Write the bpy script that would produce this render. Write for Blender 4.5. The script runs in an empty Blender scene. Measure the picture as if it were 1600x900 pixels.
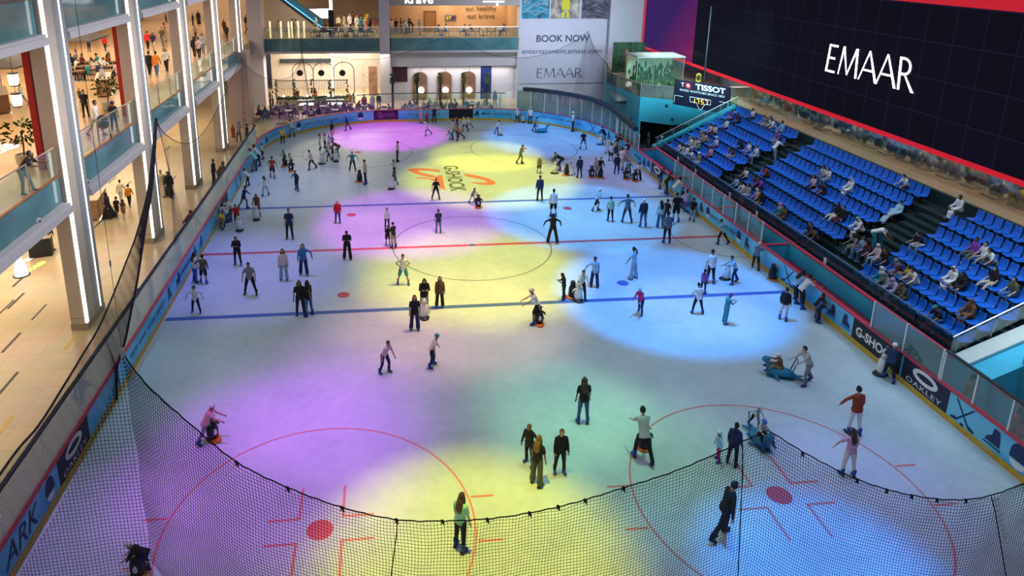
import bpy, bmesh, math, random
from mathutils import Vector, Matrix, Euler
import numpy as np
random.seed(7)
PI = math.pi
SC = bpy.context.scene
COL = SC.collection

# ---------------------------------------------------------------- camera (solved from the rink's markings)
CAM = (-4.98659, -37.00563, 16.1216)
YAW, PITCH, ROLL, FPX, CX, CY = 0.10560863, 0.27010498, 0.00682372, 1102.6675, 709.38157, 230.1095
def _basis():
    cy, sy, cp, sp, cr, sr = math.cos(YAW), math.sin(YAW), math.cos(PITCH), math.sin(PITCH), math.cos(ROLL), math.sin(ROLL)
    f = Vector((sy*cp, cy*cp, -sp)); rt = Vector((cy, -sy, 0)); up = rt.cross(f)
    return cr*rt+sr*up, -sr*rt+cr*up, f
RT, UP, FW = _basis()
CV = Vector(CAM)
cam_d = bpy.data.cameras.new('camera'); cam = bpy.data.objects.new('camera', cam_d); COL.objects.link(cam)
cam.matrix_world = Matrix(((RT.x, UP.x, -FW.x, CAM[0]), (RT.y, UP.y, -FW.y, CAM[1]), (RT.z, UP.z, -FW.z, CAM[2]), (0, 0, 0, 1)))
cam_d.sensor_width = 36.0; cam_d.lens = FPX/1600*36
cam_d.shift_x = (800-CX)/1600; cam_d.shift_y = (CY-450)/1600
cam_d.clip_end = 400
SC.camera = cam
def ray(px, py):
    return RT*((px-CX)/FPX) - UP*((py-CY)/FPX) + FW
def at(px, py, axis, val):
    """the point of the place seen at a pixel of the photograph, on the plane x, y or z = val"""
    r = ray(px, py); t = (val-CV[axis])/r[axis]
    return CV + r*t
def proj(p):
    v = Vector(p)-CV
    return CX+FPX*v.dot(RT)/v.dot(FW), CY-FPX*v.dot(UP)/v.dot(FW)

# ---------------------------------------------------------------- materials
_MC = {}
def mat(name, col, rough=.6, metal=0., noise=0., nscale=4., emit=0., ecol=None, spec=.4, bump=0., bscale=30.):
    if name in _MC: return _MC[name]
    m = bpy.data.materials.new(name); m.use_nodes = True
    nt = m.node_tree; b = nt.nodes['Principled BSDF']
    c = tuple(col)+(1,)
    b.inputs['Base Color'].default_value = c
    b.inputs['Roughness'].default_value = rough; b.inputs['Metallic'].default_value = metal
    b.inputs['Specular IOR Level'].default_value = spec
    if emit:
        b.inputs['Emission Color'].default_value = tuple(ecol or col)+(1,); b.inputs['Emission Strength'].default_value = emit
    tc = None
    if noise:
        tc = nt.nodes.new('ShaderNodeTexCoord'); n = nt.nodes.new('ShaderNodeTexNoise'); n.inputs['Scale'].default_value = nscale; n.inputs['Detail'].default_value = 5
        r = nt.nodes.new('ShaderNodeMapRange'); r.inputs['From Min'].default_value = .3; r.inputs['From Max'].default_value = .7
        r.inputs['To Min'].default_value = 1-noise; r.inputs['To Max'].default_value = 1+noise
        h = nt.nodes.new('ShaderNodeVectorMath'); h.operation = 'SCALE'; h.inputs[0].default_value = col
        nt.links.new(tc.outputs['Object'], n.inputs['Vector']); nt.links.new(n.outputs['Fac'], r.inputs['Value'])
        nt.links.new(r.outputs['Result'], h.inputs['Scale']); nt.links.new(h.outputs['Vector'], b.inputs['Base Color'])
    if bump:
        tc = tc or nt.nodes.new('ShaderNodeTexCoord'); n = nt.nodes.new('ShaderNodeTexNoise'); n.inputs['Scale'].default_value = bscale
        bp = nt.nodes.new('ShaderNodeBump'); bp.inputs['Strength'].default_value = bump; bp.inputs['Distance'].default_value = .02
        nt.links.new(tc.outputs['Object'], n.inputs['Vector']); nt.links.new(n.outputs['Fac'], bp.inputs['Height']); nt.links.new(bp.outputs['Normal'], b.inputs['Normal'])
    _MC[name] = m
    return m
def glass(name, tint=(.8, .9, .88), fac=.08, rough=.03, body=0., bodycol=(.3, .5, .5)):
    """clear pane: transparent, a little mirror, and if asked a share of milky body colour"""
    if name in _MC: return _MC[name]
    m = bpy.data.materials.new(name); m.use_nodes = True; nt = m.node_tree; nt.nodes.clear()
    o = nt.nodes.new('ShaderNodeOutputMaterial'); t = nt.nodes.new('ShaderNodeBsdfTransparent'); t.inputs['Color'].default_value = tuple(tint)+(1,)
    g = nt.nodes.new('ShaderNodeBsdfGlossy'); g.inputs['Roughness'].default_value = rough; g.inputs['Color'].default_value = (1, 1, 1, 1)
    mx = nt.nodes.new('ShaderNodeMixShader'); mx.inputs[0].default_value = fac
    last = t.outputs[0]
    if body:
        d = nt.nodes.new('ShaderNodeBsdfDiffuse'); d.inputs['Color'].default_value = tuple(bodycol)+(1,)
        m2 = nt.nodes.new('ShaderNodeMixShader'); m2.inputs[0].default_value = body
        nt.links.new(t.outputs[0], m2.inputs[1]); nt.links.new(d.outputs[0], m2.inputs[2]); last = m2.outputs[0]
    nt.links.new(last, mx.inputs[1]); nt.links.new(g.outputs[0], mx.inputs[2]); nt.links.new(mx.outputs[0], o.inputs['Surface'])
    _MC[name] = m
    return m
def nodes_mat(name, build):
    if name in _MC: return _MC[name]
    m = bpy.data.materials.new(name); m.use_nodes = True; build(m.node_tree, m.node_tree.nodes['Principled BSDF']); _MC[name] = m
    return m

# ---------------------------------------------------------------- mesh building
class MB:
    def __init__(s): s.v = []; s.f = []; s.mi = []; s.m = 0; s.smooth = []; s.sm = False
    def add(s, vs, fs):
        o = len(s.v); s.v += [tuple(v) for v in vs]
        for f in fs: s.f.append([i+o for i in f]); s.mi.append(s.m); s.smooth.append(s.sm)
        return s
    def box(s, c, d, rz=0., rx=0., ry=0.):
        R = Euler((rx, ry, rz)).to_matrix(); c = Vector(c); h = [x/2 for x in d]
        vs = [c+R@Vector((sx*h[0], sy*h[1], sz*h[2])) for sx in (-1, 1) for sy in (-1, 1) for sz in (-1, 1)]
        return s.add(vs, [(0, 1, 3, 2), (4, 6, 7, 5), (0, 4, 5, 1), (2, 3, 7, 6), (0, 2, 6, 4), (1, 5, 7, 3)])
    def bx(s, x0, x1, y0, y1, z0, z1): return s.box(((x0+x1)/2, (y0+y1)/2, (z0+z1)/2), (abs(x1-x0), abs(y1-y0), abs(z1-z0)))
    def prism(s, poly, vec):
        """polygon (3d points) extruded by vec"""
        n = len(poly); v = Vector(vec); a = [Vector(p) for p in poly]
        return s.add(a+[p+v for p in a], [list(range(n))[::-1], list(range(n, 2*n))]+[(i, (i+1) % n, n+(i+1) % n, n+i) for i in range(n)])
    def loft(s, rings, cap=True):
        n = len(rings[0]); vs = [p for r in rings for p in r]; fs = []
        for k in range(len(rings)-1):
            for i in range(n): fs.append((k*n+i, k*n+(i+1) % n, (k+1)*n+(i+1) % n, (k+1)*n+i))
        if cap: fs += [list(range(n))[::-1], [(len(rings)-1)*n+i for i in range(n)]]
        return s.add(vs, fs)
    def tube(s, pts, r, n=8, cap=True):
        pts = [Vector(p) for p in pts]; rs = r if isinstance(r, (list, tuple)) else [r]*len(pts)
        rings = []; ref = None
        for i, p in enumerate(pts):
            d = (pts[min(i+1, len(pts)-1)]-pts[max(i-1, 0)]); d = d.normalized() if d.length > 1e-9 else Vector((0, 0, 1))
            if ref is None: ref = d.orthogonal().normalized()
            u = (ref-d*ref.dot(d)); u = u.normalized() if u.length > 1e-6 else d.orthogonal().normalized(); ref = u
            w = d.cross(u)
            rings.append([p+(u*math.cos(2*PI*k/n)+w*math.sin(2*PI*k/n))*rs[i] for k in range(n)])
        return s.loft(rings, cap)
    def lathe(s, prof, n=16, c=(0, 0, 0)):
        c = Vector(c); return s.loft([[c+Vector((r*math.cos(2*PI*k/n), r*math.sin(2*PI*k/n), z)) for k in range(n)] for r, z in prof])
    def ell(s, c, r, nu=12, nv=8, R=None, fn=None):
        c = Vector(c); rings = []
        for j in range(nv+1):
            th = PI*(j+.0)/nv; th = min(max(th, .06), PI-.06)
            ring = []
            for k in range(nu):
                d = Vector((math.sin(th)*math.cos(2*PI*k/nu), math.sin(th)*math.sin(2*PI*k/nu), -math.cos(th)))
                q = Vector((d.x*r[0], d.y*r[1], d.z*r[2]))
                if fn: q = fn(q, d)
                if R: q = R@q
                ring.append(c+q)
            rings.append(ring)
        return s.loft(rings)
    def mesh(s, name):
        me = bpy.data.meshes.new(name); me.from_pydata(s.v, [], s.f)
        me.polygons.foreach_set('material_index', s.mi); me.polygons.foreach_set('use_smooth', s.smooth); me.update()
        return me
    def obj(s, name, mats, parent=None, loc=(0, 0, 0), rz=0.):
        return link(name, s.mesh(name), mats, parent, loc, rz)
def link(name, me, mats, parent=None, loc=(0, 0, 0), rz=0.):
    if not isinstance(mats, (list, tuple)): mats = [mats]
    if not me.materials:
        for m in mats: me.materials.append(m)
    o = bpy.data.objects.new(name, me); COL.objects.link(o)
    o.location = loc; o.rotation_euler = (0, 0, rz)
    if parent is not None: o.parent = parent
    return o
def empty(name, loc=(0, 0, 0), rz=0.):
    o = bpy.data.objects.new(name, None); COL.objects.link(o); o.location = loc; o.rotation_euler = (0, 0, rz); o.empty_display_size = .2
    return o
def tag(o, label=None, cat=None, group=None, kind=None):
    if label: o['label'] = label
    if cat: o['category'] = cat
    if group: o['group'] = group
    if kind: o['kind'] = kind
    return o
KIDS = {}
def copy_tree(o, parent=None):
    c = o.copy(); COL.objects.link(c); c.parent = parent
    for ch in o.children: copy_tree(ch, c)
    return c
def text_mesh(s, size=1., extrude=.0, align='CENTER', spacing=1., offset=0., shear=0.):
    cu = bpy.data.curves.new('txt', 'FONT'); cu.body = s; cu.size = size; cu.extrude = extrude; cu.align_x = align; cu.align_y = 'CENTER'
    cu.space_character = spacing; cu.offset = offset; cu.shear = shear; cu.resolution_u = 4
    o = bpy.data.objects.new('txt', cu); COL.objects.link(o)
    me = bpy.data.meshes.new_from_object(o.evaluated_get(bpy.context.evaluated_depsgraph_get()))
    COL.objects.unlink(o); bpy.data.objects.remove(o); bpy.data.curves.remove(cu)
    vs = [v.co.copy() for v in me.vertices]; fs = [list(p.vertices) for p in me.polygons]
    bpy.data.meshes.remove(me)
    return vs, fs
def fit_text(s, width, height, **k):
    """text scaled to a width and a capital height, centred"""
    vs, fs = text_mesh(s, **k)
    x0 = min(v.x for v in vs); x1 = max(v.x for v in vs); y0 = min(v.y for v in vs); y1 = max(v.y for v in vs)
    sx = width/(x1-x0) if width else height/(y1-y0); sy = height/(y1-y0) if height else sx
    return [Vector(((v.x-(x0+x1)/2)*sx, (v.y-(y0+y1)/2)*sy, v.z)) for v in vs], fs
def structure(o): o['kind'] = 'structure'; return o

# ---------------------------------------------------------------- rink outline
RW, RL, RR = 15.0, 30.75, 11.0
def rink_path(off=0., step=.5, s0=None, s1=None):
    """points (x, y, s) of the rink outline: left side from y=-20, far end, right side down to y=-24"""
    pass
_seg = [('l', (-RW, -26.0), (-RW, RL-RR)), ('a', (-RW+RR, RL-RR), PI, PI/2), ('l', (-RW+RR, RL), (RW-RR, RL)), ('a', (RW-RR, RL-RR), PI/2, 0), ('l', (RW, RL-RR), (RW, -26.0))]
def rp(s, off=0.):
    """point and outward normal at arc length s; off moves outward"""
    for g in _seg:
        if g[0] == 'l':
            a, b = Vector(g[1]), Vector(g[2]); L = (b-a).length
            if s <= L or g is _seg[-1]:
                d = (b-a)/L; n = Vector((-d.y, d.x)); p = a+d*s
                return Vector((p.x+n.x*off, p.y+n.y*off, 0)), Vector((n.x, n.y, 0))
            s -= L
        else:
            L = RR*abs(g[3]-g[2])
            if s <= L:
                t = g[2]+(g[3]-g[2])*s/L; n = Vector((math.cos(t), math.sin(t), 0))
                return Vector((g[1][0], g[1][1], 0))+n*(RR+off), n
            s -= L
S_TOT = 2*(26+RL-RR)+PI*RR+2*(RW-RR)
def s_of(px, py, z=.6):
    best = (1e9, 0)
    k = 0.
    while k < S_TOT:
        p, _ = rp(k); p.z = z; q = proj(p); d = (q[0]-px)**2+(q[1]-py)**2
        if (p-CV).dot(FW) > 1 and d < best[0]: best = (d, k)
        k += .1
    return best[1]
def s_right(y): return S_TOT-(y+26.0)
def s_left(y): return y+26.0
def strip(b, s0, s1, z0, z1, o0, o1, step=.8):
    """a wall-like strip along the rink outline between offsets o0 < o1"""
    n = max(1, int(math.ceil((s1-s0)/step))); rings = []
    for i in range(n+1):
        s = s0+(s1-s0)*i/n; a, _ = rp(s, o0); c, _ = rp(s, o1)
        rings.append([Vector((a.x, a.y, z0)), Vector((c.x, c.y, z0)), Vector((c.x, c.y, z1)), Vector((a.x, a.y, z1))])
    b.loft(rings)
def on_board(b, vs, fs, sc, zc, off=-.012):
    out = []
    for v in vs:
        p, n = rp(sc+v.x, off-v.z); out.append(Vector((p.x, p.y, zc+v.y)))
    b.add(out, fs)
# ================================================================ ICE
def ice_build(nt, b):
    tc = nt.nodes.new('ShaderNodeTexCoord'); n1 = nt.nodes.new('ShaderNodeTexNoise'); n1.inputs['Scale'].default_value = .35; n1.inputs['Detail'].default_value = 8; n1.inputs['Roughness'].default_value = .65
    n2 = nt.nodes.new('ShaderNodeTexNoise'); n2.inputs['Scale'].default_value = 3.; n2.inputs['Detail'].default_value = 6
    nt.links.new(tc.outputs['Object'], n1.inputs['Vector']); nt.links.new(tc.outputs['Object'], n2.inputs['Vector'])
    cr = nt.nodes.new('ShaderNodeValToRGB'); cr.color_ramp.elements[0].position = .35; cr.color_ramp.elements[1].position = .68
    cr.color_ramp.elements[0].color = (.50, .56, .60, 1); cr.color_ramp.elements[1].color = (.66, .71, .74, 1)
    ad = nt.nodes.new('ShaderNodeMath'); ad.operation = 'MULTIPLY_ADD'; ad.inputs[1].default_value = .3; 
    nt.links.new(n2.outputs['Fac'], ad.inputs[0]); sb = nt.nodes.new('ShaderNodeMath'); sb.operation = 'MULTIPLY'; sb.inputs[1].default_value = .7
    nt.links.new(n1.outputs['Fac'], sb.inputs[0]); nt.links.new(sb.outputs[0], ad.inputs[2]); nt.links.new(ad.outputs[0], cr.inputs['Fac'])
    nt.links.new(cr.outputs['Color'], b.inputs['Base Color'])
    b.inputs['Roughness'].default_value = .34; b.inputs['Specular IOR Level'].default_value = .12
M_ICE = nodes_mat('ice', ice_build)
M_LBLUE = mat('line_blue', (.07, .14, .42), .5); M_LRED = mat('line_red', (.62, .10, .13), .5); M_LGREY = mat('line_grey', (.10, .13, .2), .5)
M_LCOR = mat('line_coral', (.72, .22, .20), .5); M_ORANGE = mat('logo_orange', (.78, .20, .08), .5); M_DKTXT = mat('logo_dark', (.12, .14, .05), .5)
ice = MB()
N = 260; ring = [rp(S_TOT*i/N, 0.02)[0] for i in range(N+1)]
poly = [(p.x, p.y, 0) for p in ring]
ice.add(poly, [list(range(len(poly)))[::-1]])
ice.add([(p[0], p[1], -.15) for p in poly], [list(range(len(poly)))])
def flat(poly, z, m): ice.m = m; ice.add([(p[0], p[1], z) for p in poly], [list(range(len(poly)))])
def rect(x0, x1, y0, y1, z, m): flat([(x0, y0), (x1, y0), (x1, y1), (x0, y1)], z, m)
def arc(cx, cy, r, w, m, z=.004, a0=0, a1=2*PI, n=72):
    ice.m = m; P = [(cx+rr*math.cos(a0+(a1-a0)*i/n), cy+rr*math.sin(a0+(a1-a0)*i/n), z) for i in range(n+1) for rr in (r-w/2, r+w/2)]
    ice.add(P, [(2*i, 2*i+1, 2*i+3, 2*i+2) for i in range(n)])
def disc(cx, cy, r, m, z=.005): flat([(cx+r*math.cos(2*PI*i/28), cy+r*math.sin(2*PI*i/28)) for i in range(28)], z, m)
rect(-14.9, 14.9, -.14, .14, .003, 2)
rect(-14.9, 14.9, -7.27, -6.97, .003, 1); rect(-14.9, 14.9, 6.97, 7.27, .003, 1)
arc(0, 0, 4.5, .05, 3); disc(0, 0, .16, 3)
arc(15, 0, 3.0, .05, 3, a0=PI/2, a1=3*PI/2, n=40)
for x, y, m in ((-7, -5.45, 2), (7, -5.45, 1), (-7, 5.42, 2), (7, 5.42, 2)): disc(x, y, .3, m)
for sx in (-1, 1):
    for sy, m in ((-1, 4), (1, 3 if sx < 0 else 3)):
        cx, cy = 7*sx, 20*sy; arc(cx, cy, 4.5, .06 if sy < 0 else .05, m)
        if sy < 0:
            disc(cx, cy, .38, 2)
            for hx in (-1, 1):
                for hy in (-1, 1):
                    rect(cx+hx*.6, cx+hx*.68, cy+hy*.45, cy+hy*1.7, .004, 4) if 1 else 0
                    rect(min(cx+hx*.6, cx+hx*1.55), max(cx+hx*.6, cx+hx*1.55), cy+hy*.45-.04, cy+hy*.45+.04, .0045, 4)
        else: disc(cx, cy, .3, 2)
        for hx in (-1, 1):
            for hy in (-.5, .5): rect(min(cx+hx*4.5, cx+hx*5.2), max(cx+hx*4.5, cx+hx*5.2), cy+hy*1.7-.04, cy+hy*1.7+.04, .004, m)
rect(-12.6, 12.6, 26.5, 26.56, .003, 2)
# sponsor writing and swoosh painted in the ice
ga, gb = at(709, 259, 2, 0), at(711, 299, 2, 0); vs, fs = fit_text('G-SHOCK', ga.y-gb.y, 1.15, offset=.02)
gc = (ga+gb)/2; ice.m = 6
ice.add([(gc.x+v.y, gc.y-v.x, .006) for v in vs], fs)
def ipoly(pts, m=5, z=.005):
    q = [at(500+a/5.33, 180+b/5.33, 2, 0) for a, b in pts]; flat([(p.x, p.y) for p in q], z, m)
ipoly([(722, 455), (760, 443), (860, 441), (1000, 458), (1003, 474), (900, 462), (830, 461), (815, 470), (880, 488), (960, 505), (985, 528), (890, 512), (790, 486)])
ipoly([(800, 518), (880, 520), (960, 532), (985, 500), (1018, 500), (1042, 628), (1010, 610), (975, 560), (900, 530), (810, 526)])
ipoly([(1193, 486), (1290, 500), (1400, 525), (1455, 552), (1462, 570), (1430, 582), (1340, 580), (1240, 558), (1340, 562), (1390, 562), (1395, 553), (1330, 532), (1215, 508)])
me = ice.mesh('floor_ice'); 
o = link('floor_ice', me, [M_ICE, M_LBLUE, M_LRED, M_LGREY, M_LCOR, M_ORANGE, M_DKTXT]); structure(o)

# ================================================================ RINK BOARDS
def board_build(nt, b):
    tc = nt.nodes.new('ShaderNodeTexCoord'); n = nt.nodes.new('ShaderNodeTexNoise'); n.inputs['Scale'].default_value = .35; n.inputs['Detail'].default_value = 2
    mp = nt.nodes.new('ShaderNodeMapping'); mp.inputs['Scale'].default_value = (1, 1, 3); mp.inputs['Rotation'].default_value = (.6, .3, 0)
    cr = nt.nodes.new('ShaderNodeValToRGB'); cr.color_ramp.elements[0].position = .38; cr.color_ramp.elements[0].color = (.05, .40, .76, 1); cr.color_ramp.elements[1].position = .6; cr.color_ramp.elements[1].color = (.18, .60, .86, 1)
    nt.links.new(tc.outputs['Object'], mp.inputs['Vector']); nt.links.new(mp.outputs['Vector'], n.inputs['Vector']); nt.links.new(n.outputs['Fac'], cr.inputs['Fac']); nt.links.new(cr.outputs['Color'], b.inputs['Base Color'])
    b.inputs['Roughness'].default_value = .45
M_BOARD = nodes_mat('board_cyan', board_build)
M_KICK = mat('kick_yellow', (.62, .38, .04), .5, noise=.15); M_CAP = mat('cap_red', (.62, .05, .10), .5); M_CAPD = mat('cap_dark', (.03, .035, .05), .5)
M_NAVY = mat('ad_navy', (.012, .012, .045), .5); M_BLACK = mat('ad_black', (.008, .009, .014), .5); M_WTXT = mat('ad_white', (.8, .8, .82), .5)
M_INK = mat('board_ink', (.012, .03, .12), .5); M_INKW = mat('board_white', (.75, .82, .88), .5); M_PURP = mat('ad_purple', (.035, .01, .06), .4, noise=.9, nscale=3)
M_GLASS = glass('rink_glass', (.86, .93, .91), .07, body=.10, bodycol=(.45, .55, .5))
M_GLASSL = glass('rink_glass_ice_sheen', (.86, .93, .90), .05, .15, body=.40, bodycol=(.80, .90, .84))  # pale body colour imitates the bright ice mirrored in these panes
M_GLASSG = glass('rink_glass_green', (.62, .74, .72), .10, body=.45, bodycol=(.20, .30, .29))
M_POST = mat('post_white', (.75, .78, .8), .4, metal=.3)
M_PAD = mat('pad_dark', (.035, .045, .06), .8, noise=.2)
def boards(name, label, s0, s1, gaps=()):
    r = empty(name); tag(r, label, 'rink boards', 'boards round the ice rink')
    b = MB(); strip(b, s0, s1, .02, 1.16, 0, .12); b.obj('board_panel', M_BOARD, r)
    b = MB(); strip(b, s0, s1, .0, .22, -.02, .0); b.obj('kick_plate', M_KICK, r)
    b = MB(); strip(b, s0, s1, 1.16, 1.22, -.03, .15); b.obj('cap_rail', M_CAP, r)
    return r
B_L = boards('rink_boards', 'long cyan rink boards with yellow kick plate below the pillars with light strips', 0, s_left(19.6))
B_F = boards('rink_boards', 'curved far end rink boards in front of the cafe seats', s_left(19.65), s_right(19.8))
B_R = boards('rink_boards', 'long cyan rink boards beside the blue seats and the players bench', s_right(19.75), S_TOT)
def btext(par, s, sc, w, h, zc=.68, m=None, mb=None, **k):
    vs, fs = fit_text(s, w, h, **k); b = MB(); on_board(b, vs, fs, sc, zc); return b.obj('lettering', m or M_INK, par)
def bpanel(par, sa, sb, m, name='banner', z0=.23, z1=1.15):
    b = MB(); strip(b, sa, sb, z0, z1, -.008, 0.); return b.obj(name, m, par)
def helmet_icon(par, sc, z=.70, k=1.):
    b = MB(); P = [Vector((.27*k*math.cos(t), .05*k+.34*k*math.sin(t), 0)) for t in [PI*i/10 for i in range(11)]]+[Vector((-.27*k, -.12*k, 0)), Vector((.27*k, -.12*k, 0))]
    on_board(b, P, [list(range(len(P)))], sc, z)
    b.m = 1; P = [Vector((-.24*k, -.15*k, 0)), Vector((.24*k, -.15*k, 0)), Vector((.2*k, -.3*k, 0)), Vector((.0*k, -.38*k, 0)), Vector((-.2*k, -.3*k, 0))]
    on_board(b, P, [list(range(5))], sc, z); b.obj('helmet_emblem', [M_INK, M_INKW], par)
def skate_icon(par, sc, z=.66, k=1., mir=1):
    P = [(-.12, .33), (.08, .36), (.12, .1), (.3, -.05), (.33, -.17), (-.2, -.17), (-.18, .05)]
    Q = [(-.24, -.22), (.36, -.22), (.4, -.27), (-.26, -.27)]
    b = MB()
    for L in (P, Q): on_board(b, [Vector((x*k*mir, y*k, 0)) for x, y in L], [list(range(len(L)))], sc, z)
    b.obj('skate_emblem', M_INK, par)
def sticks_icon(par, sc, z=.66, k=1.):
    b = MB()
    for m in (1, -1):
        for L in ([(-.42, .42), (-.37, .45), (.28, -.32), (.23, -.36)], [(.22, -.37), (.30, -.28), (.55, -.36), (.52, -.44), (.3, -.42)]):
            on_board(b, [Vector((x*k*m, y*k, 0)) for x, y in L], [list(range(len(L)))], sc, z, -.012-.002*(m > 0))
    on_board(b, [Vector((.09*k*math.cos(2*PI*i/10), -.42*k+.06*k*math.sin(2*PI*i/10), 0)) for i in range(10)], [list(range(10))], sc, z)
    b.obj('crossed_sticks_emblem', M_INK, par)
def oakley(par, sa, sb):
    par = bpanel(par, sa, sb, M_NAVY); sc = (sa+sb)/2; w = abs(sb-sa)
    b = MB(); n = 40; P = []
    for i in range(n):
        t = 2*PI*i/n
        P += [Vector((.62*math.cos(t)*1.0, .27*math.sin(t), 0)), Vector((.42*math.cos(t), .12*math.sin(t), 0))]
    on_board(b, P, [(2*i, 2*i+1, (2*i+3) % (2*n), (2*i+2) % (2*n)) for i in range(n)], sc, .84)
    b.obj('ring_emblem', M_WTXT, par)
    btext(par, 'OAKLEY', sc, min(1.75, w*.8), .2, .40, M_WTXT, spacing=1.1)
def gshock(par, sa, sb, txt='G-SHOCK'):
    par = bpanel(par, sa, sb, M_BLACK); btext(par, txt, (sa+sb)/2, abs(sb-sa)*.84, .42, .68, M_WTXT, offset=.035)
def smudge(par, sc, w, n):
    """a word too small to read in the photograph: a row of short dark strokes"""
    b = MB(); rg = random.Random(int(sc*10)); x = -w/2
    for i in range(n):
        u = w/n*rg.uniform(.5, .8); h = rg.uniform(.07, .10); on_board(b, [Vector((x, -h, 0)), Vector((x+u, -h, 0)), Vector((x+u*.9, h, 0)), Vector((x+u*.1, h, 0))], [[0, 1, 2, 3]], sc, .68); x += w/n
    b.obj('lettering', M_INK, par)
# --- left boards
sp = lambda a, b: s_of(a, b)
oakley(B_L, sp(100, 750), sp(146, 672)); 
helmet_icon(B_L, sp(84, 770)); btext(B_L, 'ARK', sp(36, 838), 1.9, .62, .68, M_INK, shear=.3); btext(B_L, 'RIDE. SLIDE. GLIDE. REPEAT.', sp(229, 510), abs(sp(258, 478)-sp(202, 563))*1.05, .2, .68, M_INK)
skate_icon(B_L, sp(268, 462)); smudge(B_L, sp(286, 420), 3.0, 11); skate_icon(B_L, sp(278, 437), mir=-1)
skate_icon(B_L, sp(306, 396)); skate_icon(B_L, sp(315, 380), mir=-1); bpanel(B_L, sp(352, 331), sp(361, 313), M_NAVY); helmet_icon(B_L, sp(356, 321), .7, .7)
sticks_icon(B_L, sp(372, 290)); skate_icon(B_L, sp(378, 280))
# --- far boards
btext(B_F, 'SKATE THIS WAY', sp(427, 210), 3.2, .24, .68); skate_icon(B_F, sp(415, 218)); helmet_icon(B_F, sp(465, 193)); btext(B_F, 'GRAB YOUR HELMET', sp(501, 188), abs(sp(528, 184)-sp(475, 192)), .24, .70)
helmet_icon(B_F, sp(563, 182)); bpanel(B_F, sp(584, 181), sp(622.5, 180), M_PURP)
b = MB()
for k, (dx, r) in enumerate(((-.5, .33), (.55, .28), (.1, .2))):
    on_board(b, [Vector((dx+r*1.4*math.cos(2*PI*i/16), r*math.sin(2*PI*i/16), 0)) for i in range(16)], [list(range(16))], sp(603, 180), .68, -.011-.001*k)
b.obj('banner_picture', mat('ad_swirl', (.16, .04, .16), .4, noise=.8, nscale=5), B_F)
btext(B_F, "IT'S SKATE O'CLOCK", sp(663, 179), abs(sp(687, 179)-sp(638, 180)), .24, .68)
bpanel(B_F, sp(701, 178), sp(739, 178), M_BLACK)
b = MB()
on_board(b, [Vector(p+(0,)) for p in ((-.5, 0), (-.2, .16), (-.2, .05), (.5, .05), (.5, -.05), (-.2, -.05), (-.2, -.16))], [[0, 1, 2, 5, 6], [2, 3, 4, 5]], sp(759, 178), .68); b.obj('arrow_emblem', M_INK, B_F)
skate_icon(B_F, sp(746, 178), .68, .9, -1); btext(B_F, 'SKATE THIS WAY', sp(792, 179), abs(sp(813, 180)-sp(771, 178)), .24, .68)
btext(B_F, 'KEEP CALM AND SKATE ON', sp(878, 184), abs(sp(912, 189)-sp(845, 180)), .24, .74)
sticks_icon(B_F, sp(929, 196)); skate_icon(B_F, sp(955, 206)); helmet_icon(B_F, sp(968, 213)); 
# --- right boards
smudge(B_R, sp(1003, 238), 1.4, 6); skate_icon(B_R, sp(1013, 246)); helmet_icon(B_R, sp(1020, 252)); oakley(B_R, sp(1024, 256), sp(1042, 270))
skate_icon(B_R, sp(1100, 322)); helmet_icon(B_R, sp(1109, 331), k=.9); btext(B_R, 'SKATE TO THE BEAT', sp(1133, 348), abs(sp(1152, 366)-sp(1114, 334)), .24, .68); helmet_icon(B_R, sp(1157, 370), k=.9); skate_icon(B_R, sp(1170, 379))
sticks_icon(B_R, sp(1233, 432)); skate_icon(B_R, sp(1304, 483), mir=-1); skate_icon(B_R, sp(1325, 500)); gshock(B_R, sp(1331, 515), sp(1407, 573)); oakley(B_R, sp(1410, 572), sp(1482, 628))
sticks_icon(B_R, sp(1505, 650), .68, .95); skate_icon(B_R, sp(1558, 685), .66, 1.1, -1); helmet_icon(B_R, sp(1600, 712), k=1.2)
# --- glass above the boards
def glass_run(par, sa, sb, n, m, z1=2.5, posts=True, rail=None, zfn=None):
    for i in range(n):
        a = sa+(sb-sa)*i/n; c = sa+(sb-sa)*(i+1)/n
        b = MB(); strip(b, min(a, c)+.02, max(a, c)-.02, 1.22, z1, .05, .065, 1.2); b.obj('glass_pane', m, par)
    if posts:
        for i in range(n+1):
            b = MB(); p, nn = rp(sa+(sb-sa)*i/n, .06); b.box((p.x, p.y, (1.22+z1)/2), (.07, .07, z1-1.22), rz=math.atan2(nn.y, nn.x)); b.obj('glass_post', M_POST, par)
    if rail:
        b = MB(); strip(b, min(sa, sb), max(sa, sb), z1, z1+.07, .0, .12); b.obj('glass_top_rail', rail, par)
glass_run(B_L, .2, s_left(19.5), 18, M_GLASSL, 2.55, False, M_PAD)
for i in range(1, 18): p, nn = rp(.2+(s_left(19.5)-.2)*i/18, .06); b = MB(); b.box((p.x, p.y, 1.9), (.025, .025, 1.3)); b.obj('pane_joint', M_POST, B_L)
glass_run(B_F, s_left(19.7), sp(790, 165), 12, glass('rink_glass_clear', (.90, .95, .93), .05), 2.75, False, mat('rail_dark', (.05, .06, .07), .5))
glass_run(B_F, sp(808, 166), s_right(20.0), 9, M_GLASSG, 3.1, True, None)
glass_run(B_R, s_right(19.7), s_right(14.6), 5, M_GLASS, 2.5, True, None)
glass_run(B_R, s_right(7.6), s_right(-3.9), 8, M_GLASS, 2.45, True, None)
glass_run(B_R, s_right(-12.7), s_right(-16.4), 2, M_GLASSG, 2.4, True, None)
glass_run(B_R, s_right(-16.5), s_right(-25.0), 6, M_GLASS, 2.4, True, M_PAD)

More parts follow.
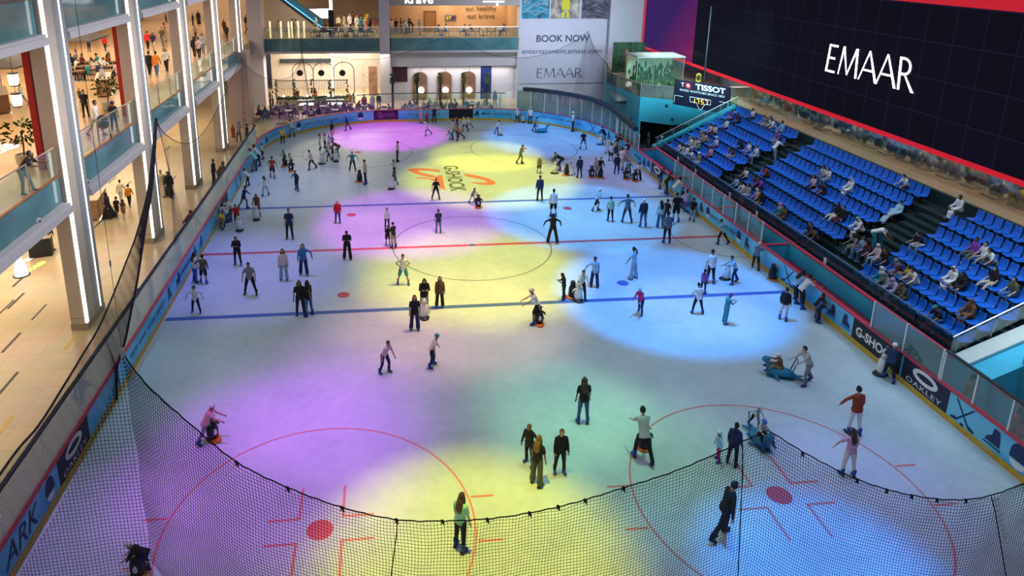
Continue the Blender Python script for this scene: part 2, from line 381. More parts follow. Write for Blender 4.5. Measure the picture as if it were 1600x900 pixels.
b = MB(); sA, sB = sp(818, 166), s_right(15.5); rings = []
for i in range(41):
    t = i/40; s = sA+(sB-sA)*t; zt_ = 3.12-.62*max(0, (t-.45)/.55); a, _ = rp(s, -.10); c, _ = rp(s, .28)
    rings.append([Vector((a.x, a.y, zt_)), Vector((c.x, c.y, zt_)), Vector((c.x, c.y, zt_+.34)), Vector((a.x, a.y, zt_+.34))])
b.loft(rings); b.obj('rail_padding', M_PAD, B_F)
# --- second wall behind the players benches (x = 16.5)
r = tag(empty('bench_wall'), 'cyan wall with red cap behind the players bench in front of the seats', 'wall', None)
M_CY = mat('wall_cyan', (.06, .50, .74), .5, noise=.18, nscale=.5)
b = MB(); b.bx(16.5, 16.62, -20, 15.2, .02, 1.32); b.bx(15.14, 16.5, 14.6, 14.72, .02, 1.2); b.bx(15.14, 16.5, 7.6, 7.7, .02, 1.2); b.bx(15.14, 16.5, -4.2, -4.1, .02, 1.2); b.bx(15.14, 16.5, -12.8, -12.7, .02, 1.2); b.bx(15.14, 16.5, 1.5, 1.6, .02, 1.2); b.obj('wall_panel', M_CY, r)
b = MB(); b.bx(16.46, 16.66, -20, 15.2, 1.32, 1.38)
for y in (14.66, 7.65, -4.15, -12.75, 1.55): b.bx(15.16, 16.46, y-.08, y+.08, 1.2, 1.26)
b.obj('cap_rail', M_CAP, r)
for y0, y1, lb in ((8.2, 14.2, 'long dark red players bench at the far end beside the leaning skaters'), (-3.8, 1.1, 'dark red bench behind the glass beside the SKATE TO THE BEAT board'), (-12.3, -4.6, 'long dark red players bench near the black board with white block capitals')):
    bn = tag(empty('players_bench', (16.1, (y0+y1)/2, 0)), lb, 'bench', 'players benches'); L = y1-y0
    b = MB(); b.box((.05, 0, .47), (.5, L, .06)); b.obj('seat', mat('bench_red', (.22, .015, .04), .5), bn)
    for k in range(4): b = MB(); b.box((.05, -L/2+.3+(L-.6)*k/3, .22), (.4, .08, .44)); b.obj('leg', mat('bench_leg', (.08, .08, .1), .5), bn)
b = MB(); b.bx(15.12, 16.5, -20, 15, -.1, .02); structure(b.obj('floor_bench', mat('rubber', (.05, .02, .03), .8, noise=.3)))
# ================================================================ MALL SIDE (left)
def tile_build(c1, c2, size=1.2, rough=.25):
    def f(nt, b):
        tc = nt.nodes.new('ShaderNodeTexCoord'); br = nt.nodes.new('ShaderNodeTexBrick'); br.offset = 0; br.inputs['Scale'].default_value = 1/size
        br.inputs['Color1'].default_value = c1+(1,); br.inputs['Color2'].default_value = c2+(1,); br.inputs['Mortar'].default_value = (c1[0]*.6, c1[1]*.6, c1[2]*.6, 1); br.inputs['Mortar Size'].default_value = .006; br.inputs['Brick Width'].default_value = 1.; br.inputs['Row Height'].default_value = 1.
        n = nt.nodes.new('ShaderNodeTexNoise'); n.inputs['Scale'].default_value = .5; mx = nt.nodes.new('ShaderNodeMix'); mx.data_type = 'RGBA'; mx.blend_type = 'MULTIPLY'; mx.inputs[0].default_value = .35
        nt.links.new(tc.outputs['Object'], br.inputs['Vector']); nt.links.new(tc.outputs['Object'], n.inputs['Vector']); nt.links.new(br.outputs['Color'], mx.inputs[6]); nt.links.new(n.outputs['Color'], mx.inputs[7]); nt.links.new(mx.outputs[2], b.inputs['Base Color'])
        b.inputs['Roughness'].default_value = rough; b.inputs['Specular IOR Level'].default_value = .35
    return f
M_TILE = nodes_mat('floor_tile', tile_build((.60, .46, .29), (.56, .43, .27)))
M_TILE1 = nodes_mat('floor_tile_warm', tile_build((.62, .42, .24), (.60, .40, .22), 1.6))
M_TAN = mat('pillar_tan', (.50, .43, .37), .5, noise=.05, nscale=1.); M_GREYM = mat('pillar_metal', (.30, .33, .36), .4, metal=.2)
M_LED = mat('led_white', (1, .93, .85), emit=2.6, ecol=(1, .93, .85)); M_SLIT = mat('floor_slit', (.02, .02, .03), .5)
M_FASC = mat('fascia_glass', (.075, .185, .215), .06, noise=.25, nscale=.6, spec=.4); M_WHITE = mat('ledge_white', (.44, .43, .47), .5); M_CEIL = mat('ceiling_white', (.6, .57, .52), .8)
M_RAILG = glass('rail_glass', (.84, .92, .9), .10, body=.06); M_STEEL = mat('steel', (.55, .53, .5), .3, metal=.8); M_WOODT = mat('wood_trim', (.20, .09, .05), .5); M_RED = mat('wall_red', (.40, .012, .02), .5)
b = MB(); b.bx(-60, -15.12, -34, 90, -.2, 0); b.bx(-15.12, 26, 31.2, 90, -.2, 0)
b.m = 1
rr = random.Random(3)
for i in range(46):
    x = -19 - rr.random()*14; y = -14+rr.random()*34; b.bx(x, x+.09, y, y+1.5, .0, .004)
for (px, py) in ((25, 470), (18, 535), (12, 600), (32, 437), (238, 275), (262, 232)):
    p = at(px, py, 2, 0); b.bx(p.x-.06, p.x+.06, p.y-.8, p.y+.8, 0, .005)
b.m = 2
for (px, py) in ((8, 665), (108, 537)): p = at(px, py, 2, 0); b.bx(p.x-.07, p.x+.07, p.y-.5, p.y+.5, 0, .005)
structure(b.obj('floor_mall', [M_TILE, M_SLIT, M_KICK]))
def slab(name, z0, z1, ft, x0=-18.36, far=True):
    b = MB(); b.bx(-60, x0, -34, 39.9, z0+.02, z1); b.bx(-60, -18.0, 39.9, 90, z0+.02, z1); structure(b.obj('floor_'+name, [ft]))
slab('level_one', 5.6, 7.1, M_TILE1); slab('level_two', 12.6, 14.2, M_TILE1)
b = MB(); b.bx(-60, -18.6, -34, 39.8, 5.56, 5.62); b.bx(-60, -18.6, -34, 39.8, 12.52, 12.6); structure(b.obj('ceiling_mall', M_CEIL))
for z0, nm in ((0, 'lower'), (7.1, 'upper')):
    b = MB(); b.bx(-38.4, -38, -34, 90, z0+.0, z0+5.4); structure(b.obj('wall_left_'+nm, mat('shop_wall', (.55, .40, .27), .6, noise=.25, nscale=.4)))
PY = [-17.25, -7.72, 1.83, 11.37, 20.95, 30.5]
for i, y in enumerate(PY):
    if i == 0: continue
    lab = ['', 'tan pillar with two light strips, first from the camera', 'tan pillar with two light strips, second from the camera', 'tan pillar with two light strips, third from the camera', 'tan pillar with two light strips, fourth from the camera', 'tan pillar with light strip at the far corner of the rink'][i]
    r = tag(empty('pillar', (-18, y, 0)), lab, 'pillar', 'pillars along the mall side')
    b = MB(); b.bx(-.68, .0, 0, .9, 0, 20); b.obj('shaft', M_TAN, r)
    b = MB(); b.bx(-.68, -.0, .902, 1.95, 0, 20); b.obj('metal_fin', M_GREYM, r)
    zb = .35 if i < 5 else 6.6
    for y0, w, nm in ((-.03, .15, 0), (1.52, .05, 1)):
        b = MB(); z = zb
        while z < 20: z2 = min(20, z+2.35); b.bx(-.07 if nm == 0 else .0, .03, y0, y0+w, z, z2-.03); z = z2
        b.obj('light_strip', M_LED, r)
    b = MB(); b.bx(-.70, .02, -.02, 1.97, .0, .3); b.bx(-.69, .012, -.012, 1.96, .56, .585); b.obj('plinth', mat('plinth', (.33, .25, .19), .5), r)
bays = [(-24.5, -9.77), (-5.76, 1.80), (3.80, 11.3), (13.35, 20.9), (22.9, 30.4)]
for i, (y0, y1) in enumerate([(-24.5, -7.8)]+bays[1:]):
    nb = ['nearest the camera', 'behind the second pillar', 'behind the third pillar', 'behind the fourth pillar', 'in the far corner'][i]
    for z, h, nm in ((5.55, 1.55, 'first'), (12.5, 1.75, 'second')):
        r = tag(empty('balcony_edge', (-18, y0, z)), '%s floor teal glass balcony edge with white ledge, bay %s' % (nm, ['nearest the camera', 'between first and second pillar', 'between second and third pillar', 'between third and fourth pillar', 'in the far corner'][i]), 'balcony edge', 'balcony edges on the mall side'); L = y1-y0
        b = MB(); b.bx(-.30, -.26, 0, L, .42, h); b.obj('fascia_glass', M_FASC, r)
        b = MB(); b.bx(-.35, .14, 0, L, 0, .30); b.bx(-.3, .06, 0, L, .30, .42); b.obj('ledge', M_WHITE, r)
        b = MB(); b.bx(-.34, -.20, 0, L, h, h+.05); b.obj('wood_trim', M_WOODT, r)
    if i < 5:
        r = tag(empty('glass_railing', (-18.27, y0, 7.15)), 'glass railing with steel handrail, bay %s' % ['nearest the camera', 'between first and second pillar', 'between second and third pillar', 'between third and fourth pillar', 'in the far corner'][i], 'railing', 'first floor railings on the mall side'); L = y1-y0
        n = max(2, round(L/2.4))
        for k in range(n): b = MB(); b.bx(-.01, .01, L*k/n+.05, L*(k+1)/n-.05, .08, 1.12); b.obj('glass_pane', M_RAILG, r)
        for k in range(n+1): b = MB(); b.box((0, min(max(L*k/n, .04), L-.04), .6), (.05, .05, 1.15)); b.obj('post', M_STEEL, r)
        b = MB(); b.tube([(0, 0, 1.2), (0, L, 1.2)], .035); b.obj('handrail', M_STEEL, r)
for xa, xb, yy, px in ((56, 78, 170, 0), (190, 207, 110, 1)):
    y = at(xa, yy, 0, -19.2).y; FW2 = at(xb, yy, 0, -19.2).y-y
    r = tag(empty('red_wall_fin', (-19.2, y, 7.1)), ('tall red wall fin behind the man in black at the railing', 'tall red wall fin beside the pram and the green plant')[px], 'wall fin', None)
    b = MB(); b.bx(-.25, .0, .0, FW2, 0, 5.4); b.obj('panel', M_RED, r)
# speaker / camera discs on the fascia
for px, py, lb in ((61, 347, 'white round speaker on the teal balcony edge beside the first pillar'), (137, 286, 'small round white speaker on the balcony edge between first and second pillar')):
    p = at(px, py, 0, -18.2); r = tag(empty('round_speaker', (-18.26, p.y, p.z)), lb, 'speaker'); b = MB(); b.tube([(0, 0, 0), (.09, 0, 0)], .17, 18); b.obj('housing', M_WHITE, r); b = MB(); b.tube([(.09, 0, 0), (.11, 0, 0)], .08, 14); b.obj('cone', M_BLACK, r)

# ---- shops along the back of both floors: lit signs, shelves of goods, facades
M_WARM = mat('shop_light', (1, .72, .42), emit=2.2, ecol=(1, .68, .38)); M_WARM2 = mat('shop_light_white', (1, .9, .75), emit=2.5, ecol=(1, .88, .7))
shopc = [((.35, .2, .1), (.5, .32, .18)), ((.1, .08, .07), (.4, .28, .2)), ((.5, .4, .3), (.3, .12, .08)), ((.2, .12, .06), (.6, .45, .3))]
signs = ['CAFE', 'MODA', 'BAKERY', 'OPTIC', 'BLOOM', 'TEA', 'SHOES', 'BOOKS', 'JEWELS', 'TOYS', 'SILK', 'HOME']
k = 0
for z0 in (0, 7.1):
    for j in range(9):
        y = -14+9*j
        if y > 70: break
        nm = 'shop_front'
        r = tag(empty(nm, (-37.9, y, z0)), 'lit shop front number-free, %s floor, %s' % ('ground' if z0 == 0 else 'first', ['beside the near corner', 'behind the first pillar', 'behind the second pillar', 'across from the third pillar', 'across from the fourth pillar', 'near the far corner', 'past the far corner', 'deep in the far hall', 'at the end of the far hall'][j]), 'shop', 'shop fronts in the mall')
        r['label'] = r['label'].replace(' number-free', '')
        c = shopc[k % 4]
        b = MB(); b.bx(0, .3, 0, .4, 0, 4.6); b.bx(0, .3, 8.4, 8.8, 0, 4.6); b.bx(0, .45, 0, 8.8, 3.6, 4.7); b.obj('frame', mat('shop_frame%d' % (k % 4), c[0], .5), r)
        b = MB(); b.bx(.46, .5, .4, 8.4, 3.72, 3.8); b.obj('sign_light', M_WARM2, r)
        for q in range(3):
            w = MB(); w.bx(.32, .7, .9+2.5*q, 2.7+2.5*q, .2, .35); w.bx(.32, .7, .9+2.5*q, 2.7+2.5*q, 1.2, 1.3); w.bx(.32, .7, .9+2.5*q, 2.7+2.5*q, 2.2, 2.3); SH = w.obj('shelf', mat('shelf_wood', (.35, .2, .1), .5), r)
            w = MB()
            for e in range(12): w.m = e % 4; w.box((.5, 1.05+2.5*q+.3*(e % 6), (.55 if e < 6 else 1.5)), (.22, .2, .35+.1*(e % 3)))
            w.obj('goods', [mat('goods%d' % g, cc, .6) for g, cc in enumerate(((.5, .1, .08), (.1, .25, .4), (.7, .6, .3), (.3, .1, .3)))], SH)
        b = MB(); b.bx(.04, .06, .4, 8.4, 2.5, 3.6); b.obj('light_panel', M_WARM, r)
        k += 1
# ---- first floor cafe by the pillar: parasol, counter, planters, tables
CAFE_Z = 7.1
def plant(loc, h, label, z0=0., lf=(.10, .17, .04), n=90, spread=.75, pot=True, name='potted_plant'):
    rg = random.Random(int(loc[0]*31+loc[1]*7)); r = tag(empty(name, (loc[0], loc[1], loc[2])), label, 'plant')
    if pot: b = MB(); b.lathe([(.24, 0), (.32, .1), (.36, .5), (.3, .5), (.28, .42)], 12); b.obj('pot', mat('pot_white', (.5, .48, .45), .6), r)
    b = MB(); b.tube([(0, 0, .4 if pot else 0), (.05, 0, h*.5), (0, .03, h*.8)], .035, 6); b.obj('stem', mat('stem_brown', (.12, .07, .03), .7), r)
    b = MB()
    for i in range(n):
        a = rg.random()*2*PI; e = rg.random(); rad = spread*(.3+.7*rg.random()); z = h*(.5+.5*e); c = Vector((math.cos(a)*rad*(1.1-abs(e-.5)), math.sin(a)*rad*(1.1-abs(e-.5)), z))
        R = Euler((rg.uniform(-1, 1), rg.uniform(-1, 1), a)).to_matrix(); L = .28
        b.add([c+R@Vector(v) for v in ((0, 0, 0), (L*.5, .07, .05), (L, 0, .0), (L*.5, -.07, .05), (L*.5, 0, -.02))], [(0, 1, 2, 4), (0, 4, 2, 3), (0, 3, 2, 1)])
    b.obj('foliage', mat('foliage', lf, .6, noise=.4, nscale=6), r); return r
plant(tuple(at(40, 258, 2, 7.1))[:2]+(7.1,), 1.9, 'green potted plant behind the man in black at the railing')
plant(tuple(at(170, 172, 2, 7.1))[:2]+(7.1,), 1.9, 'green potted plant beside the red fin and the pram')
def parasol(loc, label, rad=2.6, h=3.0, col=(.10, .10, .12)):
    r = tag(empty('parasol', loc), label, 'parasol', 'grey parasols of the first floor cafe')
    b = MB(); b.tube([(0, 0, 0), (0, 0, h)], .04); b.obj('pole', M_STEEL, r)
    b = MB(); b.loft([[Vector((rr2*math.cos(PI/4+PI/2*i), rr2*math.sin(PI/4+PI/2*i), z)) for i in range(4)] for rr2, z in ((rad, h-.55), (rad, h-.45), (.08, h+.25))]); b.obj('canopy', mat('canopy_grey', col, .8), r)
    b = MB(); b.box((0, 0, .05), (.6, .6, .1)); b.obj('base', M_STEEL, r)
c = at(128, 118, 2, 7.1); parasol((c.x-1, c.y+2, 7.1), 'large dark grey parasol over the first floor cafe between first and second pillar')
c = at(8, 170, 2, 7.1); parasol((c.x-.5, c.y+1, 7.1), 'large dark grey parasol behind the lanterns near the picture corner')
def counter(loc, L, label, rz=0., h=1.1, col=(.30, .17, .07), d=.8):
    r = tag(empty('counter', loc, rz), label, 'counter')
    b = MB(); b.bx(-d/2, d/2, 0, L, 0.08, h); b.obj('body', mat('counter_wood%.2f' % col[0], col, .5, noise=.2, nscale=5), r)
    b = MB(); b.bx(-d/2-.05, d/2+.05, -.05, L+.05, h, h+.05); b.obj('top', mat('counter_top', (.45, .38, .3), .3), r)
    b = MB(); b.bx(d/2, d/2+.02, 0, L, .0, .05); b.obj('base_light', M_WARM2, r)
    return r
c = at(163, 152, 2, 7.1); counter((c.x, c.y, 7.1), 3.0, 'curved wooden cafe counter with plants beside the second pillar', .3)
c = at(20, 165, 2, 7.1); counter((c.x+.6, c.y-2.4, 7.1), 2.8, 'slatted dark wooden counter below the hanging lanterns', .5, col=(.12, .06, .03))
c = at(150, 340, 2, 0); counter((c.x, c.y-.6, 0), 2.6, 'wooden kiosk with glowing base beside the woman in a black abaya', .15, 1.3)
def lantern(px, py, x, label):
    p = at(px, py, 0, x); r = tag(empty('hanging_lantern', (p.x, p.y, p.z)), label, 'lantern', 'hanging lanterns')
    b = MB(); b.loft([[Vector((rr2*math.cos(2*PI*i/10), rr2*math.sin(2*PI*i/10), z)) for i in range(10)] for rr2, z in ((.2, -.3), (.26, 0), (.24, .3))]); b.obj('shade', mat('lantern_glow', (1, .85, .6), emit=2.2, ecol=(1, .78, .5)), r)
    b = MB(); b.tube([(0, 0, .3), (0, 0, 12.5-p.z)], .012, 5); b.obj('cord', M_BLACK, r)
    b = MB(); b.tube([(0, 0, .29), (0, 0, .36)], .25, 10); b.tube([(0, 0, -.36), (0, 0, -.3)], .2, 10); b.obj('rim', M_BLACK, r)
lantern(21, 124, -24, 'upper of the two hanging lanterns beside the first red fin'); lantern(26, 156, -23.5, 'lower of the two hanging lanterns beside the first red fin')
def chair(loc, rz, col, label, group, arm=False, z=0.):
    key = ('chair', col, arm)
    if key not in KIDS:
        mt = mat('chair_%.2f_%.2f' % (col[0], col[2]), col, .6)
        r = empty('armchair' if arm else 'cafe_chair')
        if arm:
            b = MB(); b.sm = True; rings = []
            for zz, s in ((.28, .8), (.34, 1), (.46, 1.02)): rings.append([Vector((.31*s*math.cos(2*PI*i/14), .29*s*math.sin(2*PI*i/14), zz)) for i in range(14)])
            b.loft(rings); b.obj('seat', mt, r)
            b = MB(); b.sm = True; n = 14
            for i in range(n):
                pass
            ring = []
            for i in range(n+1):
                a = -.35+(PI+.7)*i/n; hgt = .62+.30*max(0, math.sin(a)); u = Vector((math.cos(a), math.sin(a), 0))
                ring.append([u*.30+Vector((0, 0, .34)), u*.36+Vector((0, 0, .34)), u*.42+Vector((0, 0, hgt)), u*.36+Vector((0, 0, hgt))])
            b.loft(ring); b.obj('backrest', mt, r)
        else:
            b = MB(); b.box((0, 0, .45), (.42, .42, .05)); b.obj('seat', mt, r)
            b = MB(); b.box((0, .2, .7), (.42, .04, .42), rx=-.12); b.obj('backrest', mt, r)
        for sx in (-1, 1):
            for sy in (-1, 1): b = MB(); b.tube([(sx*.17, sy*.17, .44 if not arm else .3), (sx*.2, sy*.2, 0)], .018, 6); b.obj('leg', M_BLACK, r)
        KIDS[key] = r; c = r
    else: c = copy_tree(KIDS[key])
    c.location = (loc[0], loc[1], z); c.rotation_euler = (0, 0, rz); c['label'] = label; c['category'] = 'chair'; c['group'] = group
    return c
def table(loc, label, group, z=0., r=.38, h=.74, col=(.6, .58, .55)):
    key = ('table', r, h, col)
    if key not in KIDS:
        t = empty('cafe_table'); b = MB(); b.tube([(0, 0, h-.04), (0, 0, h)], r, 20); b.obj('table_top', mat('table_top%.2f' % col[0], col, .3), t)
        b = MB(); b.tube([(0, 0, .02), (0, 0, h-.04)], .035, 8); b.obj('pedestal', M_BLACK, t); b = MB(); b.tube([(0, 0, 0), (0, 0, .03)], .24, 14); b.obj('base', M_BLACK, t); KIDS[key] = t; c = t
    else: c = copy_tree(KIDS[key])
    c.location = (loc[0], loc[1], z); c['label'] = label; c['category'] = 'table'; c['group'] = group
    return c
# pram beside the second pillar's railing
c = at(164, 216, 2, 7.1); r = tag(empty('pram', (c.x, c.y, 7.1), .4), 'dark pram behind the first floor glass railing beside the man in white', 'pram')
b = MB(); b.sm = True; b.ell((0, 0, .72), (.28, .42, .24)); b.obj('carrycot', M_BLACK, r)
b = MB(); b.sm = True; b.ell((0, .2, .88), (.27, .26, .28)); b.obj('hood', mat('hood_dark', (.03, .03, .05), .7), r)
b = MB(); b.tube([(-.24, .4, .2), (-.24, -.55, 1.0), (.24, -.55, 1.0), (.24, .4, .2)], .02, 6); b.tube([(-.24, -.3, .2), (-.24, .2, .7)], .02, 6); b.tube([(.24, -.3, .2), (.24, .2, .7)], .02, 6); b.obj('frame', M_STEEL, r)
for sx in (-1, 1):
    for sy in (-.34, .4): b = MB(); b.tube([(sx*.25, sy, .15), (sx*.29, sy, .15)], .15, 14); b.obj('wheel', M_BLACK, r)
# flower display on the cafe counter
c = at(160, 120, 2, 8.2); r = tag(empty('flower_vase', (c.x, c.y, 8.2)), 'vase of white flowers on the first floor cafe counter', 'flowers')
b = MB(); b.lathe([(.12, 0), (.2, .2), (.1, .5)], 10); b.obj('vase', M_WHITE, r); b = MB(); b.sm = True; rg = random.Random(1)
for i in range(40): a = rg.random()*6.3; e = rg.random(); b.ell((math.cos(a)*.55*e, math.sin(a)*.55*e, .75+.35*(1-e)), (.07, .07, .06), 6, 4)
b.obj('flower', mat('petal', (.7, .68, .62), .7), r)
# glowing marks on the mall floors, too small to read in the photograph
def glow_marks(px, py, z, w, n, m, label, rows=1, seed=1):
    c = at(px, py, 2, z+.01); b = MB(); rg = random.Random(seed); R = Matrix.Rotation(PI*.5-.25, 3, 'Z')
    for q in range(rows):
        x = -w/2
        for i in range(n):
            u = w/n*rg.uniform(.45, .85); h = rg.uniform(.10, .2); y = q*.42+rg.uniform(-.04, .04); s_ = rg.uniform(-.05, .05)
            b.add([R@Vector(v) for v in ((x, y-h, 0), (x+u, y-h, 0), (x+u+s_, y+h, 0), (x+s_, y+h, 0))], [[0, 1, 2, 3]]); x += w/n
    o = b.obj('floor_lettering', mat('glow%.1f' % m[0], m, emit=1.2, ecol=m)); o.location = (c.x, c.y, z+.012); tag(o, label, 'lettering')
glow_marks(45, 405, 0, 1.7, 9, (1, 1, 1), 'white glowing letters on the tan ground floor')
glow_marks(50, 420, 0, 1.9, 12, (.6, .9, .15), 'green glowing letters on the tan ground floor', seed=2)
glow_marks(16, 232, 7.1, 1.5, 7, (1, .95, .9), 'white glowing letters on the first floor tiles beside the plant', 3, 3)
c = at(34, 430, 2, 0); r = tag(empty('glowing_figure', (c.x, c.y, 0), .4), 'white glowing floor sign shaped like a dress', 'sign'); b = MB(); b.lathe([(.34, 0), (.26, .5), (.12, .9), (.16, 1.2), (.06, 1.35)], 12); b.obj('shade', mat('glow1.0', (1, 1, 1), emit=1.2, ecol=(1, 1, 1)), r); b = MB(); b.tube([(0, 0, 0), (0, 0, .04)], .4, 12); b.obj('base', M_BLACK, r)
c = at(66, 398, 2, 0); r = tag(empty('kiosk_box', (c.x, c.y, 0), .3), 'black box kiosk beside the man below the teal balcony edge', 'kiosk'); b = MB(); b.bx(-.55, .55, -.4, .4, .04, 1.05); b.obj('body', M_BLACK, r); b = MB(); b.bx(-.58, .58, -.43, .43, 1.05, 1.1); b.obj('top', mat('counter_top', (.45, .38, .3), .3), r)
# ================================================================ FAR END (y = 40)
M_WALLP = mat('wall_pale', (.52, .50, .55), .7, noise=.06, nscale=.3); M_PEACH = mat('wall_peach', (.62, .42, .28), .6, noise=.06)
b = MB(); b.bx(-18, 10.3, 40.0, 62, 5.62, 7.08); structure(b.obj('floor_far_level', M_TILE1))
b = MB(); b.bx(-18, 10.3, 40.1, 62, 5.5, 5.62); structure(b.obj('ceiling_far', M_CEIL))
for x0, x1, lb in ((-17.6, -5.0, 'teal glass balcony edge at the far end below the escalator and diners'), (-3.9, 10.2, 'teal glass balcony edge at the far end below the lit peach wall')):
    r = tag(empty('balcony_edge', (x0, 40, 5.5)), lb, 'balcony edge', None); L = x1-x0 if x0 < -10 else x1-x0
    L = (13.8 if x0 < -10 else L)
    b = MB(); b.bx(0, L, -.08, 0, .22, 1.6); b.obj('fascia_glass', M_FASC, r); b = MB(); b.bx(0, L, -.14, .1, -.02, .22); b.obj('ledge', M_WHITE, r)
    r = tag(empty('glass_railing', (x0, 40, 7.1)), lb.replace('teal glass balcony edge', 'glass railing').replace('below', 'before'), 'railing', None); L2 = x1-x0
    n = int(L2/2.3)
    for k in range(n): b = MB(); b.bx(L2*k/n+.04, L2*(k+1)/n-.04, -.01, .01, .05, 1.05); b.obj('glass_pane', M_RAILG, r)
    for k in range(n+1): b = MB(); b.box((L2*k/n, 0, .58), (.05, .05, 1.1)); b.obj('post', M_STEEL, r)
    b = MB(); b.tube([(0, 0, 1.14), (L2, 0, 1.14)], .035); b.obj('handrail', M_STEEL, r)
b = MB(); b.bx(-5.0, -3.9, 39.6, 40.6, 0, 14); structure(b.obj('column_far', M_WALLP))
b = MB(); b.bx(-18.6, -17.2, 38.6, 40.4, 0, 14); structure(b.obj('column_corner', M_WALLP))
b = MB(); b.bx(-19.3, -17.4, 30.4, 32.6, 0, 7.0); structure(b.obj('column_block', mat('block_pink', (.42, .32, .30), .6)))
# upper sign band and restaurant
r = tag(empty('sign_band', (-3.9, 40, 10.55)), 'grey sign band with glowing white rounded lettering above the restaurant', 'sign')
b = MB(); b.bx(-1.2, 14.1, -.15, .4, 0, 2.4); b.obj('panel', mat('band_grey', (.36, .33, .32), .6), r)
M_NEON = mat('neon_white', (1, 1, 1), emit=3.5, ecol=(1, .96, .93))
vs, fs = fit_text('krave', 3.0, None, offset=.01); b = MB(); b.add([Vector((v.x+3.2, -.17, v.y+.72)) for v in vs], fs); b.obj('lettering', M_NEON, r)
b = MB(); b.bx(10.1, 12.4, -.18, -.15, .35, .48); b.bx(11.55, 11.75, -.18, -.15, -.05, .5); b.obj('emblem_bar', M_NEON, r)
b = MB(); b.bx(-3.9, 10.2, 46.0, 46.3, 7.1, 12); structure(b.obj('wall_restaurant', M_PEACH))
b = MB(); b.bx(-4.4, -3.9, 40.6, 46, 7.1, 12); b.bx(10.0, 10.3, 40.1, 46, 7.1, 12); structure(b.obj('wall_restaurant_side', M_PEACH))
b = MB(); b.bx(-18, 10.3, 40.4, 62, 12, 12.3); structure(b.obj('ceiling_restaurant', M_CEIL))
r = tag(empty('wall_lettering', (6.9, 45.95, 9.25)), 'two lines of brown script words on the lit peach wall', 'lettering')
for t, z in (('eat healthy', .45), ('eat krave', -.35)):
    vs, fs = fit_text(t, 3.6 if z > 0 else 3.2, None); b = MB(); b.add([Vector((v.x, -.02, v.y+z)) for v in vs], fs); b.obj('lettering', mat('script_brown', (.10, .06, .02), .5), r)
p = at(672, 35, 1, 46); r = tag(empty('door', (p.x, 45.95, 7.1)), 'wooden door in the peach wall of the upper restaurant', 'door'); b = MB(); b.bx(-.6, .6, -.06, 0, 0, 2.3); LF = b.obj('leaf', mat('door_wood', (.35, .18, .08), .5), r)
b = MB(); b.bx(-.7, -.6, -.1, 0, 0, 2.4); b.bx(.6, .7, -.1, 0, 0, 2.4); b.bx(-.7, .7, -.1, 0, 2.3, 2.4); b.obj('frame', mat('door_frame', (.2, .1, .05), .5), r); b = MB(); b.box((.45, -.1, 1.05), (.12, .05, .05)); b.obj('handle', M_STEEL, LF)
p = at(704, 28, 1, 46); r = tag(empty('wall_picture', (p.x, 45.93, p.z)), 'small bright fruit picture on the lit peach wall', 'picture'); b = MB(); b.bx(-.65, .65, -.04, 0, -.32, .32); b.obj('panel', mat('picture_blue', (.1, .15, .3), .5), r)
b = MB(); 
for i, (x, z, m) in enumerate(((-.35, 0, 0), (-.1, .05, 0), (.2, -.05, 1), (.45, .05, 1))): b.m = m; b.tube([(x, -.05, z), (x, -.06, z)], .2, 10)
b.obj('print', [mat('fruit_yellow', (.7, .6, .05), .5), mat('fruit_berry', (.12, .05, .3), .5)], r)
# left part of the upper level: escalator, screens, crowd wall
b = MB(); b.bx(-36, -4.4, 61, 61.3, 7.1, 14); structure(b.obj('wall_far_upper', mat('far_upper', (.5, .38, .28), .7, noise=.2, nscale=.3)))
p0 = at(495, 52, 1, 46); p1 = at(432, 0, 1, 50)
r = tag(empty('escalator'), 'blue lit escalator rising behind the far upper balcony', 'escalator')
a = Vector((p0.x+.6, 46.5, 7.1)); c = Vector((p1.x-1.2, 48.0, 12.0)); d = c-a
b = MB(); sid = Vector((0, 1.3, 0))
b.loft([[a, a+sid, a+sid+Vector((0, 0, .35)), a+Vector((0, 0, .35))], [c, c+sid, c+sid+Vector((0, 0, .35)), c+Vector((0, 0, .35))]]); b.obj('steps', mat('step_dark', (.03, .04, .06), .4), r)
for q in (0, 1): b = MB(); s = sid*q; b.loft([[a+s+Vector((0, -.06, .3)), a+s+Vector((0, .06, .3)), a+s+Vector((0, .06, 1.2)), a+s+Vector((0, -.06, 1.2))], [c+s+Vector((0, -.06, .3)), c+s+Vector((0, .06, .3)), c+s+Vector((0, .06, 1.2)), c+s+Vector((0, -.06, 1.2))]]); b.obj('balustrade', mat('balustrade_blue', (.02, .16, .3), .3), r); b = MB(); b.tube([a+s+Vector((0, 0, 1.25)), c+s+Vector((0, 0, 1.25))], .06); b.obj('handrail', M_BLACK, r)
b = MB(); b.tube([a+Vector((0, -.1, .5)), c+Vector((0, -.1, .5))], .05); b.obj('light_strip', mat('escalator_light', (.1, .5, .9), emit=1.5, ecol=(.15, .6, 1)), r)
b = MB(); b.prism([a+Vector((0, 0, -.0)), c, Vector((c.x, c.y, 7.1)), Vector((c.x, c.y, 7.1))][:3], (0, 1.3, 0)); b.obj('underside', mat('esc_under', (.45, .42, .4), .6), r)
